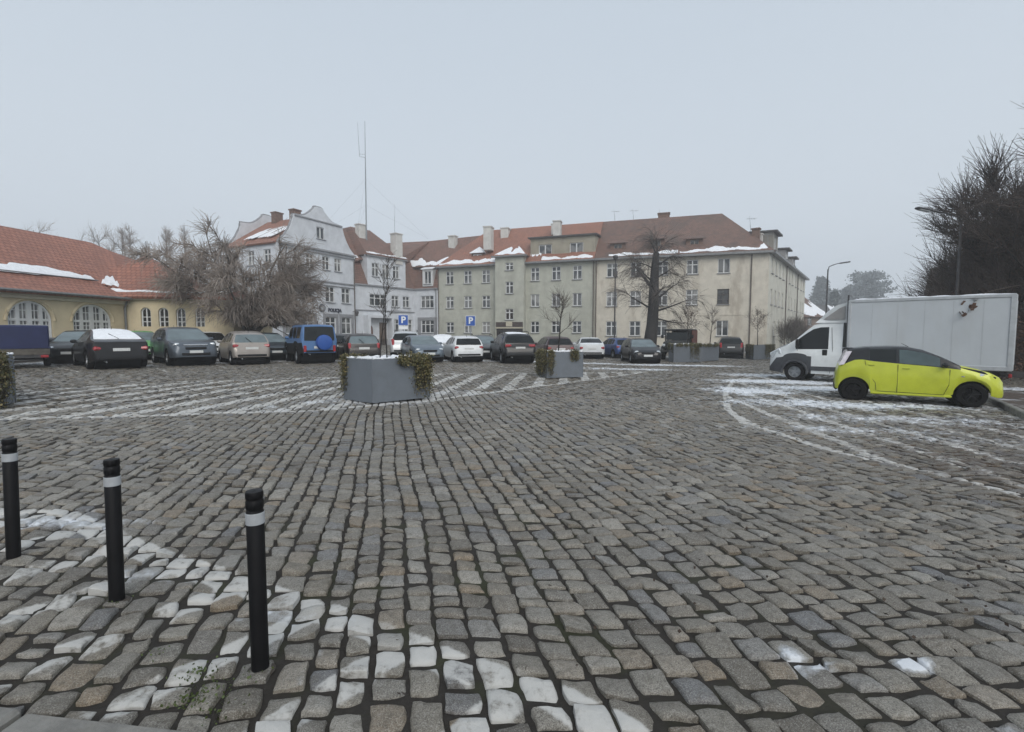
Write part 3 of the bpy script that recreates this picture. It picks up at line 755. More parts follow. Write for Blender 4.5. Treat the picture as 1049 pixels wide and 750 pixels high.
put('black fastback saloon seen from behind, its rear window and roof under snow', 121, 377.5, 10, False, 'fastback', paint('black', (.006, .006, .007), 0, .3), snow=[(2.2, 4.35, .98)], rim='alloy')
put('charcoal hatchback half hidden behind the black fastback, nose to the square', 76, 372.5, -14, True, 'hatch', paint('charcoal', (.020, .023, .025), .1), ws=M['glass_light'])
put('bright green hatchback wedged between the black fastback and the grey SUV', 148, 368.5, 8, True, 'hatch', paint('green', (.10, .36, .09), .1), ws=M['glass_light'])
put('slate grey SUV with chrome grille bar facing the square', 197, 374.2, 13, True, 'suv', paint('slate', (.10, .118, .14), .4), ws=M['glass_light'], lamp_z=.90, grille='chrome')
put('white hatchback behind the gap between grey SUV and beige car', 219, 367, 8, True, 'hatch', paint('white', (.66, .68, .69), 0, .3), ws=M['glass'])
put('small beige hatchback with rounded tail and red lamps, back to the square', 257, 373.4, 12, False, 'bubble', paint('beige', (.33, .295, .265), .4), tail='wide', rear_glass=M['glass_light'])
put('dark blue grey saloon facing out beside the beige hatchback', 281, 369, 12, True, 'sedan', paint('bluegrey', (.035, .048, .06), .3), ws=M['glass_light'])
put('bright blue boxy off-roader with a blue spare wheel cover on its tail', 324, 372.3, 13, False, 'offroad', paint('blue', (.075, .165, .34), .2), spare=paint('cover_blue', (.02, .085, .34), .0, .5), lower=2, tail='small', rim='steel', cat='off-roader')
put('dark brown estate car with long bright plate bar beside the blue off-roader', 371, 371, 8, False, 'wagon', paint('brown', (.018, .013, .012), .1), tail='tall', rear_glass=M['glass_light'])
put('black hatchback tucked behind the dark brown estate', 344, 367.5, 14, False, 'hatch', paint('black', (.006, .006, .007), 0, .3))
put('silver white people carrier standing behind the grey blue hatchback', 416, 367.5, -2, False, 'suv', paint('silver', (.56, .58, .59), .3), rails=True, tail='tall')
put('grey blue hatchback with misted windscreen facing the large planter', 438, 371.2, 14, True, 'hatch', paint('greyblue', (.13, .16, .19), .5), ws=M['glass_light'])
put('snow-covered pale car behind the white hatchback', 452, 365.5, -4, True, 'sedan', paint('white', (.66, .68, .69), 0, .3), ws=M['snow'], snow=[(.25, 1.2, 1.0), (2.1, 3.3, 1.0)])
put('white hatchback with red tail lamps parked beside the black SUV', 479, 371, 13, False, 'hatch', paint('white', (.66, .68, .69), 0, .3), tail='wide')
put('dark estate with roof rails between the white hatchback and black SUV', 497, 367.6, 6, True, 'wagon', paint('charcoal', (.020, .023, .025), .1), rails=True, ws=M['glass_light'])
put('black SUV with snow on its roof, back to the square', 530, 372.3, 14, False, 'suv', paint('black', (.006, .006, .007), 0, .3), rails=True, snow=[(2.1, 3.8, .9)], tail='wide')
put('dark maroon estate behind the smaller square planter', 571, 369.5, 14, False, 'wagon', paint('maroon', (.036, .010, .012), .1))
put('white saloon with a snowy boot beyond the smaller planter', 605, 367.4, 6, False, 'sedan', paint('white', (.66, .68, .69), 0, .3), snow=[(4.05, 4.5, 1.0)])
put('deep blue hatchback half hidden behind the black saloon', 640, 367.2, 24, False, 'hatch', paint('deepblue', (.03, .065, .19), .3))
put('glossy black compact saloon facing out beside the leaning tree trunk', 661, 372.3, 14, True, 'hatch', paint('black', (.006, .006, .007), 0, .3), ws=M['glass_light'])
put('black estate by the corner of the cream building', 748, 367, 4, False, 'suv', paint('black', (.006, .006, .007), 0, .3), tail='tall')

# ---------------- the yellow city car
def city_car():
    S = SPECS['city']
    pr, pf = G(876, 409), G(991, 417)
    ax = (pf - pr); ax.z = 0; rz = math.atan2(ax.y, ax.x); d = ax.normalized(); nrm = Vector((-d.y, d.x, 0))
    mid = (pr + pf) / 2 + nrm * (S['W'] / 2 - .1)
    # wheelbase centre to body centre
    c = mid + d * (((S['ax'][0] + S['ax'][1]) / 2) - S['L'] / 2)
    yl = paint('yellow', (.49, .54, .04), .05, .3)
    bk = paint('gloss_black', (.010, .010, .011), .1, .25)
    root = thing('yellow_city_car', 'small yellow and black hatchback parked nose to the verge, white van behind', 'car', (c.x, c.y, gz(c.x) - .005), rz)
    W = car_body(root, S, yl, bk, None, M['glass'], [M['reflection_glass'], M['glass']])
    hx = S['L'] / 2
    for a in S['ax']:
        for s in (1, -1): add_wheel(root, hx - a, s * (W - .10), S['r'], .19, 'black', s > 0)
    for s in (1, -1):
        # swept headlamp with black surround running up the wing
        h = MB(); h.box((0, 0, 0), (.42, .05, .12), bev=.02); o = h.build('headlight', M['lamp'], root); o.location = (hx - .30, s * W * .84, .72); o.rotation_euler = (0, R(14), s * R(-26))
        k = MB()
        k.tube([(hx - .06, s * W * .62, .58), (hx - .20, s * W * .80, .72), (hx - .45, s * W * .88, .85), (hx - .84, s * W * .90, .955)], [.035, .045, .04, .02], 8); k.build('black_streak', bk, root, 40)
        t = MB(); t.slab([(-hx + .235, s * .655, 1.30), (-hx + .08, s * .735, .93), (-hx + .19, s * .758, .95), (-hx + .36, s * .648, 1.31)], (-.01, s * .025, .004)); t.build('tail_light', M['pale_lens'], root)
        m = MB(); m.box((0, 0, 0), (.13, .18, .13), bev=.05); m.box((0, -s * .1, -.05), (.05, .12, .03)); o = m.build('wing_mirror', bk, root); o.location = (hx - 1.12, s * (W + .06), 1.0); o.rotation_euler = (0, 0, s * R(-12))
        for xh, zz in ((1.86, .90), (2.58, .97)):
            h = MB(); h.box((hx - xh, s * (W * .99 + .01), zz), (.15, .03, .03), bev=.012); h.build('door_handle', yl, root)
        # door shut lines, proud by a hair
        g = MB()
        for pts in ([(1.02, .90), (1.03, .52), (1.12, .27)], [(2.03, .99), (2.03, .27)], [(2.72, 1.08), (2.66, .75), (2.48, .50), (2.46, .30)], [(1.12, .27), (2.44, .29)]):
            g.tube([(hx - a, s * (W * (1.0 if z < .75 else .985) + .001), z) for a, z in pts], .006, 4)
        g.build('door_gap', M['plastic'], root)
        i_ = MB(); i_.box((hx - .78, s * (W * .995 + .004), .74), (.06, .02, .025)); i_.build('indicator', M['chrome'], root)
    g = MB(); g.box((hx - .02, 0, .36), (.07, W * 1.2, .16), bev=.03); g.box((hx - .04, 0, .60), (.06, W * .5, .05), bev=.01); g.build('grille', M['plastic'], root)
    p = MB(); p.box((hx + .02, 0, .44), (.02, .5, .11), bev=.005); p.build('number_plate', M['plate'], root)
    p = MB(); p.box((-hx - .01, 0, .60), (.02, .5, .11), bev=.005); p.build('number_plate', M['plate'], root)
    rb = MB(); rb.box((-hx + .03, 0, .33), (.10, W * 1.45, .16), bev=.04); rb.build('rear_valance', M['plastic'], root)
    a = MB(); a.tube([(hx - 1.75, 0, 1.43), (hx - 1.90, 0, 1.52)], [.01, .005], 5); a.build('aerial', M['plastic'], root)
    sp_ = MB(); sp_.box((-hx + .27, 0, 1.372), (.24, W * 1.1, .035), bev=.012, ry=R(-6)); sp_.build('roof_spoiler', bk, root)
    s_ = MB()
    for s in (1, -1): s_.box((hx - 1.77, s * (W - .028), .235), (1.62, .05, .06), bev=.02)
    s_.build('sill_strip', yl, root)
city_car()

# ---------------- the white box van
def box_van():
    pf = G(814, 389.3)
    far = at(865, 308, 19.2); near = at(1041, 303, 16.0)
    d = Vector((far.x - near.x, far.y - near.y, 0)).normalized(); rz = math.atan2(d.y, d.x); nrm = Vector((-d.y, d.x, 0))
    # local origin: under the front axle, on the centre line; the visible flank is the left one (+y)
    WB = 1.0
    side = nrm if nrm.dot(Vector((-pf.x, -pf.y, 0))) > 0 else -nrm
    o = pf - side * (WB - .12)
    root = thing('box_van', 'white box van with dark bumper and wind deflector, behind the yellow car', 'van', (o.x, o.y, gz(o.x) - .01), rz)
    wh = paint('van_white', (.66, .68, .68), 0, .38)
    S = dict(L=2.45, W=2.0, Z=2.26, r=.345, ax=(.95,), sill=.30, nose=.7, wr=.86,
        top=[(0, .50), (.03, .92), (.10, 1.08), (.30, 1.22), (.62, 1.36), (.95, 1.60), (1.32, 1.98), (1.52, 2.16), (1.75, 2.24), (2.45, 2.26)],
        belt=[(0, .5), (.3, 1.08), (.7, 1.18), (2.45, 1.22)], ws=(.64, 1.50), rw=(9, 9.1), sg=[(.96, 1.30), (1.30, 2.02)])
    cabr = bpy.data.objects.new('cab', None); COL.objects.link(cabr); cabr.parent = root; cabr.location = (.95 - 2.45 / 2, 0, 0)
    W = car_body(cabr, S, wh, None, 3, M['glass'], M['glass'], cab=True)
    for s in (1, -1): add_wheel(root, 0, s * (W - .13), .345, .22, 'steel', s > 0)
    h0 = 2.45 / 2
    for s in (1, -1):
        h = MB(); h.box((0, 0, 0), (.50, .10, .28), bev=.05); q = h.build('headlight', M['lamp'], cabr); q.location = (h0 - .26, s * .84, 1.02); q.rotation_euler = (0, R(28), s * R(-20))
        m = MB(); m.box((0, 0, 0), (.10, .22, .36), bev=.05); m.box((0, -s * .12, -.1), (.05, .14, .05)); q = m.build('wing_mirror', M['plastic'], cabr); q.location = (h0 - 1.05, s * 1.13, 1.42)
        g = MB()
        for pts in ([(1.02, 1.22), (1.02, .75), (1.40, .60), (1.40, .34)], [(2.10, 2.02), (2.16, 1.22), (2.10, .34)]):
            g.tube([(h0 - a, s * ((W * .999 if z < 1.0 else W * .965) - max(0, z - 1.22) * .10 + .002), z) for a, z in pts], .007, 4)
        g.build('door_gap', M['plastic'], cabr)
        dh = MB(); dh.box((h0 - 1.92, s * (W * .97 + .012), 1.10), (.16, .03, .22), bev=.02); dh.build('door_handle', M['plastic'], cabr)
        t = MB(); t.box((h0 - 1.95, s * (W + .006), .50), (.95, .03, .16), bev=.012); t.build('rub_strip', M['grey_plastic'], cabr)
        # arch lip
        a = MB(); a.tube([(math.cos(q_) * .43, s * (W + .008), .345 + math.sin(q_) * .43) for q_ in np.linspace(-.15, math.pi + .15, 15)], .045, 6)
        a.build('wheel_arch', M['grey_plastic'], root)
    g = MB(); g.box((h0 - .01, 0, .62), (.06, 1.2, .30), bev=.03); g.build('grille', M['plastic'], cabr)
    p = MB(); p.box((h0 + .03, 0, .46), (.02, .52, .11)); p.build('number_plate', M['plate'], cabr)
    sn = MB(); vs = []
    for i, (x, z) in enumerate([(.10, 1.10), (.30, 1.235), (.62, 1.375)]):
        for j, y in enumerate(np.linspace(-.72, .72, 9)): vs.append((h0 - x, y * (1 - .08 * (2 - i)), z + (.012 if j in (0, 8) or i == 0 else .035)))
    sn.add(vs, [(i * 9 + j, i * 9 + j + 1, (i + 1) * 9 + j + 1, (i + 1) * 9 + j) for i in range(2) for j in range(8)]); sn.build('snow_cover', M['snow'], cabr, True)
    # wind deflector over the cab
    Lb = (Vector((far.x - near.x, far.y - near.y, 0))).length
    x0 = -1.66                                    # box front, from the front axle
    def px_of(lx):
        q = Vector(root.location) + d * lx + side * 1.08
        return CX + F * q.x / (q.y * cp - (2.9 - HC) * sp)
    x1 = x0
    while px_of(x1) < 1042: x1 -= .02
    Lb = x0 - x1
    zb, ztp = .66, 2.99
    df = MB()
    prof = [(x0 + .06, 2.20), (x0 + 1.05, 2.20), (x0 + .92, 2.34), (x0 + .70, 2.60), (x0 + .40, 2.82), (x0 + .06, 2.92)]
    for y0, y1 in ((-.86, .86),):
        n_ = len(prof); vs = [(x, y0 + (.10 if i in (2, 3) else 0), z) for i, (x, z) in enumerate(prof)] + [(x, y1 - (.10 if i in (2, 3) else 0), z) for i, (x, z) in enumerate(prof)]
        df.add(vs, [tuple(range(n_)), tuple(range(n_, 2 * n_))[::-1]] + [(i, n_ + i, n_ + (i + 1) % n_, (i + 1) % n_) for i in range(n_)])
    d_ = df.build('wind_deflector', wh, root)
    gp = surf('grey_grp_panel', (.30, .29, .28), .6, 0, .12, 3)
    for s in (1, -1):
        pn = MB(); pn.slab([(x0 + .12, s * .872, 2.30), (x0 + .80, s * .80, 2.32), (x0 + .52, s * .80, 2.56), (x0 + .30, s * .865, 2.72), (x0 + .12, s * .872, 2.80)], (0, s * .012, 0)); pn.build('grey_panel', gp, d_)
    # cargo box
    bm_ = surf('box_panel', (.475, .505, .53), .42, 0, .05, .8, spec=.45, stain=(.42, .43, .43), stain_amt=.5, stain_scale=1.1, streak=.25)
    bx = MB(); bx.box(((x0 + x1) / 2, 0, (zb + ztp) / 2), (Lb - .06, 2.16, ztp - zb - .06)); b_ = bx.build('cargo_box', bm_, root)
    fr = MB(); al = surf('box_edge_profile', (.42, .44, .455), .45, .2, .1, 4)
    for s in (1, -1):
        fr.box(((x0 + x1) / 2, s * 1.065, ztp - .055), (Lb, .08, .11), bev=.02); fr.box(((x0 + x1) / 2, s * 1.065, zb + .07), (Lb, .08, .15), bev=.02)
        for x in (x0 - .04, x1 + .05): fr.box((x, s * 1.065, (zb + ztp) / 2), (.10 if x > -3 else .15, .082, ztp - zb - .03), bev=.02)
        for i in range(1, 6): fr.box((x0 + (x1 - x0) * i / 6, s * 1.0805, (zb + ztp) / 2), (.012, .006, ztp - zb - .32))
    for x in (x0 - .03, x1 + .03):
        fr.box((x, 0, ztp - .055), (.06, 2.06, .11)); fr.box((x, 0, zb + .07), (.06, 2.06, .15))
    fr.build('edge_profile', al, b_)
    dr = MB()
    dr.box((x1 - .01, 0, (zb + ztp) / 2), (.03, .02, ztp - zb - .3))
    for s in (1, -1):
        for y in (.45, .75): dr.tube([(x1 - .035, s * y, zb + .2), (x1 - .035, s * y, ztp - .2)], .018, 6)
    dr.build('rear_door_bars', M['steel'], b_)
    bd = MB(); bd.box((x0 + .02, 1.02, 2.15), (.05, .06, 2.05), bev=.015); bd.box((x0 + .02, -1.02, 2.15), (.05, .06, 2.05), bev=.015); bd.build('box_front_post', M['dark_steel'], b_)
    sn = MB(); nx, ny = 24, 7; vs = []
    for i in range(nx):
        for j in range(ny):
            e = i in (0, nx - 1) or j in (0, ny - 1)
            vs.append((x0 + (x1 - x0) * i / (nx - 1) - (.0 if i else .03), -1.06 + 2.12 * j / (ny - 1), ztp + (.004 if e else .045 + rng.uniform(-.015, .015))))
    sn.add(vs, [(i * ny + j, (i + 1) * ny + j, (i + 1) * ny + j + 1, i * ny + j + 1) for i in range(nx - 1) for j in range(ny - 1)]); sn.build('snow_cover', M['snow'], b_, True)
    # chassis, rear axle, lamps
    ch = MB()
    for s in (1, -1): ch.box(((x1 - 1.2) / 2 + .2, s * .42, .52), (-x1 + .9, .09, .14))
    for i in range(6): ch.box((x0 - .3 + (x1 - x0 + .5) * i / 5, 0, zb - .06), (.08, 2.0, .09))
    ch.box((x1 + .12, 0, .58), (.10, 1.9, .12), bev=.02)
    ch.build('chassis', M['dark_steel'], root)
    ax = x0 - Lb * .62
    for s in (1, -1):
        add_wheel(root, ax, s * .86, .345, .22, 'steel', s > 0)
        mg = MB(); mg.tube([(ax + math.cos(q_) * .43, s * .88, .345 + math.sin(q_) * .43) for q_ in np.linspace(.25, math.pi - .05, 11)], .035, 6); mg.box((ax - .52, s * .88, .42), (.02, .26, .42)); mg.build('mudguard', M['plastic'], root)
        sg = MB(); sg.box((ax - .1 + 1.25, s * 1.0, .56), (.9, .04, .08), bev=.01); sg.box((ax - .1 + 1.25, s * 1.0, .42), (.9, .04, .08), bev=.01); sg.build('side_guard', M['steel'], root)
        tl = MB(); tl.box((x1 + .03, s * .86, .52), (.08, .30, .12), bev=.02); tl.build('tail_light', M['tail'], root)
    return root
box_van()

# ---------------- covered trailer, far left
def trailer():
    p = G(17, 378)
    th = math.atan2(-p.x, p.y) + R(6); away = Vector((-math.sin(th), math.cos(th), 0))
    c = p + away * 1.25
    root = thing('covered_trailer', 'low trailer with dark blue tarpaulin cover beside the yellow hall', 'trailer', (c.x, c.y, gz(c.x)), math.atan2(away.y, away.x))
    tp = surf('blue_tarpaulin', (.011, .018, .075), .6, 0, .12, 3, bump=.25, bscale=5)
    b = MB(); b.box((0, 0, 1.18), (2.5, 1.9, .86), bev=.05); b.box((0, 0, .765), (2.54, 1.94, .06)); b.build('tarpaulin', tp, root)
    d = MB(); d.box((0, 0, .61), (2.5, 1.9, .24), bev=.015); d.build('cargo_bed', surf('weathered_boards', (.10, .09, .075), .75, 0, .3, 6, bump=.3), root)
    f = MB()
    for s in (1, -1): f.box((.5, s * .4, .44), (3.6, .08, .10)); f.box((-1.27, s * .6, .42), (.05, .24, .12), bev=.02)
    f.tube([(2.2, .4, .44), (3.3, 0, .46)], .04, 6); f.tube([(2.2, -.4, .44), (3.3, 0, .46)], .04, 6); f.tube([(0, -.9, .3), (0, .9, .3)], .04, 8); f.box((-1.25, 0, .44), (.06, 1.8, .1))
    f.build('frame', M['dark_steel'], root)
    for s in (1, -1):
        add_wheel(root, 0, s * 1.02, .30, .18, 'steel', s > 0)
        m = MB(); m.tube([(math.cos(q) * .38, s * 1.02, .30 + math.sin(q) * .38) for q in np.linspace(.1, math.pi - .1, 9)], .06, 6); m.build('mudguard', M['plastic'], root)
        l = MB(); l.box((-1.30, s * .78, .43), (.04, .22, .1), bev=.015); l.build('tail_light', M['tail'], root)
    pl = MB(); pl.box((-1.30, .3, .43), (.02, .5, .11)); pl.build('number_plate', M['plate'], root)
trailer()

# ---------------- old utility truck by the leaning tree
def utility_truck():
    p = G(689, 369)
    th = math.atan2(-p.x, p.y) + R(-12); away = Vector((-math.sin(th), math.cos(th), 0))
    c = p + away * 1.9
    root = thing('utility_truck', 'old dark canvas-roofed utility truck with red brown sideboard, behind a planter', 'truck', (c.x, c.y, gz(c.x)), math.atan2(away.y, away.x) + math.pi)
    dk = surf('drab_paint', (.035, .036, .034), .6, .1, .25, 4); cv = surf('dark_canvas', (.022, .022, .022), .85, 0, .2, 6, bump=.4)
    b = MB(); b.box((1.25, 0, 1.02), (1.3, 1.35, .50), bev=.08); b.box((.45, 0, .98), (.5, 1.6, .72), bev=.05); b.build('bonnet', dk, root)
    b = MB()
    for s in (1, -1): b.tube([(1.30 + math.cos(q) * .52, s * .72, .42 + math.sin(q) * .52) for q in np.linspace(.0, math.pi, 9)], .13, 6)
    b.box((1.92, 0, .62), (.12, 1.7, .16), bev=.03); b.build('wing', dk, root)
    w_ = MB(); w_.box((.55, 0, 1.62), (.05, 1.5, .52), ry=R(-10)); w_.build('windscreen', M['glass'], root)
    b = MB(); b.box((-.6, 0, 2.06), (2.5, 1.80, .12), bev=.06); b.box((-1.83, 0, 1.65), (.05, 1.7, .8))
    for x in (.5, -.3, -1.7):
        for s in (1, -1): b.box((x, s * .82, 1.65), (.07, .06, .75))
    b.build('canopy', cv, root)
    b = MB(); b.box((-.75, 0, .95), (2.2, 1.7, .65), bev=.04); b.build('body', dk, root)
    b = MB(); b.box((-.7, .93, 1.55), (1.9, .06, .95), bev=.01)
    b.build('sideboard', surf('red_brown_board', (.12, .035, .022), .7, 0, .25, 5, bump=.2), root)
    g = MB(); g.box((1.915, 0, 1.0), (.05, .8, .36), bev=.02); g.build('grille', M['plastic'], root)
    for s in (1, -1):
        h = MB(); h.lathe([(0, .03), (.09, .02), (.1, -.05), (0, -.06)], (1.92, s * .60, 1.02), 14, 'X'); h.build('headlight', M['lamp'], root)
        for x in (1.30, -1.15): add_wheel(root, x, s * .76, .40, .22, 'steel', s > 0)
        m = MB(); m.box((.62, s * 1.0, 1.6), (.05, .18, .24), bev=.02); m.build('wing_mirror', M['plastic'], root)
utility_truck()
# ================================================================== BUILDINGS
class Frame:
    """vertical facade from A to B (left to right as seen from the square); s along, t into the building"""
    def __init__(s, A, B):
        s.A = Vector((A[0], A[1], 0)); s.B = Vector((B[0], B[1], 0)); v = s.B - s.A
        s.L = v.length; s.d = v.normalized(); s.n = Vector((-s.d.y, s.d.x, 0)); s.rz = math.atan2(s.d.y, s.d.x)
    def p(s, a, t, z): return s.A + s.d * a + s.n * t + Vector((0, 0, z))
    def hit(s, px, py, t=0.0):
        o = Vector((0, 0, HC)); r = ray(px, py); q = s.A + s.n * t - o
        k = q.dot(s.n) / r.dot(s.n); h = o + r * k - s.A
        return h.dot(s.d), h.z
def ss(fr, px, py=330, t=0): return fr.hit(px, py, t)[0]

def lettering(txt, size, ext, mat, parent, bold=.02):
    cu = bpy.data.curves.new('lettering', 'FONT'); cu.body = txt; cu.size = size; cu.extrude = ext; cu.align_x = 'CENTER'; cu.align_y = 'CENTER'; cu.offset = bold
    t_ = bpy.data.objects.new('lettering_curve', cu); COL.objects.link(t_); bpy.context.view_layer.update()
    me = bpy.data.meshes.new_from_object(t_.evaluated_get(bpy.context.evaluated_depsgraph_get()))
    bpy.data.objects.remove(t_); me.materials.clear(); me.materials.append(mat)
    return link('lettering', me, parent)

def plaster(name, col, stain, amt=.6, var=.09, sc_=.8): return surf(name, col, .85, 0, var, 1.2, bump=.15, bscale=30, stain=stain, stain_amt=amt, stain_scale=sc_, streak=.35)
PL = dict(
    ochre=plaster('ochre_plaster', (.60, .51, .345), (.45, .38, .265)),
    pale=plaster('pale_blue_white_plaster', (.60, .625, .66), (.42, .43, .45), .4),
    green=plaster('green_grey_plaster', (.435, .44, .38), (.31, .31, .265), .6),
    green2=plaster('damp_green_plaster', (.38, .41, .33), (.26, .27, .22), .6),
    cream=plaster('cream_plaster', (.585, .545, .465), (.33, .285, .225), .75, .09, .8),
    side=plaster('greenish_cream_plaster', (.55, .54, .475), (.37, .35, .30), .6),  # street-side wall's own cream, a little greener than the front
    grey=plaster('grey_plinth_plaster', (.33, .335, .34), (.21, .21, .205), .6))
TRIM = surf('grey_stone_trim', (.26, .265, .28), .8, 0, .12, 3)
WHITE = surf('white_window_paint', (.62, .63, .63), .5, 0, .06, 5)
CREAMT = surf('cream_cornice', (.50, .46, .36), .7, 0, .1, 2)
GUT = surf('zinc_gutter', (.20, .205, .21), .5, .3, .15, 4)
PIPE = surf('brown_downpipe', (.12, .10, .085), .6, .1, .2, 4)
BRICKC = surf('plastered_chimney', (.56, .55, .52), .85, 0, .12, 3, stain=(.25, .24, .22), stain_amt=.5, stain_scale=1.5)
BRICKB = surf('sooty_brick', (.16, .10, .075), .85, 0, .25, 5)
def pane_mat(name, col, curtain):
    m, nt, b = new_mat(name); p = pos(nt)
    n = noise(nt, .9, 2, .5, p)
    L(nt, mixc(nt, math_n(nt, 'MULTIPLY', sstep(nt, n, .45, .58), curtain), col, (.32, .32, .31)), b.inputs['Base Color'])
    b.inputs['Roughness'].default_value = .07; b.inputs['Specular IOR Level'].default_value = .7; return m
PANE = pane_mat('window_glass', (.030, .036, .042), .45)
PANE2 = pane_mat('curtained_window_glass', (.10, .105, .11), .8)
PANED = pane_mat('dark_window_glass', (.018, .018, .018), .1)

def roof_mat(name, col, moss, amt, sw=4.2, sh=5.5):
    """rows of plain tiles following the slope"""
    m, nt, b = new_mat(name)
    at_ = N(nt, 'ShaderNodeUVMap'); at_.uv_map = 'slope'
    bt = N(nt, 'ShaderNodeTexBrick'); L(nt, at_.outputs[0], bt.inputs['Vector'])
    bt.inputs['Scale'].default_value = 1; bt.inputs['Brick Width'].default_value = 1 / sw; bt.inputs['Row Height'].default_value = 1 / sh; bt.inputs['Mortar Size'].default_value = .018; bt.inputs['Mortar Smooth'].default_value = .3
    c = tuple(col)
    bt.inputs['Color1'].default_value = (*[q * .86 for q in c], 1); bt.inputs['Color2'].default_value = (*[q * 1.13 for q in c], 1); bt.inputs['Mortar'].default_value = (*[q * .35 for q in c], 1)
    p = pos(nt); n1 = noise(nt, .55, 6, .7, p); n2 = noise(nt, 2.4, 5, .65, p)
    base = mixc(nt, math_n(nt, 'MULTIPLY', sstep(nt, n1, .42, .66), amt), bt.outputs['Color'], moss)
    base = mixc(nt, math_n(nt, 'MULTIPLY', sstep(nt, n2, .5, .72), amt * .7), base, tuple(q * .6 for q in moss))
    L(nt, base, b.inputs['Base Color']); b.inputs['Roughness'].default_value = .75
    bn = N(nt, 'ShaderNodeBump'); bn.inputs['Strength'].default_value = .9; bn.inputs['Distance'].default_value = .03
    # each course overhangs the one below
    sx = N(nt, 'ShaderNodeSeparateXYZ'); L(nt, at_.outputs[0], sx.inputs[0])
    fr_ = math_n(nt, 'FRACT', math_n(nt, 'MULTIPLY', sx.outputs['Y'], sh))
    L(nt, math_n(nt, 'ADD', math_n(nt, 'SUBTRACT', 1.0, fr_), math_n(nt, 'MULTIPLY', bt.outputs['Fac'], -.6)), bn.inputs['Height']); L(nt, bn.outputs[0], b.inputs['Normal'])
    return m
RM = dict(
    new=roof_mat('orange_red_tiles', (.34, .155, .105), (.21, .12, .09), .4, 4.2, 4.0),
    hall=roof_mat('hall_red_tiles', (.33, .145, .10), (.22, .105, .08), .35, 3.8, 3.2),
    old=roof_mat('old_brown_tiles', (.20, .118, .09), (.105, .078, .064), .85, 4.2, 4.0),
    pol=roof_mat('weathered_red_tiles', (.225, .125, .096), (.14, .098, .08), .55, 4.2, 4.0))
DARKROOF = surf('dark_sheet_roof', (.06, .058, .056), .6, .1, .2, 3)

def roof_plane(mb_uv, pts, thick=.16):
    mb_uv.append(([Vector(p) for p in pts], thick))
def build_roof(name, planes, mat, parent):
    me = bpy.data.meshes.new(name); vs = []; fs = []; uv = []
    o = Vector(parent.location)
    for pts, th in planes:
        n = (pts[1] - pts[0]).cross(pts[2] - pts[0]).normalized()
        if n.z < 0: pts = pts[::-1]; n = -n
        e = (Vector((0, 0, 1)).cross(n)); e = e.normalized() if e.length > 1e-4 else Vector((1, 0, 0)); up = n.cross(e)
        b = len(vs); k = len(pts)
        for p in pts: vs.append(p - o)
        for p in pts: vs.append(p - n * th - o)
        def U(p): return (p.dot(e), p.dot(up))
        faces = [tuple(range(b, b + k)), tuple(range(b + k, b + 2 * k))[::-1]] + [(b + i, b + k + i, b + k + (i + 1) % k, b + (i + 1) % k) for i in range(k)]
        for f in faces:
            fs.append(f)
            for i in f: uv.append(U(Vector(vs[i]) + o))
    me.from_pydata([tuple(v) for v in vs], [], fs)
    l = me.uv_layers.new(name='slope'); l.data.foreach_set('uv', [q for w_ in uv for q in w_])
    me.materials.append(mat); return link(name, me, parent)

_win = {}
def window(parent, fr, s0, s1, z0, z1, kind='cross', t=.13, pane=None, sill=True, frame=None, lab=None):
    """kind: cross, double, triple, single; centre on the opening, set back by t"""
    w, h = s1 - s0, z1 - z0
    key = (round(w, 2), round(h, 2), kind)
    if key not in _win:
        b = MB(); fw = .075
        b.box((0, 0, h - fw / 2), (w, .07, fw)); b.box((0, 0, fw / 2), (w, .07, fw))
        for s in (-1, 1): b.box((s * (w - fw) / 2, 0, h / 2), (fw, .07, h - 2 * fw))
        if kind in ('cross', 'double'): b.box((0, -.005, h / 2), (.13, .08, h - 2 * fw))
        if kind == 'triple':
            for s in (-1, 1): b.box((s * w * .18, -.005, h / 2), (.12, .08, h - 2 * fw))
        zt = h * .66
        if kind == 'cross':
            for s in (-1, 1): b.box((s * (w + .13 - 2 * fw + .02) / 4, -.003, zt), ((w - .13 - 2 * fw) / 2, .075, .10))
        if kind == 'triple': b.box((0, -.003, zt), (w - 2 * fw, .068, .10))
        if kind == 'grid':
            b.box((0, -.005, h / 2), (.06, .08, h - 2 * fw))
            for q in (.33, .66): b.box((0, -.003, h * q), (w - 2 * fw, .07, .05))
        q = MB(); q.box((0, .02, h / 2), (w - .04, .012, h - .04))
        k = MB(); k.box((0, -.14, -.035), (w + .16, .24, .06), bev=.01)
        _win[key] = (b, q.mesh('pane', PANE), k, {}, q)
    b, _, k, cache, q = _win[key]
    fm = frame or WHITE; pm = pane or rng.choice([PANE, PANE, PANE, PANE2])
    for nm, src, mt in (('window', b, fm), ('pane', q, pm), ('sill', k, TRIM)):
        if (nm, mt.name) not in cache: cache[(nm, mt.name)] = src.mesh(nm, mt)
    wl = fr.p((s0 + s1) / 2, t, z0) - Vector(parent.location)
    o = link('window', cache[('window', fm.name)], parent, wl, fr.rz)
    link('pane', cache[('pane', pm.name)], o)
    if sill: link('sill', cache[('sill', TRIM.name)], o)
    if lab: o['label'] = lab
    return o

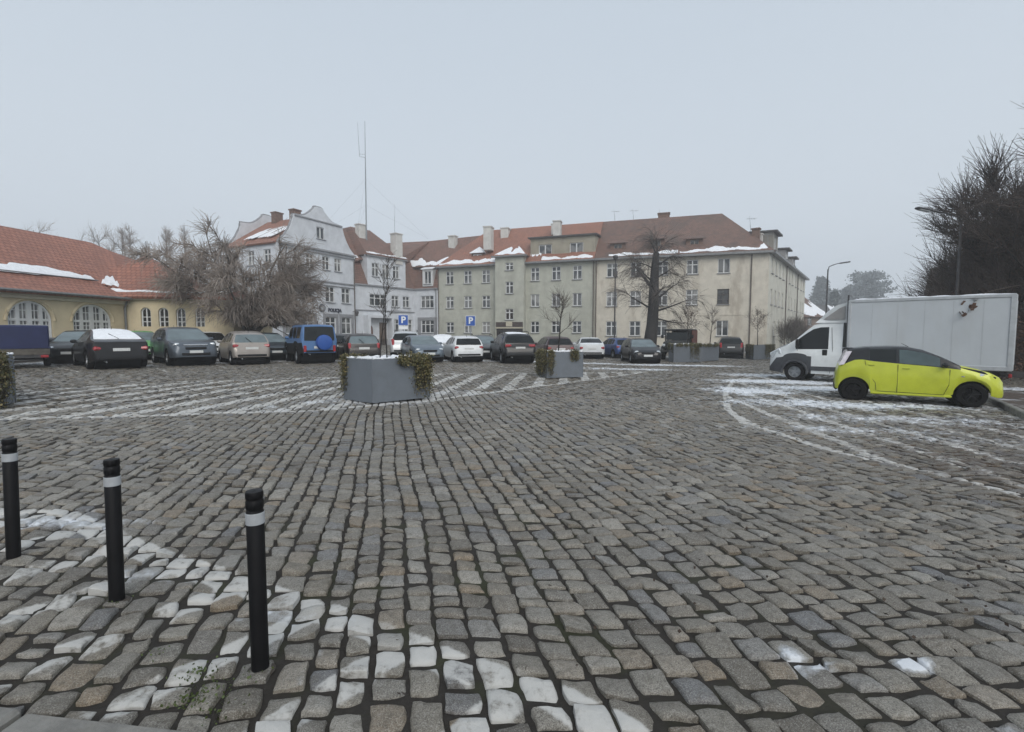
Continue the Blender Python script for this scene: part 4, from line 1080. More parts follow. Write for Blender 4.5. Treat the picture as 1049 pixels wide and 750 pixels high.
def wall(parent, fr, z0, z1, ops, mat, s0=0.0, s1=None, reveal=.14, name='wall', t=0.0, build=True, mb=None, top=None):
    """facade skin with real openings and reveals; ops: (a0, a1, b0, b1, arch)"""
    s1 = fr.L if s1 is None else s1
    m = mb or MB()
    us = sorted({round(q, 4) for q in [s0, s1] + [o[0] for o in ops] + [o[1] for o in ops]}); vs = sorted({round(q, 4) for q in [z0, z1] + [o[2] for o in ops] + [o[3] for o in ops]})
    def inside(u, v): return any(o[0] < u < o[1] and o[2] < v < o[3] for o in ops)
    for i in range(len(us) - 1):
        for j in range(len(vs) - 1):
            if not inside((us[i] + us[i + 1]) / 2, (vs[j] + vs[j + 1]) / 2):
                m.add([fr.p(us[i], t, vs[j]), fr.p(us[i + 1], t, vs[j]), fr.p(us[i + 1], t, vs[j + 1]), fr.p(us[i], t, vs[j + 1])], [(0, 1, 2, 3)])
    for o in ops:
        a0, a1, b0, b1 = o[:4]; r_ = reveal
        arch = o[4] if len(o) > 4 else 0
        P = lambda a, b, d: fr.p(a, t + d, b)
        if not arch:
            loop = [(a0, b0), (a1, b0), (a1, b1), (a0, b1)]
        else:
            zs = b1 - arch; c = (a0 + a1) / 2; hw = (a1 - a0) / 2
            ar = [(c + hw * math.cos(q), zs + arch * math.sin(q)) for q in np.linspace(0, math.pi, 15)]
            loop = [(a0, b0), (a1, b0)] + ar
            for k in range(7):  # spandrels
                m.add([P(*ar[k], 0), P(a1, b1, 0), P(*ar[k + 1], 0)], [(0, 1, 2)])
                m.add([P(*ar[14 - k], 0), P(a0, b1, 0), P(*ar[13 - k], 0)], [(0, 1, 2)])
        n_ = len(loop)
        for k in range(n_):
            p, q = loop[k], loop[(k + 1) % n_]
            m.add([P(*p, 0), P(*q, 0), P(*q, r_), P(*p, r_)], [(0, 1, 2, 3)])
    if mb is None: return m.build(name, mat, parent, world=True)
def plain(m, fr, pts):
    m.add([fr.p(*q) for q in pts], [tuple(range(len(pts)))])
def bar(fr, m, s0, s1, t0, t1, z0, z1):
    c = fr.p((s0 + s1) / 2, (t0 + t1) / 2, (z0 + z1) / 2); m.box(c, (s1 - s0, t1 - t0, z1 - z0), fr.rz); return m
def part(root, name, mat, fr, bars, smooth=False):
    m = MB()
    for b in bars: bar(fr, m, *b)
    return m.build(name, mat, root, smooth, world=True)
def snow_patch(root, quad, seed, th=.07, cov=.9, nx=40, ny=10):
    """ragged melting sheet lying on a roof slope; quad: eave-left, eave-right, top-right, top-left"""
    r_ = np.random.default_rng(seed); a, b, c, d = [Vector(q) for q in quad]
    n = (b - a).cross(d - a).normalized()
    if n.z < 0: n = -n
    ph = r_.uniform(0, 6.28, 6)
    m = MB(); grid = {}
    for i in range(nx + 1):
        u = i / nx
        lim = cov * (.62 + .22 * math.sin(u * 9 + ph[0]) + .16 * math.sin(u * 23 + ph[1]) + r_.normal(0, .06)); low = max(0, .05 + .07 * math.sin(u * 17 + ph[2]) + r_.normal(0, .03))
        lim = max(low + .06, min(1, lim))
        for j in range(ny + 1):
            v = low + (lim - low) * j / ny
            p = a.lerp(b, u).lerp(d.lerp(c, u), v)
            e = i in (0, nx) or j in (0, ny)
            grid[i, j] = len(m.v); m.v.append(p + n * (.012 if e else th * .6 * r_.uniform(.6, 1.2)))
    for i in range(nx):
        for j in range(ny): m.f.append((grid[i, j], grid[i + 1, j], grid[i + 1, j + 1], grid[i, j + 1])); m.m.append(0)
    return m.build('snow_patch', M['snow'], root, True, world=True)
def chimney(roof, loc, size, mat, rz=0):
    m = MB(); x, y, h = size
    m.box((loc[0], loc[1], loc[2] + h / 2), (x, y, h), rz); m.box((loc[0], loc[1], loc[2] + h + .06), (x + .16, y + .16, .12), rz)
    o = Vector(roof.parent.location); 
    return link('chimney', m.mesh('chimney', mat, False, o), roof)
def downpipe(root, fr, s, z0, z1, mat=None, t=-.09):
    m = MB(); m.tube([fr.p(s, t, z0), fr.p(s, t, z1 - .5), fr.p(s, t - .25, z1)], .06, 6); return m.build('downpipe', mat or PIPE, root, world=True)
EAVE, RIDGE = 10.0, 15.2

# ---------------------------------------------------------------- A: the ochre hall on the left
def hall():
    fr = Frame((-24.35, 14.0), (-22.25, 28.3))
    c = fr.p(fr.L / 2, 5, 0); g0 = gz(c.x) - .1
    root = thing('ochre_hall', 'low ochre hall with red tiled roof and large arched white windows', 'hall', (c.x, c.y, g0))
    ez = 3.62
    ops = []; wins = []
    for (pl, pr) in ((-62, -16), (8, 54), (75, 114.5)):
        a0, a1 = ss(fr, pl), ss(fr, pr)
        wins.append((a0, a1))
    zt = fr.hit(31, 308)[1]; zb = fr.hit(31, 346)[1]
    ops = [(a0, a1, zb, zt, .95) for a0, a1 in wins]
    m = MB()
    wall(root, fr, g0, ez, ops, None, mb=m)
    plain(m, fr, [(fr.L, 0, g0), (fr.L, 10, g0), (fr.L, 10, ez), (fr.L, 0, ez)]); plain(m, fr, [(0, 0, g0), (0, 10, g0), (0, 10, ez), (0, 0, ez)]); plain(m, fr, [(0, 10, g0), (fr.L, 10, g0), (fr.L, 10, ez), (0, 10, ez)])
    m.build('wall', PL['ochre'], root, world=True)
    for n_, (a0, a1) in enumerate(wins):            # arched window: mullions, transom, fine bars
        c_ = (a0 + a1) / 2; hw = (a1 - a0) / 2; zs = zt - .95
        m = MB()
        arc = [fr.p(c_ + (hw - .05) * math.cos(q), .13, zs + .90 * math.sin(q)) for q in np.linspace(0, math.pi, 17)]
        m.tube([fr.p(a1 - .05, .13, zb)] + arc + [fr.p(a0 + .05, .13, zb)], .07, 5)
        for q in (-.52, 0.0, .52): bar(fr, m, c_ + q * hw * 1.0 - (.085 if q else .11), c_ + q * hw + (.085 if q else .11), .08, .18, zb, zs + .93 * math.sqrt(1 - q * q) - .03)
        bar(fr, m, a0 + .06, a1 - .06, .085, .175, zs - .02, zs + .10); bar(fr, m, a0, a1, .08, .18, zb, zb + .1)
        for q in (-.78, -.26, .26, .78): bar(fr, m, c_ + q * hw - .018, c_ + q * hw + .018, .11, .15, zb, zs + .9 * math.sqrt(1 - q * q) - .05)
        for z in (.25, .5, .75): bar(fr, m, a0 + .05, a1 - .05, .112, .148, zb + z * (zs - zb) - .018, zb + z * (zs - zb) + .018)
        bar(fr, m, c_ - hw * .8, c_ + hw * .8, .112, .148, zs + .47, zs + .505)
        o = m.build('window', WHITE, root, world=True)
        g = MB(); g.add([fr.p(c_ + (hw - .02) * math.cos(q), .16, zs + .93 * math.sin(q)) for q in np.linspace(0, math.pi, 17)] + [fr.p(a0 + .02, .16, zb), fr.p(a1 - .02, .16, zb)], [tuple(range(19))])
        ob = link('pane', g.mesh('pane', PANE2 if n_ == 1 else PANE, False, root.location), o)
        k = MB(); bar(fr, k, a0 - .1, a1 + .1, -.12, .1, zb - .1, zb); link('sill', k.mesh('sill', TRIM, False, root.location), o)
        ar = MB(); ar.tube([fr.p(c_ + (hw + .10) * math.cos(q), -.01, zs + 1.05 * math.sin(q)) for q in np.linspace(0, math.pi, 17)], .07, 4); ar.build('arch_moulding', PL['ochre'], root, world=True)
    part(root, 'plinth', PL['grey'], fr, [(0, fr.L, -.08, .02, g0, g0 + .95)] + [(0, fr.L, -.095, -.07, g0 + z, g0 + z + .03) for z in (.25, .5, .75)])
    part(root, 'cornice', CREAMT, fr, [(-.2, fr.L + .05, -.22, .05, ez - .22, ez - .06), (-.2, fr.L + .02, -.12, .03, ez - .36, ez - .22)])
    # main roof, hipped at the far end, flared at the eave
    rz_ = fr.hit(0, 231, 5)[1]
    e = -.45
    planes = []
    hipS = ss(fr, 92, 242, 5)
    roof_plane(planes, [fr.p(-1, e, ez - .02), fr.p(fr.L - .1, e, ez - .02), fr.p(fr.L - .6, .9, ez + .78), fr.p(-1, .9, ez + .78)])
    roof_plane(planes, [fr.p(-1, .9, ez + .78), fr.p(fr.L - .6, .9, ez + .78), fr.p(hipS, 5, rz_), fr.p(-1, 5, rz_)])
    roof_plane(planes, [fr.p(-1, 10.4, ez), fr.p(-1, 5, rz_), fr.p(hipS, 5, rz_), fr.p(fr.L + .3, 10.4, ez)])
    roof_plane(planes, [fr.p(fr.L - .1, e, ez - .02), fr.p(fr.L + .3, 10.4, ez), fr.p(hipS, 5, rz_), fr.p(fr.L - .6, .9, ez + .78)])
    roof_plane(planes, [fr.p(hipS, 5, rz_), at(113, 257, 32.0), fr.p(fr.L - .6, .9, ez + .78)]); roof_plane(planes, [fr.p(fr.L - .6, .9, ez + .78), at(131, 296, 28.9), at(113, 257, 32.0)]); roof_plane(planes, [at(131, 296, 28.9), at(140, 267, 34.0), at(113, 257, 32.0)])
    Q_, V_, S_ = fr.p(fr.L - .6, .9, ez + .78), at(131, 296, 28.9), at(113, 257, 32.0)
    snow_patch(root, [Q_, V_, V_.lerp(S_, .40), Q_.lerp(S_, .20)], 4, .12, 1.4, 16, 8)
    rf = build_roof('roof', planes, RM['hall'], root)
    m = MB(); m.tube([fr.p(-1, e - .06, ez - .02), fr.p(fr.L - .1, e - .06, ez - .02)], .075, 6); m.build('gutter', GUT, root, world=True)
    # band of snow held by the snow guard
    a = fr.p(-1, 1.0, ez + .92); b = fr.p(fr.L - .75, 1.0, ez + .92)
    up = (fr.p(0, 5, rz_) - fr.p(0, .9, ez + .78)); up = up.normalized()
    snow_patch(root, [a, b, b + up * .95, a + up * .95], 3, .10, 1.15, 60, 6)
    m = MB(); m.tube([a - up * .12 + Vector((0, 0, .12)), b - up * .12 + Vector((0, 0, .12))], .03, 5); m.build('snow_guard', GUT, root, world=True)
    downpipe(root, fr, fr.L - .15, g0, ez, GUT)
hall()
def hall_wing():
    fr = Frame((-22.25, 28.3), (-16.6, 29.2))
    c = fr.p(fr.L / 2, 3, 0); g0 = gz(c.x) - .1; ez = 3.75
    root = thing('hall_wing', 'ochre wing with pyramid tiled roof and narrow arched windows behind the bare tree', 'hall', (c.x, c.y, g0))
    ws = [(ss(fr, a), ss(fr, b)) for a, b in ((144.5, 155), (162.5, 173), (180.5, 190.5), (200, 210))]
    zt, zb = fr.hit(150, 315)[1], fr.hit(150, 334.5)[1]
    m = MB(); wall(root, fr, g0, ez, [(a, b, zb, zt, (b - a) / 2) for a, b in ws], None, mb=m)
    plain(m, fr, [(fr.L, 0, g0), (fr.L, 7, g0), (fr.L, 7, ez), (fr.L, 0, ez)]); plain(m, fr, [(0, 7, g0), (fr.L, 7, g0), (fr.L, 7, ez), (0, 7, ez)]); plain(m, fr, [(0, 0, g0), (0, 7, g0), (0, 7, ez), (0, 0, ez)])
    m.build('wall', PL['ochre'], root, world=True)
    for a, b in ws:
        hw = (b - a) / 2; c_ = (a + b) / 2
        m = MB(); m.tube([fr.p(b - .03, .12, zb)] + [fr.p(c_ + (hw - .03) * math.cos(q), .12, zt - hw + (hw - .03) * math.sin(q)) for q in np.linspace(0, math.pi, 13)] + [fr.p(a + .03, .12, zb)], .045, 5)
        bar(fr, m, c_ - .03, c_ + .03, .10, .15, zb, zt - .04)
        for z in (.25, .5): bar(fr, m, a, b, .105, .145, zb + (zt - zb) * z - .02, zb + (zt - zb) * z + .02)
        o = m.build('window', WHITE, root, world=True)
        g = MB(); g.add([fr.p(c_ + (hw - .01) * math.cos(q), .15, zt - hw + (hw - .01) * math.sin(q)) for q in np.linspace(0, math.pi, 13)] + [fr.p(a, .15, zb), fr.p(b, .15, zb)], [tuple(range(15))])
        link('pane', g.mesh('pane', PANED, False, root.location), o)
    part(root, 'plinth', PL['grey'], fr, [(0, fr.L, -.06, .02, g0, g0 + .7)])
    part(root, 'cornice', CREAMT, fr, [(-.1, fr.L + .2, -.2, .04, ez - .2, ez - .06)])
    ap = at(150, 262, 31.2); s_, t_ = (ap - fr.A).dot(fr.d), (ap - fr.A).dot(fr.n)
    e0 = at(176, 301, 28.0); sE = 3.4
    planes = []; z0 = ez - .02; zr = ap.z
    A_ = fr.p(s_ - 3.6, -.4, z0); B_ = fr.p(s_ + 4.2, -.4, z0); C_ = fr.p(s_ + 4.2, 7.2, z0); D_ = fr.p(s_ - 3.6, 7.2, z0); P_ = fr.p(s_, t_, zr)
    for q in ((A_, B_, P_), (B_, C_, P_), (C_, D_, P_), (D_, A_, P_)): roof_plane(planes, q)
    r2 = fr.p(fr.L + .3, -.4, z0); r3 = fr.p(fr.L + .3, 7.2, z0); k0 = fr.p(s_ + 2.5, 3.0, z0 + 1.05); k1 = fr.p(fr.L - 1.6, 3.0, z0 + 1.05); roof_plane(planes, [r2, r3, k1])
    roof_plane(planes, [fr.p(s_ + 2, -.38, z0 + .02), r2, k1, k0]); roof_plane(planes, [k0, k1, r3, fr.p(s_ + 2, 7.1, z0)])
    build_roof('roof', planes, RM['hall'], root)
    up = (P_ - (A_ + B_) / 2).normalized()
    snow_patch(root, [A_ + up * .5, B_ + up * .3, B_ + up * .9 - fr.d * .7, A_ + up * .9 + fr.d * .9], 5, .08, .8)
    snow_patch(root, [fr.p(s_ + 4, -.2, z0 + .22), fr.p(fr.L, -.2, z0 + .22), fr.p(fr.L, .6, z0 + .62), fr.p(s_ + 4, .6, z0 + .62)], 6, .08, .8)
    m = MB(); m.tube([fr.p(s_, t_, zr - .1), fr.p(s_, t_, zr + .9)], [.05, .02], 5); m.build('finial', GUT, root, world=True)
    m = MB(); m.tube([fr.p(fr.L, .4, g0), fr.p(fr.L, .4, g0 + 1.2)], .05); 
hall_wing()

# ---------------------------------------------------------------- B: police station
def gable_profile(w, z0, h):
    pr = [(1.0, 0), (.97, .05), (.86, .16), (.76, .32), (.69, .48), (.65, .62), (.65, .68), (.44, .70), (.34, .74), (.24, .82), (.16, .90), (.12, .95), (.12, .975), (.06, 1.0)]
    r_ = [(w / 2 + a * w / 2, z0 + b * h) for a, b in pr]; l_ = [(w / 2 - a * w / 2, z0 + b * h) for a, b in pr[::-1]]
    return r_ + l_
def police():
    A = at(286.5, 300, 47.0); B = at(363.5, 300, 55.8)
    fr = Frame(A, B); c = fr.p(fr.L / 2, 6, 0); g0 = gz(c.x) - .3
    root = thing('police_station', 'pale police station with curved gable, round badge and dark lettering', 'police station', (c.x, c.y, g0))
    cz = fr.hit(362, 262.5)[1]; pk = at(328, 212.5, fr.p(fr.L / 2, 0, 0).y).z
    c2 = fr.hit(362, 292)[1]
    rows = {'top': (fr.hit(344, 264.5)[1], fr.hit(344, 278)[1]), 'mid': (fr.hit(344, 294.5)[1], fr.hit(344, 310)[1]), 'low': (fr.hit(344, 325)[1], fr.hit(344, 342)[1])}
    xs = [298, 317, 339.5, 355.2]
    # mirror so the bays are even
    sv = [ss(fr, q) for q in (307, 319.5, 335.5, 347.5)]; sv2 = [ss(fr, q) for q in (299, 316, 339, 355)]
    ops = []; W_ = []
    for (nm, cols, hw, k) in (('top', sv, .48, 'cross'), ('mid', sv2, .62, 'cross'), ('low', sv2, .70, 'cross')):
        z1, z0 = rows[nm]
        for s in cols: ops.append((s - hw, s + hw, z0, z1)); W_.append((s - hw, s + hw, z0, z1, k))
    sg = ss(fr, 328, 240); gz1, gz0 = fr.hit(328, 233)[1], fr.hit(328, 245)[1]
    m = MB(); wall(root, fr, g0, cz, ops, None, mb=m)
    dp = 8.0
    # left flank (seen through the tree), right flank and rear
    fl = Frame(fr.p(0, dp, 0), fr.p(0, 0, 0))
    ops2 = []; W2 = []
    for nm in ('top', 'mid', 'low'):
        z1, z0 = rows[nm]
        for q in (1.5, 4.0, 6.4): ops2.append((q - .5, q + .5, z0, z1)); W2.append((q - .5, q + .5, z0, z1))
    wall(root, fl, g0, cz, ops2, None, mb=m)
    plain(m, fr, [(fr.L, 0, g0), (fr.L, dp, g0), (fr.L, dp, cz), (fr.L, 0, cz)]); plain(m, fr, [(0, dp, g0), (fr.L, dp, g0), (fr.L, dp, cz), (0, dp, cz)])
    m.build('wall', PL['pale'], root, world=True)
    for q in W_: window(root, fr, *q[:4], q[4])
    for q in W2: window(root, fl, *q, 'cross')
    # gables front and rear: solid plates with the curved outline
    for t0, t1, shift in ((-.10, .30, 0), (dp - .2, dp + .15, 0)):
        prof = gable_profile(fr.L, cz, pk - cz)
        g = MB(); n_ = len(prof)
        if t0 < 0:      # front gable has a window opening: build the plate in vertical strips around it
            a0, a1 = sg - .55, sg + .55
            def topz(s):
                for (x0, y0), (x1, y1) in zip(prof, prof[1:]):
                    lo, hi = min(x0, x1), max(x0, x1)
                    if lo <= s <= hi and hi > lo: return max(y0, y1) if hi - lo < 1e-6 else y0 + (y1 - y0) * (s - x0) / (x1 - x0)
                return cz
            cuts = sorted({round(x, 4) for x, _ in prof} | {round(a0, 4), round(a1, 4)})
            for x0, x1 in zip(cuts, cuts[1:]):
                e = 1e-4; zl, zr_ = topz(x0 + e), topz(x1 - e)
                if a0 - 1e-6 <= x0 and x1 <= a1 + 1e-6:
                    g.slab([fr.p(x0, t0, cz), fr.p(x1, t0, cz), fr.p(x1, t0, gz0), fr.p(x0, t0, gz0)], fr.n * (t1 - t0)); g.slab([fr.p(x0, t0, gz1), fr.p(x1, t0, gz1), fr.p(x1, t0, zr_), fr.p(x0, t0, zl)], fr.n * (t1 - t0))
                else: g.slab([fr.p(x0, t0, cz), fr.p(x1, t0, cz), fr.p(x1, t0, zr_), fr.p(x0, t0, zl)], fr.n * (t1 - t0))
        else: g.slab([fr.p(a, t0, z) for a, z in prof], fr.n * (t1 - t0))
        o = g.build('gable', PL['pale'], root, world=True)
        cp_ = MB(); cp_.tube([fr.p(a, (t0 + t1) / 2, z + .03) for a, z in prof], .13, 5); link('coping', cp_.mesh('coping', TRIM, False, root.location), o)
    window(root, fr, sg - .55, sg + .55, gz0, gz1, 'double', .05)
    zs_ = cz + (pk - cz) * .68
    part(root, 'cornice', TRIM, fr, [(-.1, fr.L + .1, -.26, .0, cz - .12, cz + .06), (-.05, fr.L + .05, -.16, 0, cz - .40, cz - .30), (0, fr.L, -.13, 0, c2 - .08, c2 + .06), (0, fr.L, -.10, 0, c2 - .42, c2 - .34), (fr.L * .19, fr.L * .81, -.22, -.10, zs_ - .1, zs_ + .02)])
    # window surrounds on the ground floor
    z1, z0 = rows['low']
    for s in sv2:
        part(root, 'window_surround', TRIM, fr, [(s - 1.05, s - .72, -.05, .02, z0 - .7, z1 + .35), (s + .72, s + 1.05, -.05, .02, z0 - .7, z1 + .35), (s - .72, s + .72, -.05, .02, z1 + .02, z1 + .35), (s - .72, s + .72, -.05, .02, z0 - .7, z0 - .08)])
    part(root, 'plinth', PL['grey'], fr, [(0, fr.L, -.07, .02, g0, g0 + 1.0)])
    # roof: ridge runs back from the gable, bell-cast eaves
    rz_ = pk - .75; w2 = fr.L / 2; planes = []
    for s_, e_ in ((1, -1), (-1, 1)):
        a = w2 - s_ * (w2 + .3)
        roof_plane(planes, [fr.p(a, .28, cz + .0), fr.p(a, dp, cz + .0), fr.p(w2 - s_ * w2 * .72, dp, cz + 1.15), fr.p(w2 - s_ * w2 * .72, .28, cz + 1.15)])
        roof_plane(planes, [fr.p(w2 - s_ * w2 * .72, .28, cz + 1.15), fr.p(w2 - s_ * w2 * .72, dp, cz + 1.15), fr.p(w2, dp, rz_), fr.p(w2, .28, rz_)])
    rf = build_roof('roof', planes, RM['new'], root)
    for q in (3.2, 6.0): p = fr.p(w2 - .2, q, rz_ - .4); chimney(rf, p, (.9, .7, 1.1), BRICKB, fr.rz)
    lo0, lo1 = fr.p(.30, 1.0, cz + .65), fr.p(.30, 7.2, cz + .65); hi0, hi1 = fr.p(w2 * .68, 1.0, cz + 1.15 + (rz_ - cz - 1.15) * .55), fr.p(w2 * .68, 7.2, cz + 1.15 + (rz_ - cz - 1.15) * .55)
    for k, (u0, u1) in enumerate(((.05, .22), (.26, .40), (.46, .72))):
        snow_patch(root, [lo0.lerp(lo1, u0), lo0.lerp(lo1, u1), hi0.lerp(hi1, u1), hi0.lerp(hi1, u0)], 20 + k, .12, 1.1, 14, 10)
    # badge and lettering
    bs, bz = fr.hit(329.5, 315.5)
    m = MB(); m.lathe([(0, .06), (.36, .06), (.42, .03), (.42, -.02), (0, -.02)], (0, 0, 0), 20, 'Y')
    st = MB(); n8 = 8
    pts = [(math.cos(math.pi * i / n8) * (.34 if i % 2 == 0 else .2), math.sin(math.pi * i / n8) * (.34 if i % 2 == 0 else .2)) for i in range(2 * n8)]
    o = m.build('badge', surf('dark_badge', (.05, .06, .08), .5), root); o.location = fr.p(bs, -.09, bz) - Vector(root.location); o.rotation_euler = (0, 0, fr.rz)
    st.slab([(x, -.075, z) for x, z in pts], (0, -.03, 0)); st.build('star', surf('silver_star', (.42, .43, .45), .4, .4), o)
    t0_ = fr.hit(334.5, 317)[0]; t1_ = fr.hit(347, 318)[0]; zt = fr.hit(341, 318)[1]
    tx = lettering('POLICJA', .50, .03, surf('dark_letters', (.02, .024, .045), .5), root); tx.location = fr.p((t0_ + t1_) / 2 + .25, -.06, zt) - Vector(root.location); tx.rotation_euler = (math.pi / 2, 0, fr.rz)
    downpipe(root, fr, fr.L - .12, g0, cz - .2)
    # lantern on a bracket
    ls, lz = fr.hit(361.5, 322)
    m = MB(); m.tube([fr.p(ls, 0, lz + .3), fr.p(ls, -.55, lz + .42)], .03, 5); q = fr.p(ls, -.6, 0); m.lathe([(0, .40), (.2, .30), (.22, .22), (.13, -.2), (0, -.24)], (q.x, q.y, lz), 8); m.build('lantern', M['dark_steel'], root, world=True)
    return fr, cz
pfr, pcz = police()

def police_range():
    """lower range with the mansard roof, continuing the police front"""
    A = pfr.p(pfr.L + .02, .25, 0); C = Vector((-12.6, 63.2, 0)); E = Vector((-9.3, 61.75, 0))
    f0 = Frame(A, C); fr = f0
    f2 = Frame(C, E)
    c = fr.p(fr.L / 2, 4, 0); g0 = gz(c.x) - .3
    root = thing('mansard_range', 'pale range with brown mansard roof and entrance porch, between police gable and green block', 'building', (c.x, c.y, g0))
    lo = fr.hit(400, 294)[1]; up_ = fr.hit(400, 265)[1]
    r1 = (fr.hit(405, 303)[1], fr.hit(405, 314.5)[1]); r0 = (fr.hit(405, 327)[1], fr.hit(405, 341)[1]); rt = (fr.hit(405, 272.5)[1], fr.hit(405, 285.5)[1])
    ops = []; W_ = []
    def ad(px, hw, row, k): s = ss(fr, px); ops.append((s - hw, s + hw, row[1], row[0])); W_.append((s - hw, s + hw, row[1], row[0], k))
    ad(387.5, 1.15, r1, 'triple'); ad(405.3, .55, r1, 'cross'); ad(416.5, .55, r1, 'cross'); ad(418.5, .6, r0, 'cross'); ad(405.3, .6, r0, 'cross')
    sd0, sd1 = ss(fr, 389.5), ss(fr, 395.5)
    m = MB(); wall(root, fr, g0, lo, ops, None, mb=m)
    plain(m, fr, [(0, 9, g0), (fr.L, 9, g0), (fr.L, 9, lo), (0, 9, lo)]); 
    o2 = []; W2 = []
    s = ss(f2, 437.5, 302, 0)
    ra = (f2.hit(437, 303)[1], f2.hit(437, 315.5)[1]); rb = (f2.hit(437, 328)[1], f2.hit(437, 341)[1])
    for row in (ra, rb): o2.append((s - .95, s + .95, row[1], row[0])); W2.append((s - .95, s + .95, row[1], row[0]))
    wall(root, f2, g0, lo, o2, None, mb=m)
    m.build('wall', PL['pale'], root, world=True)
    for q in W_: window(root, fr, *q)
    for q in W2: window(root, f2, *q, 'triple')
    part(root, 'cornice', TRIM, fr, [(0, fr.L, -.2, 0, lo - .12, lo + .04), (0, fr.L, -.10, 0, fr.hit(400, 319)[1] - .06, fr.hit(400, 319)[1] + .06)])
    part(root, 'cornice', TRIM, f2, [(0, f2.L, -.2, 0, lo - .12, lo + .04)])
    part(root, 'window_surround', TRIM, f2, [(s - 1.45, s - .98, -.05, .02, rb[1] - .8, rb[0] + .35), (s + .98, s + 1.45, -.05, .02, rb[1] - .8, rb[0] + .35), (s - .98, s + .98, -.05, .02, rb[0] + .02, rb[0] + .35)])
    part(root, 'plinth', PL['grey'], fr, [(0, fr.L, -.07, .02, g0, g0 + 1.0)])
    # white upper storey front set in the mansard
    u0, u1 = ss(fr, 376.5, 280), ss(fr, 415.5, 280)
    m = MB(); ops3 = []; W3 = []
    for px in (384.8, 395.3, 406):
        q = ss(fr, px, 280); ops3.append((q - .5, q + .5, rt[1], rt[0])); W3.append((q - .5, q + .5, rt[1], rt[0]))
    wall(root, fr, lo + .05, up_, ops3, None, s0=u0, s1=u1, mb=m, t=.02)
    for a in (u0, u1): plain(m, fr, [(a, .02, lo), (a, 2.6, lo), (a, 2.6, up_), (a, .02, up_)])
    m.build('upper_storey', PL['pale'], root, world=True)
    for q in W3: window(root, fr, *q, 'cross', .15)
    part(root, 'eave_board', TRIM, fr, [(u0 - .2, u1 + .2, -.25, .1, up_ - .05, up_ + .12)])
    # roof: steep lower slope, hipped upper slope
    t1 = 1.7; rz_ = fr.hit(378, 236, 4)[1]; planes = []
    R0 = at(408, 250.5, 67.5); R1 = at(500, 240.5, 66.0)
    K = fr.p(fr.L, 0, lo)
    roof_plane(planes, [fr.p(-.0, -.1, lo + .02), fr.p(u0, -.1, lo + .02), fr.p(u0, t1, up_), fr.p(0, t1, up_)])
    roof_plane(planes, [fr.p(u1, -.1, lo + .02), fr.p(fr.L, -.1, lo + .02), fr.p(fr.L, t1, up_ + .1), fr.p(u1, t1, up_ + .1)])
    roof_plane(planes, [f2.p(0, -.1, lo + .02), f2.p(f2.L + .1, -.1, lo + .02), f2.p(f2.L + .1, 1.0, EAVE + .5), f2.p(0, 1.0, EAVE + .5)])
    roof_plane(planes, [K + Vector((0, 0, .02)), fr.p(fr.L, t1, up_ + .1), R0 * .3 + f2.p(0, 1.0, EAVE + .5) * .7, f2.p(0, 1.0, EAVE + .5)])
    # front hip above the white storey
    hs = (u0 + u1) / 2
    roof_plane(planes, [fr.p(u0 - .3, -.3, up_ + .1), fr.p(u1 + .3, -.3, up_ + .1), fr.p(hs + .6, 4, rz_), fr.p(hs - 2.2, 4, rz_)])
    roof_plane(planes, [fr.p(u1 + .3, -.3, up_ + .1), fr.p(u1 + .3, 6, up_ + .4), fr.p(hs + .6, 6, rz_), fr.p(hs + .6, 4, rz_)])
    roof_plane(planes, [fr.p(u0 - .3, -.3, up_ + .1), fr.p(hs - 2.2, 4, rz_), fr.p(hs - 2.2, 7, rz_), fr.p(u0 - .3, 7, up_ + .1)])
    # link back to the police roof
    roof_plane(planes, [fr.p(-.1, .8, lo + 2.4), fr.p(u0 + .5, .8, lo + 3.2), fr.p(u0 + .5, 5, rz_ - .2), fr.p(-3.0, 5, rz_ - .4)])
    # long upper slope towards the green block
    roof_plane(planes, [fr.p(u1 - .6, t1 - .3, up_ - .05), fr.p(fr.L + .2, t1 - .3, up_ + .15), R1 * .35 + R0 * .65, R0 + Vector((-1.8, .4, .25))])
    e0, e1 = f2.p(-.4, .4, EAVE + .15), f2.p(f2.L + .2, .4, EAVE + .15)
    roof_plane(planes, [e0, e1, R1, R0])
    rf = build_roof('roof', planes, RM['pol'], root)
    snow_patch(root, [e0.lerp(R0, .02), e1.lerp(R1, .02), e1.lerp(R1, .30), e0.lerp(R0, .42)], 31, .12, .95, 30, 10)
    snow_patch(root, [fr.p(u0 - .2, -.2, up_ + .22), fr.p(u1 + .2, -.2, up_ + .22), fr.p(u1 - .1, .5, up_ + .82), fr.p(u0 + .1, .5, up_ + .82)], 32, .06, .5)
    snow_patch(root, [fr.p(-.3, 1.0, lo + 2.75), fr.p(1.6, 1.0, lo + 3.1), fr.p(1.6, 2.0, lo + 3.9), fr.p(-.3, 2.0, lo + 3.5)], 33, .2, 1.1, 12, 8)
    p = at(406.3, 258, 61.5); chimney(rf, (p.x, p.y, p.z - 1.6), (1.05, 1.0, 1.6 + at(406, 240.5, 61.5).z - p.z), BRICKC, fr.rz)
    p = at(369.5, 237, 60); chimney(rf, (p.x, p.y, p.z - 1.2), (1.0, .8, 1.9), BRICKC, fr.rz)
    p = at(464, 247, 65.5); chimney(rf, (p.x, p.y, p.z - 1.2), (.95, .8, 1.75), BRICKC, f2.rz)
    # dormer on the short bay
    s = ss(f2, 438.5, 285); zd0, zd1 = f2.hit(438, 291)[1], f2.hit(438, 278)[1]
    m = MB(); wall(root, f2, zd0 - .3, zd1 + .25, [(s - .5, s + .5, zd0, zd1)], None, s0=s - .75, s1=s + .75, mb=m, t=-.12); 
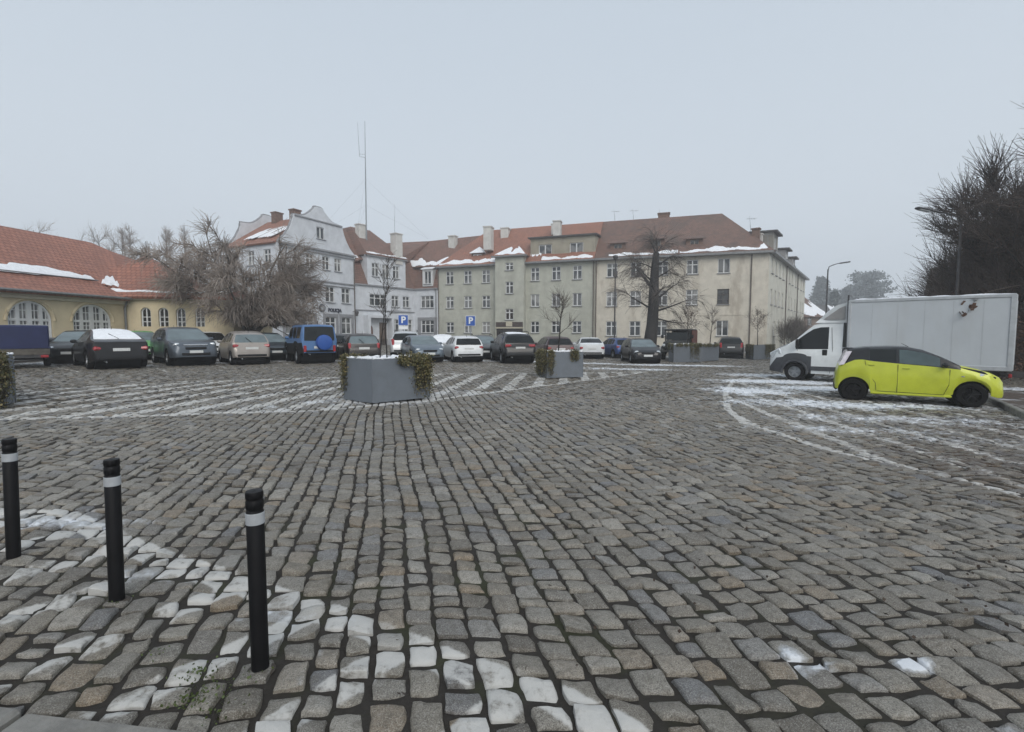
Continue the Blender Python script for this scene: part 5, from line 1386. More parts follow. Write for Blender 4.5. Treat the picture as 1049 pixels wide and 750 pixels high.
    for a in (s - .75, s + .75): plain(m, f2, [(a, -.12, zd0 - .3), (a, 1.2, zd0 - .3), (a, 1.2, zd1 + .25), (a, -.12, zd1 + .25)])
    d_ = m.build('dormer', WHITE, root, world=True)
    window(root, f2, s - .5, s + .5, zd0, zd1, 'double', .0)
    m = MB(); m.slab([f2.p(s - .9, -.3, zd1 + .22), f2.p(s + .9, -.3, zd1 + .22), f2.p(s + .9, 1.4, zd1 + .75), f2.p(s - .9, 1.4, zd1 + .75)], (0, 0, .12)); link('dormer_roof', m.mesh('dormer_roof', M['snow'], False, root.location), d_)
    # porch with dark door and arched side window
    ps0, ps1 = ss(fr, 372.5), ss(fr, 399); pz = fr.hit(385, 326)[1]
    m = MB(); bar(fr, m, ps0, ps1, -.9, 0, pz, pz + .3); bar(fr, m, ps0, ps0 + .35, -.9, -.02, g0, pz); bar(fr, m, ps1 - .35, ps1, -.9, -.02, g0, pz); m.build('porch', PL['pale'], root, world=True)
    d0, d1 = ss(fr, 388.5), ss(fr, 395.5)
    m = MB(); bar(fr, m, d0, d1, -.07, .0, g0, pz - .5); m.build('door', surf('brown_door', (.10, .07, .05), .6), root, world=True)
    w0, w1 = ss(fr, 375), ss(fr, 381.5); m = MB(); hw = (w1 - w0) / 2
    m.slab([fr.p(w0 + hw + hw * math.cos(q), -.05, pz - 1.4 + hw * 1.4 * math.sin(q)) for q in np.linspace(0, math.pi, 11)] + [fr.p(w0, -.05, g0 + 1), fr.p(w1, -.05, g0 + 1)], fr.n * .04); m.build('arched_shutter', surf('red_brown_shutter', (.14, .055, .04), .6), root, world=True)
    downpipe(root, fr, ss(fr, 425.5), g0, lo); downpipe(root, f2, f2.L - .25, g0, lo, GUT)
    # two roof masts
    return root
police_range()

# ---------------------------------------------------------------- C: the green-grey block
GA, GB = Vector((-9.3, 61.75, 0)), Vector((9.25, 55.15, 0))
gfr = Frame(GA, GB)
def green_block():
    fr = gfr; c = fr.p(fr.L / 2, 5.5, 0); g0 = gz(c.x) - .4
    root = thing('green_apartment_block', 'green grey three-storey block with orange tiled roof, stair bay and wide flat dormer', 'apartment block', (c.x, c.y, g0))
    H = lambda py: fr.hit(591, py)[1]
    rows = [(H(286.2), H(272)), (H(313.4), H(300.3)), (H(341), H(329))]
    ops = []; W_ = []
    for px in (461, 479.5, 498, 548, 569.5, 591):
        s = ss(fr, px)
        for n_, (z0, z1) in enumerate(rows):
            ops.append((s - .52, s + .52, z0, z1)); W_.append((s - .52, s + .52, z0, z1, 'cross' if not (px > 540 and n_ == 1) else 'double'))
    b0, b1 = ss(fr, 507.3, 300, -.9), ss(fr, 536.5, 300, -.9)
    m = MB(); wall(root, fr, g0, EAVE, ops, None, mb=m)
    for t in (11.0,): plain(m, fr, [(0, t, g0), (fr.L, t, g0), (fr.L, t, EAVE), (0, t, EAVE)])
    for a in (0, fr.L): plain(m, fr, [(a, 0, g0), (a, 11, g0), (a, 11, EAVE), (a, 0, EAVE)])
    m.build('wall', PL['green'], root, world=True)
    for q in W_: window(root, fr, *q, pane=PANE2 if q[4] == 'double' and rng.random() < .6 else None)
    # stair bay
    bt = -.9; bz = fr.hit(522, 262, bt)[1]
    T = lambda py: fr.hit(522, py, bt)[1]
    m = MB(); sb = (b0 + b1) / 2; bo = []
    for py0, py1, hw in ((276.8, 269.2, .48), (300.8, 288.6, .48), (327.6, 316.4, .50)): bo.append((sb - hw, sb + hw, T(py0), T(py1)))
    dz1 = T(330); dz0 = T(347)
    bo.append((b0 + .12, b1 - .12, g0 + .2, T(336.5)))
    wall(root, fr, g0, bz, bo, None, s0=b0, s1=b1, mb=m, t=bt)
    for a in (b0, b1): plain(m, fr, [(a, bt, g0), (a, 0, g0), (a, 0, bz), (a, bt, bz)])
    bayo = m.build('stair_bay', PL['green'], root, world=True)
    for q in bo[:3]: window(root, fr, *q, 'cross', bt + .14, pane=PANED)
    m = MB(); bar(fr, m, b0 + .15, b1 - .15, bt + .10, bt + .16, g0 + .2, T(336.7)); m.build('door', surf('dark_entrance', (.03, .027, .025), .5), root, world=True)
    m = MB(); bar(fr, m, b0 + .1, b1 - .1, bt - .05, bt - .003, T(335), T(330)); m.build('lintel_panel', surf('dark_lintel', (.06, .045, .04), .6), root, world=True)
    m = MB(); bar(fr, m, b0 + .05, b1 - .05, bt - .10, bt - .002, T(336.5), T(335.2)); bar(fr, m, sb - .38, sb + .38, bt - .12, bt - .052, T(334.5), T(329.5)); m.prism([(0, 0), (0, 0), (0, 0)], 0, 0) if False else None; m.build('plaque', CREAMT, root, world=True)
    # roofs
    planes = []; rs = 5.5
    roof_plane(planes, [fr.p(-.1, -.45, EAVE - .05), fr.p(fr.L, -.45, EAVE - .05), fr.p(fr.L, rs, RIDGE), fr.p(4.6, rs, RIDGE)])
    roof_plane(planes, [fr.p(-.1, -.45, EAVE - .05), fr.p(4.6, rs, RIDGE), fr.p(4.6, 11.4, EAVE), fr.p(-.1, 11.4, EAVE)])
    roof_plane(planes, [fr.p(4.6, rs, RIDGE), fr.p(fr.L, rs, RIDGE), fr.p(fr.L, 11.4, EAVE), fr.p(-.1, 11.4, EAVE)])
    # small hipped roof of the stair bay
    pkz = bz + 1.9; pk_ = fr.p(sb, 2.0, pkz)
    e0, e1 = fr.p(b0 - .35, bt - .35, bz), fr.p(b1 + .35, bt - .35, bz); i0, i1 = fr.p(b0 - .35, 2.0, bz + .2), fr.p(b1 + .35, 2.0, bz + .2)
    for q in ((e0, e1, pk_), (e1, i1, pk_), (i0, e0, pk_)): roof_plane(planes, q, .1)
    rf = build_roof('roof', planes, RM['new'], root)
    snow_patch(root, [e0.lerp(pk_, .06), e1.lerp(pk_, .06), e1.lerp(pk_, .72), e0.lerp(pk_, .72)], 41, .10, 1.2, 16, 8)
    def rp(s, t): return fr.p(s, t, EAVE - .05 + (RIDGE - EAVE + .05) * (t + .45) / (rs + .45))
    snow_patch(root, [rp(.3, -.3), rp(b0 - .3, -.3), rp(b0 - .3, 1.1), rp(.3, .45)], 42, .12, .95, 30, 6)
    snow_patch(root, [rp(b1 + .3, .3), rp(b1 + 1.7, .3), rp(b1 + 1.5, 2.3), rp(b1 + .6, 2.3)], 43, .12, 1.1, 10, 8)
    # wide flat-roofed dormer
    t_ = .55; d0, d1 = ss(fr, 543.5, 255, t_), ss(fr, 610, 255, t_); z0, z1 = fr.hit(575, 268.5, t_)[1], fr.hit(560, 244, t_)[1]
    do = []
    for px in (558.5, 590.5):
        s = ss(fr, px, 255, t_); do.append((s - .78, s + .78, fr.hit(575, 261.5, t_)[1], fr.hit(575, 249.5, t_)[1]))
    m = MB(); wall(root, fr, EAVE - .1, z1, do, None, s0=d0, s1=d1, mb=m, t=t_)
    for a in (d0, d1): plain(m, fr, [(a, t_, EAVE), (a, 4.5, EAVE), (a, 4.5, z1 + .2), (a, t_, z1)])
    dm = m.build('dormer', plaster('drab_dormer_render', (.31, .285, .225), (.2, .18, .145)), root, world=True)
    for q in do: window(root, fr, *q, 'double', t_ + .12, pane=PANE)
    m = MB(); m.slab([fr.p(d0 - .25, t_ - .3, z1), fr.p(d1 + .2, t_ - .3, z1), fr.p(d1 + .2, 5.0, z1 + .35), fr.p(d0 - .25, 5.0, z1 + .35)], (0, 0, .16)); link('dormer_roof', m.mesh('dormer_roof', DARKROOF, False, root.location), dm)
    snow_patch(root, [rp(b1 + 1.9, -.35), rp(fr.L - .2, -.35), rp(fr.L - .2, .3), rp(b1 + 1.9, .3)], 44, .10, 1.0, 30, 4)
    # small pedimented dormer
    s = ss(fr, 489, 262, .9); w0, w1 = fr.hit(489, 264.5, .9)[1], fr.hit(489, 260.3, .9)[1]
    m = MB(); wall(root, fr, w0 - .4, w1 + .12, [(s - .55, s + .55, w0, w1)], None, s0=s - .75, s1=s + .75, mb=m, t=.9)
    for a in (s - .75, s + .75): plain(m, fr, [(a, .9, w0 - .4), (a, 2.6, w0 - .4), (a, 2.6, w1 + .12), (a, .9, w1 + .12)])
    sd = m.build('dormer', RM['old'] if False else BRICKB, root, world=True); window(root, fr, s - .55, s + .55, w0, w1, 'double', 1.0, pane=PANE2, sill=False)
    m = MB(); top_ = fr.p(s, 1.6, w1 + .95)
    for q in ((fr.p(s - .95, .65, w1 + .1), fr.p(s + .95, .65, w1 + .1), top_), (fr.p(s + .95, .65, w1 + .1), fr.p(s + .95, 2.8, w1 + .1), top_), (fr.p(s - .95, 2.8, w1 + .1), fr.p(s - .95, .65, w1 + .1), top_)): m.slab(q, (0, 0, .06))
    link('dormer_roof', m.mesh('dormer_roof', M['snow'], False, root.location), sd)
    part(root, 'eave_board', GUT, fr, [(-.1, b0 - .02, -.62, -.1, EAVE - .28, EAVE - .08), (b1 + .02, fr.L, -.62, -.1, EAVE - .28, EAVE - .08)])
    part(root, 'eave_board', GUT, fr, [(b0 - .4, b1 + .4, bt - .4, bt + .1, bz - .14, bz + .02)])
    part(root, 'plinth', PL['grey'], fr, [(0, b0 - .01, -.06, .02, g0, g0 + 1.1), (b1 + .01, fr.L, -.06, .02, g0, g0 + 1.1)])
    for px, py, top, Y, w_ in ((500.5, 249, 232.8, 60.5, 1.25), (518, 239, 234.3, 63.5, 1.3), (571, 241, 227, 58.6, 1.15)):
        p = at(px, py, Y); q = at(px, top, Y); chimney(rf, (p.x, p.y, p.z - .9), (w_ * .75, w_, q.z - p.z + .8), BRICKC, fr.rz + .1)
    p = at(566.5, 232, 60.5); chimney(rf, (p.x, p.y, p.z - 1.0), (.35, .35, 1.2), BRICKC, fr.rz)
    downpipe(root, fr, .12, g0, EAVE); downpipe(root, fr, fr.L - .12, g0, EAVE)
green_block()

# ---------------------------------------------------------------- D: the cream corner block
CB = at(787, 300, 49.8); CB.z = 0
cfr = Frame(GB + Vector((.03, 0, 0)), CB)
CE = at(824.5, 300, 75); CE.z = 0
cse = Frame(CB, CE)
def cream_block():
    fr = cfr; sd = cse; c = fr.p(fr.L * .6, 6, 0); g0 = gz(c.x) - .6
    root = thing('cream_apartment_block', 'stained cream corner block with old brown hipped roof and snow along the eave', 'apartment block', (c.x, c.y, g0))
    H = lambda py: fr.hit(741, py)[1]
    rows = [(H(279.8), H(264.8)), (H(311.8), H(296)), (H(344.2), H(328.4))]
    ops = []; W_ = []
    for px in (626.3, 650.5, 677.5, 708, 740):
        s = ss(fr, px)
        for n_, (z0, z1) in enumerate(rows):
            if px == 708 and n_ == 2: continue
            ops.append((s - .58, s + .58, z0, z1)); W_.append((s - .58, s + .58, z0, z1, 'cross' if not (px > 735 and n_ != 1) else 'double', px == 740 and n_ == 1))
    m = MB(); wall(root, fr, g0, EAVE, ops, None, mb=m)
    o2 = []; L2 = sd.L
    for n_, (z0, z1) in enumerate(rows):
        for k, s in enumerate([1.9, 4.4, 6.9, 9.4, 14.6, 17.1, 20.4, 23.2, 26.4, 29.2]):
            if n_ == 2 and k in (0, 3, 5): continue
            if s + .5 < L2: o2.append((s - .5, s + .5, z0, z1))
    m2 = MB(); wall(root, sd, g0, EAVE, o2, None, mb=m2)
    bk = Frame(fr.p(0, 11.5, 0), sd.p(sd.L, 8, 0))
    plain(m, fr, [(0, 0, g0), (0, 11, g0), (0, 11, EAVE), (0, 0, EAVE)])
    m.build('wall', PL['cream'], root, world=True)
    plain(m2, sd, [(L2, 0, g0), (L2, 10, g0), (L2, 10, EAVE), (L2, 0, EAVE)]); plain(m2, bk, [(0, 0, g0), (bk.L, 0, g0), (bk.L, 0, EAVE), (0, 0, EAVE)])
    m2.build('side_wall', PL['side'], root, world=True)
    for s0, s1, z0, z1, k, dark in W_: window(root, fr, s0, s1, z0, z1, k if not dark else 'grid', pane=PANED if dark else None, frame=surf('bare_brown_frame', (.07, .06, .05), .7) if dark else None)
    for q in o2: window(root, sd, *q, 'cross', pane=PANE)
    rs = 6.0; rl = ss(fr, 740, 219, rs); planes = []
    RZ = 15.3
    rl = fr.L - 4.0
    z0 = EAVE - .05
    cor = fr.p(fr.L, 0, z0) - (fr.n * .45) + sd.n * -.45
    corner = fr.A + fr.d * (fr.L + .35) - fr.n * .45 + Vector((0, 0, z0))
    rend = fr.p(rl, rs, RZ)
    roof_plane(planes, [fr.p(0, -.45, z0), corner, rend, fr.p(0, rs, RZ)])
    se = sd.p(sd.L + .2, -.45, z0); sback = sd.p(sd.L + .2, 5.2, 13.4)
    roof_plane(planes, [corner, se, sback, sd.p(7, 5.2, 13.4), rend])
    roof_plane(planes, [fr.p(0, rs, RZ), rend, sd.p(7, 5.2, 13.4), fr.p(fr.L - 3, 11.5, z0), fr.p(0, 11.5, z0)])
    roof_plane(planes, [sd.p(7, 5.2, 13.4), sback, sd.p(sd.L + .2, 10.5, z0), sd.p(6, 10.5, z0)])
    rf = build_roof('roof', planes, RM['old'], root)
    def rp(s, t): return fr.p(s, t, z0 + (RZ - z0) * (t + .45) / (rs + .45))
    snow_patch(root, [rp(1.5, -.3), rp(fr.L * .50, -.3), rp(fr.L * .50, .75), rp(1.5, .45)], 51, .07, .72, 40, 5)
    snow_patch(root, [rp(fr.L * .51, -.3), rp(fr.L - .1, -.3), rp(fr.L - .6, 1.0), rp(fr.L * .51, .6)], 52, .08, .80, 40, 6)
    for px, py in ((633, 253.5), (672.5, 249.5), (711.5, 249)):
        s = ss(fr, px, py, .9); w0, w1 = fr.hit(px, py + 4.0, .9)[1], fr.hit(px, py - 3.2, .9)[1]
        m = MB(); wall(root, fr, w0 - .6, w1 + .2, [(s - .45, s + .45, w0, w1)], None, s0=s - .85, s1=s + .85, mb=m, t=.9)
        for a in (s - .85, s + .85): plain(m, fr, [(a, .9, w0 - .6), (a, 3.2, w0 - .6), (a, 3.2, w1 + .2), (a, .9, w1 + .2)])
        d_ = m.build('dormer', BRICKB, root, world=True); window(root, fr, s - .45, s + .45, w0, w1, 'double', 1.0, pane=PANED, sill=False, frame=surf('weathered_frame', (.22, .20, .18), .7))
        pl_ = []; roof_plane(pl_, [fr.p(s - 1.1, .6, w1 + .12), fr.p(s + 1.1, .6, w1 + .12), fr.p(s + .7, 1.5, w1 + .55), fr.p(s - .7, 1.5, w1 + .55)], .08); roof_plane(pl_, [fr.p(s - .7, 1.5, w1 + .55), fr.p(s + .7, 1.5, w1 + .55), fr.p(s + .9, 4.4, w1 + .9), fr.p(s - .9, 4.4, w1 + .9)], .08)
        o = build_roof('dormer_roof', pl_, RM['old'], root); o.parent = d_; o.location = (0, 0, 0)
    p = at(680, 224, 59.5); chimney(rf, (p.x, p.y, p.z - 1.2), (1.3, .8, 1.7), BRICKB, fr.rz)
    part(root, 'eave_board', GUT, fr, [(0, fr.L + .3, -.62, -.05, EAVE - .3, EAVE - .08)])
    part(root, 'eave_board', GUT, sd, [(.2, sd.L + .2, -.55, -.05, EAVE - .3, EAVE - .08)])
    part(root, 'plinth', PL['grey'], fr, [(0, fr.L, -.06, .02, g0, g0 + 1.2)])
    part(root, 'string_course', PL['cream'], fr, [(fr.L * .62, fr.L, -.04, .02, H(323), H(322.2))])
    # dormers on the street side
    for s, w_, hgt in ((5.6, 3.2, 2.5), (14.2, 2.2, 1.9), (21.0, 2.0, 1.7)):
        m = MB(); z1 = EAVE + hgt; wo = [(s - .6, s + .6, EAVE + .8, z1 - .35)]
        wall(root, sd, EAVE - .05, z1, wo, None, s0=s - w_ / 2, s1=s + w_ / 2, mb=m, t=.35)
        for a in (s - w_ / 2, s + w_ / 2): plain(m, sd, [(a, .35, EAVE - .05), (a, 4.5, EAVE - .05), (a, 4.5, z1), (a, .35, z1)])
        d_ = m.build('dormer', PL['grey'] if s > 10 else plaster('drab_dormer_side', (.26, .25, .22), (.18, .17, .15)), root, world=True); window(root, sd, *wo[0], 'double', .45)
        m = MB(); m.slab([sd.p(s - w_ / 2 - .25, -.1, z1), sd.p(s + w_ / 2 + .25, -.1, z1), sd.p(s + w_ / 2 + .25, 5.4, z1 + .25), sd.p(s - w_ / 2 - .25, 5.4, z1 + .25)], (0, 0, .18)); link('dormer_roof', m.mesh('dormer_roof', DARKROOF, False, root.location), d_)
    for s, h in ((1.6, 1.5), (3.2, 1.2)):
        p = sd.p(s, 1.6, EAVE + 1.0); chimney(rf, p, (.7, .7, h), BRICKB if s < 2 else BRICKC, sd.rz)
    downpipe(root, fr, .15, g0, EAVE); downpipe(root, fr, ss(fr, 768), g0, EAVE); downpipe(root, sd, 11.6, g0, EAVE); downpipe(root, sd, 22.0, g0, EAVE)
cream_block()

# ---------------------------------------------------------------- far houses
def small_house(name, label, px, Y, w, d, eave, ridge, wallm, roofm, rz, snowy=False):
    p = at(px, 340, Y); g0 = gz(p.x) - .3
    fr = Frame((p.x - math.cos(rz) * w / 2, p.y - math.sin(rz) * w / 2), (p.x + math.cos(rz) * w / 2, p.y + math.sin(rz) * w / 2))
    root = thing(name, label, 'house', (p.x, p.y, g0))
    ez, rz_ = g0 + eave, g0 + ridge
    nW = max(2, int(w / 3)); ops = []
    for k in range(nW):
        s = (k + .5) * w / nW
        for z in ([1.2, 4.1] if eave > 5 else [1.2]): ops.append((s - .55, s + .55, g0 + z, g0 + z + 1.4))
    m = MB(); wall(root, fr, g0, ez, ops, None, mb=m)
    for a in (0, w): m.add([fr.p(a, 0, g0), fr.p(a, d, g0), fr.p(a, d, ez), fr.p(a, d / 2, rz_ - .1), fr.p(a, 0, ez)], [(0, 1, 2, 3, 4)])
    plain(m, fr, [(0, d, g0), (w, d, g0), (w, d, ez), (0, d, ez)]); m.build('wall', wallm, root, world=True)
    for q in ops: window(root, fr, *q, 'cross')
    pl_ = []; roof_plane(pl_, [fr.p(-.4, -.5, ez - .1), fr.p(w + .4, -.5, ez - .1), fr.p(w + .4, d / 2, rz_), fr.p(-.4, d / 2, rz_)]); roof_plane(pl_, [fr.p(-.4, d + .5, ez - .1), fr.p(w + .4, d + .5, ez - .1), fr.p(w + .4, d / 2, rz_), fr.p(-.4, d / 2, rz_)])
    rf = build_roof('roof', pl_, roofm, root); q = fr.p(w * .3, d * .4, ez + (rz_ - ez) * .5); chimney(rf, q, (.7, .7, (rz_ - ez) * .5 + .9), BRICKB, fr.rz)
    if snowy:
        a, b, c_, e = fr.p(-.3, -.45, ez), fr.p(w + .3, -.45, ez), fr.p(w + .3, d / 2, rz_ + .02), fr.p(-.3, d / 2, rz_ + .02)
        snow_patch(root, [a, b, c_, e], 61 + int(px), .15, 1.3, 30, 10)
small_house('brown_house', 'brown house with snowy roof down the street past the cream block', 829, 84, 9, 9, 5.6, 9.3, plaster('brown_render', (.20, .15, .12), (.12, .09, .08)), RM['old'], R(24), True)
small_house('grey_house', 'grey snowy-roofed house farthest down the street', 846, 100, 11, 9, 4.6, 8.8, PL['grey'], DARKROOF, R(12), True)
small_house('dark_roofed_house', 'dark steep-roofed house half hidden by the dense brown trees', 1042, 44, 13, 10, 4.6, 9.6, plaster('brown_grey_render', (.16, .14, .12), (.1, .09, .08)), surf('black_brown_tiles', (.045, .036, .032), .75, 0, .3, 3), R(-48))
# ================================================================== TREES, SHRUBS, IVY
class Tubes:
    """many thin polylines -> one mesh, built with numpy"""
    def __init__(s): s.items = {}
    def add(s, pts, rad, n):
        s.items.setdefault((len(pts), n), []).append((pts, rad))
    def mesh(s, name, mat, origin=(0, 0, 0)):
        Vs = []; Fs = []; b = 0
        for (k, n), lst in s.items.items():
            P = np.array([[tuple(q) for q in p] for p, _ in lst], float) - np.array(tuple(origin)); Rr = np.array([r for _, r in lst], float)
            T = np.empty_like(P); T[:, 1:-1] = P[:, 2:] - P[:, :-2]; T[:, 0] = P[:, 1] - P[:, 0]; T[:, -1] = P[:, -1] - P[:, -2]
            T /= np.linalg.norm(T, axis=2, keepdims=True) + 1e-9
            up = np.array([.21, .35, .91]); A = np.cross(T, up); A /= np.linalg.norm(A, axis=2, keepdims=True) + 1e-9; B = np.cross(T, A)
            an = 2 * math.pi * np.arange(n) / n
            V = P[:, :, None] + Rr[:, :, None, None] * (np.cos(an)[None, None, :, None] * A[:, :, None] + np.sin(an)[None, None, :, None] * B[:, :, None])
            m = len(lst)
            i = np.arange(k - 1)[:, None] * n; j = np.arange(n)[None]
            q = np.stack([i + j, i + (j + 1) % n, i + n + (j + 1) % n, i + n + j], -1).reshape(-1, 4)
            F_ = (q[None] + (np.arange(m) * k * n)[:, None, None]).reshape(-1, 4) + b
            Vs.append(V.reshape(-1, 3)); Fs.append(F_); b += m * k * n
        me = np_mesh(name, np.concatenate(Vs), np.concatenate(Fs)); me.materials.append(mat); return me
BARK = surf('dark_wet_bark', (.055, .048, .042), .85, 0, .35, 3, bump=.9, bscale=12, stain=(.09, .095, .07), stain_amt=.5, stain_scale=1.5)
BARK2 = surf('black_bark', (.022, .020, .019), .85, 0, .35, 3, bump=.9, bscale=10)
TWIG = surf('grey_brown_twigs', (.30, .255, .22), .8, 0, .3, 2)
TWIG2 = surf('dark_brown_twigs', (.055, .040, .032), .85, 0, .35, 1.5)
TWIG3 = surf('brown_grey_fine_twigs', (.105, .088, .076), .85, 0, .3, 1.5)
BARKW = surf('grey_willow_bark', (.11, .092, .076), .85, 0, .35, 3, bump=.9, bscale=12)
def rdir(r, base, spread):
    v = Vector((r.gauss(0, 1), r.gauss(0, 1), r.gauss(0, 1))).normalized()
    return (base.normalized() + v * spread).normalized()
def limb(r, p, d, ln, r0, r1, k=5, wob=.12, grav=0.0):
    pts = [Vector(p)]; rad = [r0]; d = d.normalized()
    for i in range(1, k):
        d = (d + Vector((r.gauss(0, wob), r.gauss(0, wob), r.gauss(0, wob) + grav))).normalized()
        pts.append(pts[-1] + d * ln / (k - 1)); rad.append(r0 + (r1 - r0) * i / (k - 1))
    return pts, rad, d
def along(pts, t):
    f = t * (len(pts) - 1); i = min(int(f), len(pts) - 2); return pts[i].lerp(pts[i + 1], f - i), (pts[i + 1] - pts[i]).normalized()

def weeping_tree():
    r = random.Random(5)
    p0 = at(256, 340, 31.0); base = Vector((p0.x, 31.0, gz(p0.x) - .1))
    root = thing('weeping_tree', 'broad leafless weeping tree with grey brown twigs in front of the police station', 'tree', base)
    tr = Tubes(); tw = Tubes(); O = Vector((0, 0, 0))
    tr.add([O, Vector((.05, 0, .7)), Vector((0, .05, 1.4)), Vector((.1, 0, 2.0)), Vector((.1, 0, 2.5))], [.74, .60, .52, .44, .26], 12)
    limbs = []
    NL = 30
    for i in range(NL):
        a = 2.4 * i + r.uniform(-.2, .2); el = .18 + 1.15 * ((i * 7 % NL) / NL)
        d = Vector((math.cos(a) * math.cos(el), math.sin(a) * math.cos(el), math.sin(el)))
        st = Vector((math.cos(a) * .3, math.sin(a) * .3, r.uniform(1.3, 2.2)))
        ln = (3.2 if el < .7 else 5.7) * r.uniform(.88, 1.1)
        pts, rad, dd = limb(r, st, d, ln, r.uniform(.07, .14), .025, 7, .13, .012 if el < .6 else -.01); tr.add(pts, rad, 7); limbs.append((pts, ln))
    subs = []
    for pts, ln in limbs:
        for k in range(10):
            p, d = along(pts, r.uniform(.25, 1)); dd = rdir(r, d + Vector((p.x, p.y, 0)).normalized() * .3 + Vector((0, 0, .3)), .8)
            q, rad, _ = limb(r, p, dd, r.uniform(.7, 1.6), .04, .014, 5, .18, -.05); tr.add(q, rad, 5); subs.append(q)
    for q in subs:
        for k in range(r.randint(42, 52)):
            p, d = along(q, r.uniform(.1, 1)); out = Vector((p.x, p.y, 0)); out = out.normalized() if out.length > .1 else Vector((1, 0, 0))
            up = r.random() < .38
            dd = rdir(r, (d * .8 + Vector((0, 0, .9))) if up else (out * .5 + d * .5 + Vector((0, 0, -.15))), .65)
            w, rad, _ = limb(r, p, dd, r.uniform(.5, 1.3) * (.8 if up else 1.1), .0165, .007, 5, .16, .02 if up else -.17)
            if min(v.z for v in w) < 1.75: continue
            tw.add(w, rad, 3)
    link('trunk', tr.mesh('trunk', BARKW), root); link('crown', tw.mesh('crown', TWIG), root)
weeping_tree()

def leaning_tree():
    r = random.Random(9)
    b = at(664.5, 350, 41.0); base = Vector((b.x, 41.0, gz(b.x) - .1))
    root = thing('leaning_trunk_tree', 'thick black pollarded trunk leaning right before the cream block, thin drooping twigs', 'tree', base)
    top = at(673.5, 259, 41.3) - base
    tr = Tubes(); tw = Tubes()
    pts = [Vector((0, 0, 0)), Vector((.12, 0, 1.2))] + [Vector((top.x * t + .12 * math.sin(t * 5), top.y * t + .1 * math.sin(t * 4), top.z * t)) for t in (.3, .45, .6, .75, .9, 1.0)]
    tr.add(pts, [.66, .54, .48, .45, .42, .37, .31, .24], 14)
    limbs = []
    def L_(t, d, ln, r0): 
        p, _ = along(pts, t); q, rad, _ = limb(r, p, Vector(d), ln * 1.0, r0 * .8, .028, 6, .12, .05); tr.add(q, rad, 7); limbs.append(q)
    for t, d, ln, r0 in ((.62, (-1, .1, .9), 3.0, .22), (.66, (-.9, -.4, 1.1), 2.2, .12), (.45, (-1, -.2, .15), 2.6, .12), (.42, (1, .2, .2), 2.8, .13), (.36, (.9, -.4, -.1), 2.6, .10), (.52, (1, -.1, .55), 2.4, .12), (.72, (.9, .3, .4), 1.9, .1), (.82, (.8, -.2, .6), 1.6, .09), (.8, (-.9, .2, .3), 2.0, .08), (.96, (.2, .1, 1), 1.5, .1), (.98, (-.4, -.1, 1), 1.2, .08), (.97, (.6, .3, .8), 1.3, .07), (.55, (.2, -1, .3), 2, .1), (.6, (-.3, -1, .2), 2, .1), (.5, (.1, 1, .3), 2, .1)): L_(t, d, ln, r0)
    subs = []
    for q in limbs:
        for k in range(10):
            p, d = along(q, r.uniform(.3, 1)); w, rad, _ = limb(r, p, rdir(r, d + Vector((0, 0, .05)), .7), r.uniform(.7, 1.7), .018, .008, 5, .2, -.08); tr.add(w, rad, 4); subs.append(w)
    for q in subs:
        for k in range(11):
            p, d = along(q, r.uniform(.2, 1)); w, rad, _ = limb(r, p, rdir(r, d + Vector((0, 0, -.25)), .6), r.uniform(.6, 1.7), .010, .005, 5, .15, -.14)
            if min(v.z for v in w) > 1.5: tw.add(w, rad, 3)
    for k in range(160):
        p, d = along(pts, r.uniform(.3, 1)); a = r.uniform(0, 6.28); w, rad, _ = limb(r, p, Vector((math.cos(a), math.sin(a), r.uniform(-.1, .7))), r.uniform(.6, 1.4), .016, .006, 4, .2, -.05); tw.add(w, rad, 3)
    link('trunk', tr.mesh('trunk', BARK2), root); link('crown', tw.mesh('crown', TWIG3), root)
leaning_tree()

def bare_tree(name, label, base, h, spread, seed, nl=10, ns=8, nt=14, r0=.18, bark=None, twig=None, tr_r=.012, cat='tree', group=None, first=.3, up=.5, clumps=0, leafm=None, stiff=.0, twl=(.6, 1.3)):
    r = random.Random(seed); root = thing(name, label, cat, base, 0, group); tr = Tubes(); tw = Tubes()
    pts, rad, _ = limb(r, (0, 0, -.05), Vector((0, 0, 1)), h * .92, r0, r0 * .12, 8, .05, .1); tr.add(pts, rad, 8)
    subs = []
    for i in range(nl):
        t = first + (1 - first) * (i + r.random()) / nl * .93; p, d = along(pts, t); a = i * 2.4 + r.uniform(-.4, .4)
        ln = spread * (1.15 - .75 * ((t - first) / (1 - first)) ** 1.3) * r.uniform(.8, 1.15)
        q, rd, _ = limb(r, p, Vector((math.cos(a), math.sin(a), up + r.uniform(0, .4))), ln, r0 * .38 * (1.1 - .6 * t), r0 * .07, 6, .12, .03); tr.add(q, rd, 6)
        for k in range(ns):
            p2, d2 = along(q, r.uniform(.2, 1)); w, rd, _ = limb(r, p2, rdir(r, d2 + Vector((0, 0, .3)), .65), ln * r.uniform(.25, .5), r0 * .09, r0 * .03, 5, .15, .03); tr.add(w, rd, 4); subs.append(w)
        subs.append(q)
    subs.append(pts[len(pts) // 2:])
    for q in subs:
        for k in range(nt):
            p, d = along(q, r.uniform(.1, 1)); w, rd, _ = limb(r, p, rdir(r, d + Vector((0, 0, .25)), .6), r.uniform(*twl), tr_r, tr_r * .4, 4, .14, .03); tw.add(w, rd, 3)
    link('trunk', tr.mesh('trunk', bark or BARK), root); link('crown', tw.mesh('crown', twig or TWIG3), root)
    if clumps:
        rr = np.random.default_rng(seed); C_ = []
        for q in subs:
            for k in range(clumps):
                p, _ = along(q, r.uniform(.1, 1)); C_.append(tuple(p))
        leaf_cloud('leaves', np.array(C_), rr, 3, .22, .055, leafm, root)
    return root
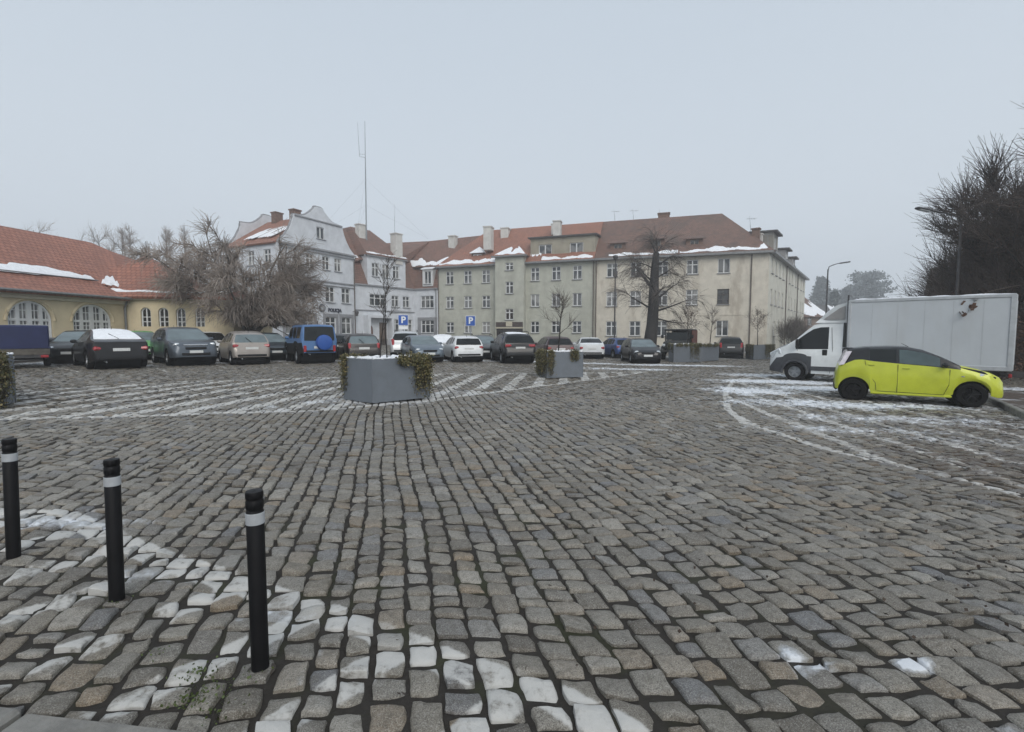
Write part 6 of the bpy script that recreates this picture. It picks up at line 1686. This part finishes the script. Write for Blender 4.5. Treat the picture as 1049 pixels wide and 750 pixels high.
def leaf_cloud(name, C_, rr, per, sig, size, mat, root, droop=0.0):
    """scattered single leaves (quads folded along the rib) round the points C_"""
    P = np.repeat(C_, per, 0) + rr.normal(0, sig, (len(C_) * per, 3)); n = len(P)
    a = rr.normal(0, 1, (n, 3)); a[:, 2] -= droop; a /= np.linalg.norm(a, axis=1, keepdims=True); b = np.cross(a, rr.normal(0, 1, (n, 3))); b /= np.linalg.norm(b, axis=1, keepdims=True) + 1e-9
    s = size * rr.uniform(.6, 1.35, (n, 1))
    V = np.stack([P, P + a * s * .5 + b * s * .42, P + a * s, P + a * s * .5 - b * s * .42], 1).reshape(-1, 3)
    Fq = np.arange(n * 4).reshape(-1, 4)
    me = np_mesh(name, V, Fq, False); me.materials.append(mat); return link(name, me, root)
DEADLEAF = surf('withered_brown_leaves', (.075, .040, .026), .8, 0, .45, 3)
IVY = surf('winter_ivy_leaves', (.085, .085, .035), .6, 0, .5, 6)
IVY2 = surf('yellowing_ivy_leaves', (.17, .14, .06), .65, 0, .4, 6)

# --- the dense dark trees at the right edge, over the van
east = [(1052, 21.5, 9.3, 3.7, 'dense dark brown tree at the right edge whose twigs hang over the van roof'), (1012, 27.5, 8.0, 3.2, 'dense dark brown tree directly above the rear half of the van box'), (1100, 19.0, 10.5, 4.2, 'tallest dark twiggy tree, cut off by the right edge'), (975, 32, 6.6, 2.9, 'lowest dark twiggy tree, nearest the lamp post behind the van'), (1035, 33, 9.3, 3.6, 'dark twiggy tree deep behind the other dark trees')]
for i, (px, Y, h, sp_, lab) in enumerate(east):
    p = at(px, 340, Y)
    bare_tree('dense_bare_tree', lab, (p.x, Y, gz(p.x) + .05), h, sp_, 40 + i, 22, 11, 17, .24, BARK2, TWIG2, .013, 'tree', 'dense dark trees behind the van', .12, .42, 9, DEADLEAF, twl=(.7, 1.7))
p = at(1062, 340, 17.2)
def hedge(label, x0, y0, x1, y1, h, wd, seed):
    r = random.Random(seed); rr = np.random.default_rng(seed); c = Vector(((x0 + x1) / 2, (y0 + y1) / 2, 0)); root = thing('clipped_hedge', label, 'hedge', (c.x, c.y, gz(c.x) + .05)); tw = Tubes(); C_ = []
    for k in range(1500):
        t = r.random(); o = r.uniform(-wd, wd); p = Vector((x0 + (x1 - x0) * t + o * .6, y0 + (y1 - y0) * t + o * .6, 0)) - Vector((c.x, c.y, 0)); w, rd, _ = limb(r, p + Vector((0, 0, r.uniform(0, h * .75))), rdir(r, Vector((0, 0, .6)), .8), r.uniform(.5, 1.1), .014, .006, 4, .2, .02); tw.add(w, rd, 3); C_.append(tuple(w[2]))
    link('stems', tw.mesh('stems', TWIG2), root); leaf_cloud('leaves', np.array(C_), rr, 7, .22, .075, DEADLEAF, root)
hedge('dark withered hedge low behind the rear of the white van', 17.2, 17.5, 27, 25.5, 2.7, .8, 3)

# --- far trees fading into the haze
NEED = surf('haze_paled_needles', (.13, .15, .15), .8, 0, .3, .6)  # dark needles lightened: extra haze fade put into their colour
def conifer(name, label, px, top, Y, w, seed, shape='spruce'):
    rr = np.random.default_rng(seed); b = at(px, 340, Y); z0 = gz(b.x); h = at(px, top, Y).z - z0
    root = thing(name, label, 'conifer', (b.x, Y, z0)); m = MB(); m.tube([(0, 0, -.2), (.1, 0, h * .5), (0, .1, h * .97)], [h * .018 + .06, h * .012, .03], 7); m.build('trunk', BARK2, root, True)
    C_ = []; Ls = 26 if shape == 'spruce' else 15
    for i in range(Ls):
        t = .12 + .86 * i / Ls if shape == 'spruce' else .34 + .62 * i / Ls
        ln = w * ((1 - t) ** .8 + .05) if shape == 'spruce' else w * (1.05 - abs(t - .62) * 1.6) * rr.uniform(.55, 1.1)
        for k in range(11):
            a = rr.uniform(0, 6.28); l_ = ln * rr.uniform(.55, 1.1); rise = -.22 if shape == 'spruce' else .18
            for q in np.linspace(.15, 1, 9): C_.append((math.cos(a) * l_ * q, math.sin(a) * l_ * q, t * h + rise * l_ * q + rr.normal(0, .15)))
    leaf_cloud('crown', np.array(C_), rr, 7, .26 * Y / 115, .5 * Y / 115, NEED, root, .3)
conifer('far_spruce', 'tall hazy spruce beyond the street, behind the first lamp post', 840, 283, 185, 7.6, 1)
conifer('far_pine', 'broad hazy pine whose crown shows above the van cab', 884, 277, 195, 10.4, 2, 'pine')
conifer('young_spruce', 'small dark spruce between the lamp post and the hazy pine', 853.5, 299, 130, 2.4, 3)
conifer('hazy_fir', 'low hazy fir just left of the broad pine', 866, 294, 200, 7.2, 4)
for i, (px, top, Y, sp_, lab) in enumerate(((42, 226, 72, 4.2, 'bare tree top showing above the long red hall roof'), (14, 234, 74, 3.8, 'faint bare tree top at the far left above the hall roof'), (112, 231, 72, 4.2, 'bare spreading tree behind the end of the hall roof'), (131, 236, 70, 4, 'bare tree right behind the pyramid roof'))):
    b = at(px, 340, Y); z0 = gz(b.x); h = at(px, top, Y).z - z0
    bare_tree('background_tree', lab, (b.x, Y, z0), h, sp_, 70 + i, 12, 6, 7, .22, BARKW, TWIG, .013, 'tree', 'bare trees behind the hall', .35, .5, twl=(.8, 1.8))
for i, (px, top, Y, lab) in enumerate(((138, 218, 88, 'slim bare poplar, left one of the pair above the pyramid roof'), (147.5, 219, 90, 'slim bare poplar, right one of the pair above the pyramid roof'), (170, 221, 90, 'slim bare poplar standing on the left of the crown of the weeping tree'), (178.5, 224, 90, 'slim bare poplar partly behind the weeping tree crown'), (197, 222, 88, 'slim bare poplar rising out of the weeping tree crown'))):
    b = at(px, 340, Y); z0 = gz(b.x); h = at(px, top, Y).z - z0
    bare_tree('bare_poplar', lab, (b.x, Y, z0), h, 1.7, 80 + i, 26, 5, 5, .22, BARKW, TWIG, .02, 'tree', 'bare poplars behind the hall', .15, 3.0, twl=(.8, 1.6))

# --- shrubs along the street side of the cream block
for i, (s, h, lab) in enumerate(((3.5, 2.6, 'bare shrub at the street side of the cream block corner'), (8.5, 3.4, 'tall bare shrub halfway along the street side of the cream block'), (13.5, 3.6, 'bare shrub farther down the street side of the cream block'))):
    q = cse.p(s, -1.6, 0); bare_tree('bare_shrub', lab, (q.x, q.y, gz(q.x)), h, 1.5, 90 + i, 16, 5, 7, .06, BARK, TWIG3, .012, 'shrub', 'shrubs beside the cream block', .05, 1.1)

# a broken twig with a few brown leaves dangling in front of the van box
tr_ = [o for o in bpy.data.objects if o.name == 'dense_bare_tree'][0]; O = Vector(tr_.location)
P_ = lambda px, py: at(px, py, 15.3) - O
t_ = Tubes(); t_.add([P_(1046, 292), P_(1020, 297), P_(1001, 303), P_(999, 312), P_(1001, 322), P_(1003.5, 334)], [.012, .010, .009, .007, .006, .004], 4); t_.add([P_(1001, 303), P_(995, 312), P_(991, 321)], [.007, .005, .004], 4)
link('hanging_twig', t_.mesh('hanging_twig', TWIG2), tr_)
leaf_cloud('hanging_leaves', np.array([tuple(P_(*q)) for q in ((990, 321), (992, 317), (995, 312), (997, 308), (1000, 316), (1002, 323), (1003, 328), (1002, 331), (1004, 336), (1001, 326))]), np.random.default_rng(2), 4, .05, .17, DEADLEAF, tr_)
# ================================================================== STREET FURNITURE
BOLL = surf('black_bollard_paint', (.006, .006, .007), .5, 0, .3, 5, bump=.12, bscale=60, spec=.22)
BAND = surf('grey_reflective_band', (.40, .42, .44), .35, .1, .1, 12)
def bollard(label, px, py, ptop, lean):
    p = G(px, py); top = at(px, ptop, p.y); h = top.z - p.z
    root = thing('bollard', label, 'bollard', (p.x, p.y, p.z - .02), 0, 'black bollards along the near kerb'); root.rotation_euler[1] = lean
    r = .0385; b = MB()
    b.lathe([(r, -.15), (r, h - .095), (r * .93, h - .090), (r * .93, h - .082), (r, h - .077), (r, h - .045), (r * .93, h - .041), (r * .93, h - .034), (r, h - .03), (r, h - .008), (r * .93, h), (0, h + .004)], n=28)
    b.build('post', BOLL, root, 35)
    q = MB(); q.lathe([(r + .0005, h - .152), (r + .0022, h - .150), (r + .0022, h - .100), (r + .0005, h - .098)], n=28); q.build('reflective_band', BAND, root, 35)
    k = MB(); k.lathe([(.066, .012), (.056, .022), (r + .002, .026)], n=18); k.build('base_collar', surf('rusty_base', (.05, .042, .034), .8, .1, .4, 18), root, 40)
bollard('leftmost of the three black bollards, at the edge of the picture', 14, 571.5, 446.5, R(1.7))
bollard('middle of the three black bollards', 119.8, 615, 467, R(.9))
bollard('nearest and tallest looking of the three black bollards', 266.8, 685.5, 498.5, R(0))

PLANT = surf('grey_painted_planter', (.155, .175, .20), .5, .1, .07, 1.6, bump=.05, stain=(.11, .12, .13), stain_amt=.5, stain_scale=1.3)
SOIL = surf('planter_soil', (.03, .025, .02), .9, 0, .3, 12, bump=.9)
def planter(label, corners, h, ivy=(), tree=None, snow=True, seed=0, tl=None):
    """corners: ground plan, counter clockwise; ivy: list of edge indices (edge, t0, t1, droop)"""
    c = sum((Vector(q) for q in corners), Vector()) / len(corners); root = thing('planter', label, 'planter', (c.x, c.y, gz(c.x)), 0, 'grey planters on the square')
    pl = [(q[0] - c.x, q[1] - c.y) for q in corners]; n = len(pl)
    sh = [(x * .94, y * .94) for x, y in pl]
    m = MB(); vs = [(x, y, .02) for x, y in pl] + [(x, y, h) for x, y in pl] + [(x, y, h) for x, y in sh] + [(x, y, h - .12) for x, y in sh]
    fs = [tuple(range(n))[::-1]]
    for k in range(3): fs += [(k * n + i, k * n + (i + 1) % n, (k + 1) * n + (i + 1) % n, (k + 1) * n + i) for i in range(n)]
    m.add(vs, fs)
    b = m.build('box', PLANT, root)
    for i in range(n):
        x, y = pl[i]; sm = MB(); sm.tube([(x * 1.002, y * 1.002, .03), (x * 1.002, y * 1.002, h - .01)], .012, 5); link('corner_seam', sm.mesh('corner_seam', PLANT), b)
    s = MB(); s.add([(x, y, h - .08) for x, y in sh], [tuple(range(n))]); s.build('soil', SOIL, root)
    rr = np.random.default_rng(seed); r = random.Random(seed)
    if snow:
        m = MB(); K = 9
        def ins(u, v): # bilinear for quads
            a = Vector((*sh[0], 0)).lerp(Vector((*sh[1], 0)), u); b_ = Vector((*sh[3], 0)).lerp(Vector((*sh[2], 0)), u); return a.lerp(b_, v)
        for i in range(K + 1):
            for j in range(K + 1):
                p = ins(i / K, j / K); e = i in (0, K) or j in (0, K); m.v.append((p.x, p.y, h - .05 + (.0 if e else r.uniform(.0, .09))))
        for i in range(K):
            for j in range(K): m.f.append((i * (K + 1) + j, (i + 1) * (K + 1) + j, (i + 1) * (K + 1) + j + 1, i * (K + 1) + j + 1)); m.m.append(0)
        m.build('snow_cover', M['snow'], root, True)
        for i in range(n):   # rim snow
            a, b_ = Vector((*pl[i], h)), Vector((*pl[(i + 1) % n], h)); L_ = (b_ - a).length; t = Tubes()
            K = max(6, int(L_ / .06)); pts = [a.lerp(b_, k / K) * 1.0 + Vector((0, 0, .012)) - Vector((*(a.lerp(b_, k / K).xy * .03), 0)) for k in range(K + 1)]
            rad = [max(.004, .034 * (.6 + .4 * math.sin(k * 1.7 + i)) * (r.random() > .12)) for k in range(K + 1)]
            t.add(pts, rad, 5); link('rim_snow', t.mesh('rim_snow', M['snow']), root)
    if ivy:
        tw = Tubes(); C_ = []
        for e, t0, t1, dr, num in ivy:
            a, b_ = Vector((*pl[e], 0)), Vector((*pl[(e + 1) % n], 0)); nm = (b_ - a).normalized(); nm = Vector((nm.y, -nm.x, 0))
            for k in range(num):
                q = a.lerp(b_, r.uniform(t0, t1)); ln = h * dr * r.uniform(.45, 1.05); p = q * .95 + Vector((0, 0, h + .0)); pts = [p, p + nm * r.uniform(.05, .11) + Vector((0, 0, r.uniform(.0, .05)))]
                for s_ in range(6): pts.append(pts[-1] + Vector((r.gauss(0, .02), r.gauss(0, .02), -ln / 6)) + nm * r.gauss(.0, .012))
                tw.add(pts, [.006] * len(pts), 3)
                for s_ in range(len(pts) - 1):
                    for z in range(4): C_.append(tuple(pts[s_].lerp(pts[s_ + 1], r.random())))
            for k in range(num // 6):
                q = a.lerp(b_, r.uniform(t0, t1)) * r.uniform(.6, .95); C_.append((q.x, q.y, h + r.uniform(-.05, .05)))
        link('ivy_stems', tw.mesh('ivy_stems', BARK), root)['kind'] = 'stuff'
        half = rr.random(len(C_)) < .6; C_ = np.array(C_)
        leaf_cloud('ivy_leaves', C_[half], rr, 2, .04, .042, IVY, root, .6); leaf_cloud('ivy_leaves', C_[~half], rr, 2, .04, .042, IVY2, root, .6)
    if tree:
        bx, by, th, spd, lab, leafy = tree
        bare_tree('young_tree', lab, (bx, by, gz(c.x) + h - .1), th, spd, 100 + seed, 8, 4, 5, .035, BARK2, TWIG3 if not leafy else TWIG2, .006, 'tree', 'young trees in the planters', .35, .9, leafy, DEADLEAF, twl=(.2, .55))
    return root
def quad(fl, fc, fr_):
    """plan from three visible ground corners: left, front, right"""
    a, b, c = G(*fl), G(*fc), G(*fr_); d = a + c - b; return [a, b, c, d]
q = quad((352.6, 409), (381.6, 414), (440, 408.5)); c = (q[0] + q[2]) / 2
planter('large grey planter with hanging ivy and snow rim, centre of the square', q, .99, ((1, .76, 1.0, .95, 44), (1, .45, .78, .16, 22), (2, 0, .7, .95, 50), (3, .6, 1, .9, 36), (0, 0, .1, .9, 14)), None, True, 1)
tp = [at(389, 360, c.y + .1), at(396.5, 360, c.y - .05)]
bare_tree('young_tree', 'slim young tree in the large planter, the right stem of two', (tp[1].x, tp[1].y, gz(c.x) + .9), at(394, 250, c.y).z - gz(c.x) - .9, .42, 120, 7, 3, 3, .018, BARK2, TWIG2, .005, 'tree', 'young trees in the planters', .3, 1.5, twl=(.15, .35))
bare_tree('young_tree', 'thin young tree in the large planter, the left stem of two', (tp[0].x, tp[0].y, gz(c.x) + .9), at(389, 264, c.y).z - gz(c.x) - .9, .4, 121, 6, 2, 3, .016, BARK2, TWIG2, .005, 'tree', 'young trees in the planters', .3, 1.3, twl=(.15, .4))
q = quad((552, 385.3), (560.5, 387.6), (597, 387.2)); c = (q[0] + q[2]) / 2; tq = at(572, 350, c.y)
planter('smaller square planter with ivy on its left side at the tip of the striped island', q, .97, ((0, 0, 1, .95, 80), (1, 0, .12, .9, 22), (1, .62, .85, .35, 18), ), (tq.x, c.y, at(572, 296, c.y).z - gz(c.x) - .9, .7, 'bare young tree in the smaller square planter', 0), True, 2)
q = quad((685, 369.6), (690, 371.3), (719, 371)); c = (q[0] + q[2]) / 2
planter('grey planter in front of the dark utility truck', q, 1.12, ((1, .55, .85, .9, 30), (0, 0, 1, .5, 20), (1, 0, 1, .12, 40)), (at(704, 350, c.y).x, c.y, 2.6, .8, 'young tree with withered leaves beside the dark utility truck', 3), True, 3)
q = quad((716, 369.3), (719, 370.2), (736, 369.6)); c = (q[0] + q[2]) / 2
planter('grey planter touching the rear of the black estate', q, 1.1, ((1, 0, 1, .12, 30),), (at(727, 350, c.y).x, c.y, 2.6, .55, 'upright young tree left of the black estate', 0), True, 4)
q = quad((764, 367.2), (772, 368.5), (793, 368)); c = (q[0] + q[2]) / 2
planter('ivy-grown grey planter at the corner of the cream block', q, 1.05, ((0, 0, 1, .95, 50), (1, .5, 1, .95, 50)), (at(776, 350, c.y).x, c.y, 2.8, .9, 'young tree with a few brown leaves at the cream block corner', 4), False, 5)
q = quad((-48, 408), (-8, 420.5), (16.5, 413.5)); c = (q[0] + q[2]) / 2
planter('grey planter cut off by the left edge, ivy trailing down its front', q, 1.0, ((0, .2, 1, .98, 90), (1, 0, .44, .98, 60)), None, True, 6)

# --- parking signs
BLUE = surf('sign_blue', (.016, .085, .36), .4, 0, .05, 3); WSIGN = surf('sign_white', (.70, .71, .72), .45, 0, .04, 3)
def parking_sign(label, px, pyc, Y, extra):
    p = at(px, pyc, Y); z0 = gz(p.x); root = thing('parking_sign', label, 'parking sign', (p.x, Y, z0), 0, 'blue parking signs'); th = math.atan2(-p.x, Y); root.rotation_euler = (0, 0, th)
    zc = p.z - z0; m = MB(); m.tube([(0, .03, -.1), (0, .03, zc + .36)], .03, 8); m.build('pole', M['steel'], root, 40)
    m = MB(); m.box((0, -.02, zc), (.62, .025, .66), bev=.01); pl_ = m.build('sign_plate', WSIGN, root)
    m = MB(); m.box((0, -.036, zc), (.57, .012, .61), bev=.004); link('sign_field', m.mesh('sign_field', BLUE), pl_)
    t = lettering('P', .56, .004, WSIGN, pl_, .018); t.location = (0.01, -.048, zc); t.rotation_euler = (math.pi / 2, 0, 0)
    if extra: m = MB(); m.box((0, -.02, zc - .47), (.56, .02, .2), bev=.006); m.build('lower_plate', WSIGN, root)
parking_sign('blue parking sign with a small white plate under it, before the pale range', 413, 328, 30.5, True)
parking_sign('blue parking sign above the white hatchback, before the green block', 482, 328.8, 31.5, False)

# --- lamp posts and masts
def lamp_post(label, px, ptop, Y, reach_px, reach_py, name='street_lamp', grp='street lamps'):
    b = at(px, 340, Y); z0 = gz(b.x); tp_ = at(px, ptop, Y); tip = at(reach_px, reach_py, Y - .4)
    root = thing(name, label, 'street lamp', (b.x, Y, z0), 0, grp); h = tp_.z - z0; o = Vector((b.x, Y, z0)); tl_ = tip - o
    m = MB(); m.tube([(0, 0, -.1), (0, 0, 1.2), (0, 0, 1.25), (0, 0, h)], [.09, .085, .065, .05], 10); m.build('post', M['dark_steel'], root, 40)
    a = Vector((0, 0, h)); m = MB(); m.tube([a - Vector((0, 0, .2)), a + tl_ * 0 + Vector((tl_.x * .08, tl_.y * .08, (tl_.z - h) * .45)), a + Vector((tl_.x * .5, tl_.y * .5, (tl_.z - h) * .8)), tl_], [.04, .036, .032, .03], 7); m.build('arm', M['dark_steel'], root, 40)
    d = Vector((tl_.x, tl_.y, 0)).normalized(); e = MB(); e.box((0, 0, 0), (.75, .22, .09), bev=.04); ob = e.build('lamp_head', M['dark_steel'], root); ob.location = tl_ + d * .3 + Vector((0, 0, .02)); ob.rotation_euler = (0, R(-6), math.atan2(d.y, d.x))
    e = MB(); e.box((0, 0, -.045), (.5, .17, .03), bev=.01); link('lens', e.mesh('lens', M['lamp']), ob)
lamp_post('tall street lamp rising behind the van cab, arm to the right', 845.5, 276, 40, 861, 269.5)
lamp_post('tall street lamp standing in the dark trees behind the van, arm to the left', 978, 226, 20.6, 952, 215.5)
b = at(629.5, 340, 37); z0 = gz(b.x); root = thing('slim_post', 'slim dark post before the cream block, near the white saloon', 'lamp post', (b.x, 37, z0))
h = at(630, 266, 37).z - z0; m = MB(); m.tube([(0, 0, -.1), (0, 0, 1.0), (0, 0, h)], [.075, .06, .045], 8); m.build('post', M['dark_steel'], root, 40); m = MB(); m.lathe([(0, h + .35), (.16, h + .3), (.2, h + .2), (.12, h - .02), (0, h - .04)], n=12); m.build('lamp_head', M['dark_steel'], root, 40)
m = MB(); m.box((0, -.09, at(630, 281, 37).z - z0), (.3, .08, .42), bev=.02); m.build('junction_box', M['dark_steel'], root)

def roof_mast(label, px, pbot, ptop, Y, rad, extras=None, grp='thin masts on the roofs', cat='antenna'):
    b = at(px, pbot, Y); t = at(px - (1.6 if extras else 0), ptop, Y); root = thing('roof_antenna', label, cat, b, 0, grp); v = t - b
    m = MB(); m.tube([(0, 0, -1.2), v * .5, v * .72, v], [rad, rad * .9, rad * .55, rad * .3], 6); m.build('mast', M['steel'], root)
    if extras == 'whip':
        f = v.length / (pbot - ptop); zz = (pbot - 161) * f; m = MB(); m.tube([v * (zz / v.length), v * (zz / v.length) + Vector((-6 * f, 0, .1)), v * (zz / v.length) + Vector((-7.5 * f, 0, 36 * f))], [.035, .03, .014], 5); m.tube([v * (zz / v.length) + Vector((0, 0, .35)), v * (zz / v.length) + Vector((-6 * f, 0, .4))], .02, 5); m.build('side_antenna', M['steel'], root)
        for q in (.24, .48):
            for dx, dy in ((-9, 3), (9, 3), (0, -7)):
                m = MB(); m.tube([v * q, Vector((dx * .8, dy * .5, -.6))], .008, 3); m.build('guy_wire', M['steel'], root)
    if extras == 'tv':
        m = MB(); m.tube([(-.5, 0, v.z * .85), (.5, .1, v.z * .88)], .015, 4)
        for q in np.linspace(-.45, .45, 6): m.tube([(q, -.25, v.z * .865), (q, .35, v.z * .865)], .01, 3)
        m.build('aerial_rods', M['steel'], root)
roof_mast('very tall thin radio mast with a side whip on the police roof', 375.3, 237, 124, 60, .085, 'whip')
roof_mast('thin whip antenna on the pale chimney left of the green block', 404.3, 241, 209, 61.5, .03)
roof_mast('television aerial at the left end of the old brown roof', 630.5, 230, 214.5, 60.5, .03, 'tv')
roof_mast('second television aerial on the old brown roof, left of the sooty chimney', 649.5, 228, 214, 60, .03, 'tv')
roof_mast('bare aerial pole by the sooty chimney of the brown roof', 675.5, 225, 214, 59.5, .025)
roof_mast('slanting aerial pole behind the hip of the old brown roof', 769.5, 243, 221, 55, .028, 'tv')
roof_mast('small aerial above the street side dormers of the cream block', 787.5, 247, 239, 53, .025, 'tv')

# --- weeds at the kerb and fallen leaves
def scatter(name, label, pts, size, mat, seed, up):
    rr = np.random.default_rng(seed); P = np.array(pts); o = leaf_cloud(name, P, rr, 1, .004, size, mat, None, up); return tag(o, label, None, None, 'stuff')
wd = []
for (px, py, s, n) in ((212, 712, .07, 160), (205, 690, .05, 70), (232, 728, .05, 70), (190, 718, .04, 40), (263, 690, .04, 30), (160, 668, .03, 25), (118, 618, .03, 20)):
    c = G(px, py)
    for k in range(n): wd.append((c.x + rng.gauss(0, s), c.y + rng.gauss(0, s * .8), c.z - .01 + rng.uniform(0, .018)))
scatter('weeds', 'small green weeds in the joints by the bollard', wd, .013, surf('weed_leaves', (.06, .085, .022), .6, 0, .4, 30), 3, -1.2)
lf = []
for k in range(420):
    px, py = rng.choice([(1000, 470, 90, 45), (960, 450, 60, 25), (1030, 425, 30, 14), (930, 540, 120, 70)])[:2], 0
    q = rng.choice([(985, 470, 60, 40), (1010, 520, 40, 50), (1030, 428, 26, 12), (930, 520, 120, 80), (700, 560, 250, 90)])
    c = G(q[0] + rng.gauss(0, q[2]), max(395, q[1] + rng.gauss(0, q[3]))); lf.append((c.x, c.y, c.z + .006))
scatter('fallen_leaves', 'scattered brown leaves and bits on the paving', lf, .022, surf('rotten_leaves', (.05, .034, .024), .8, 0, .4, 8), 4, 0)
# ================================================================== CAMERA, LIGHT, AIR
cam = bpy.data.cameras.new('camera'); co = bpy.data.objects.new('camera', cam); COL.objects.link(co)
cam.sensor_width = 36; cam.lens = 36 * F / 1049; cam.clip_end = 2000; cam.clip_start = .05
co.location = (0, 0, HC); co.rotation_euler = (math.pi / 2 - PIT, 0, 0); sc.camera = co

w = bpy.data.worlds.new('World'); sc.world = w; w.use_nodes = True
nt = w.node_tree; bg = nt.nodes['Background']
SUN_EL, SUN_AZ = R(38), R(165)
sky = N(nt, 'ShaderNodeTexSky', sky_type='NISHITA'); sky.sun_disc = False
sky.sun_elevation = SUN_EL; sky.sun_rotation = SUN_AZ; sky.dust_density = 6; sky.air_density = 1
hs = N(nt, 'ShaderNodeHueSaturation'); hs.inputs['Saturation'].default_value = .3; L(nt, sky.outputs[0], hs.inputs['Color'])
# closed cloud deck: even grey, a touch brighter low down where the fog lies
tc = N(nt, 'ShaderNodeTexCoord'); sx = N(nt, 'ShaderNodeSeparateXYZ'); L(nt, tc.outputs['Generated'], sx.inputs[0])
el = sstep(nt, sx.outputs['Z'], 0.0, .75)
nz = noise(nt, 1.3, 4, .5, tc.outputs['Generated'])
deck = mixc(nt, el, (5.9, 6.5, 7.1), (4.6, 5.3, 6.1))
deck = mixc(nt, math_n(nt, 'MULTIPLY', sstep(nt, nz, .4, .7), .10), deck, (5.1, 5.7, 6.4))
L(nt, mixc(nt, .93, hs.outputs[0], deck), bg.inputs['Color']); bg.inputs['Strength'].default_value = .1

sl = bpy.data.lights.new('sun', 'SUN'); so = bpy.data.objects.new('sun', sl); COL.objects.link(so)
sl.energy = 1.45; sl.angle = R(40); sl.color = (1, .95, .88)
dirv = Vector((math.sin(SUN_AZ) * math.cos(SUN_EL), math.cos(SUN_AZ) * math.cos(SUN_EL), math.sin(SUN_EL)))
so.rotation_euler = dirv.to_track_quat('Z', 'Y').to_euler(); so.location = (0, 0, 60)

hz = bpy.data.materials.new('winter_haze'); hz.use_nodes = True; nt = hz.node_tree; nt.nodes.clear()
out = nt.nodes.new('ShaderNodeOutputMaterial'); pv = nt.nodes.new('ShaderNodeVolumePrincipled')
pv.inputs['Color'].default_value = (.97, .98, 1, 1); pv.inputs['Density'].default_value = .0023; pv.inputs['Anisotropy'].default_value = .55
L(nt, pv.outputs[0], out.inputs['Volume'])
mb = MB(); mb.box((0, 121, 22), (516, 516, 56)); tag(mb.build('haze', hz), 'thin grey winter haze', None, None, 'stuff')

sc.render.engine = 'CYCLES'
sc.cycles.use_denoising = True; sc.cycles.max_bounces = 5; sc.cycles.diffuse_bounces = 3; sc.cycles.glossy_bounces = 2
sc.cycles.volume_bounces = 2; sc.cycles.transmission_bounces = 2; sc.cycles.transparent_max_bounces = 4
sc.cycles.use_adaptive_sampling = True; sc.cycles.adaptive_threshold = .02
vs_ = sc.view_settings; vs_.view_transform = 'Standard'; vs_.look = 'None'; vs_.exposure = .30; vs_.gamma = 1; vs_.use_curve_mapping = False
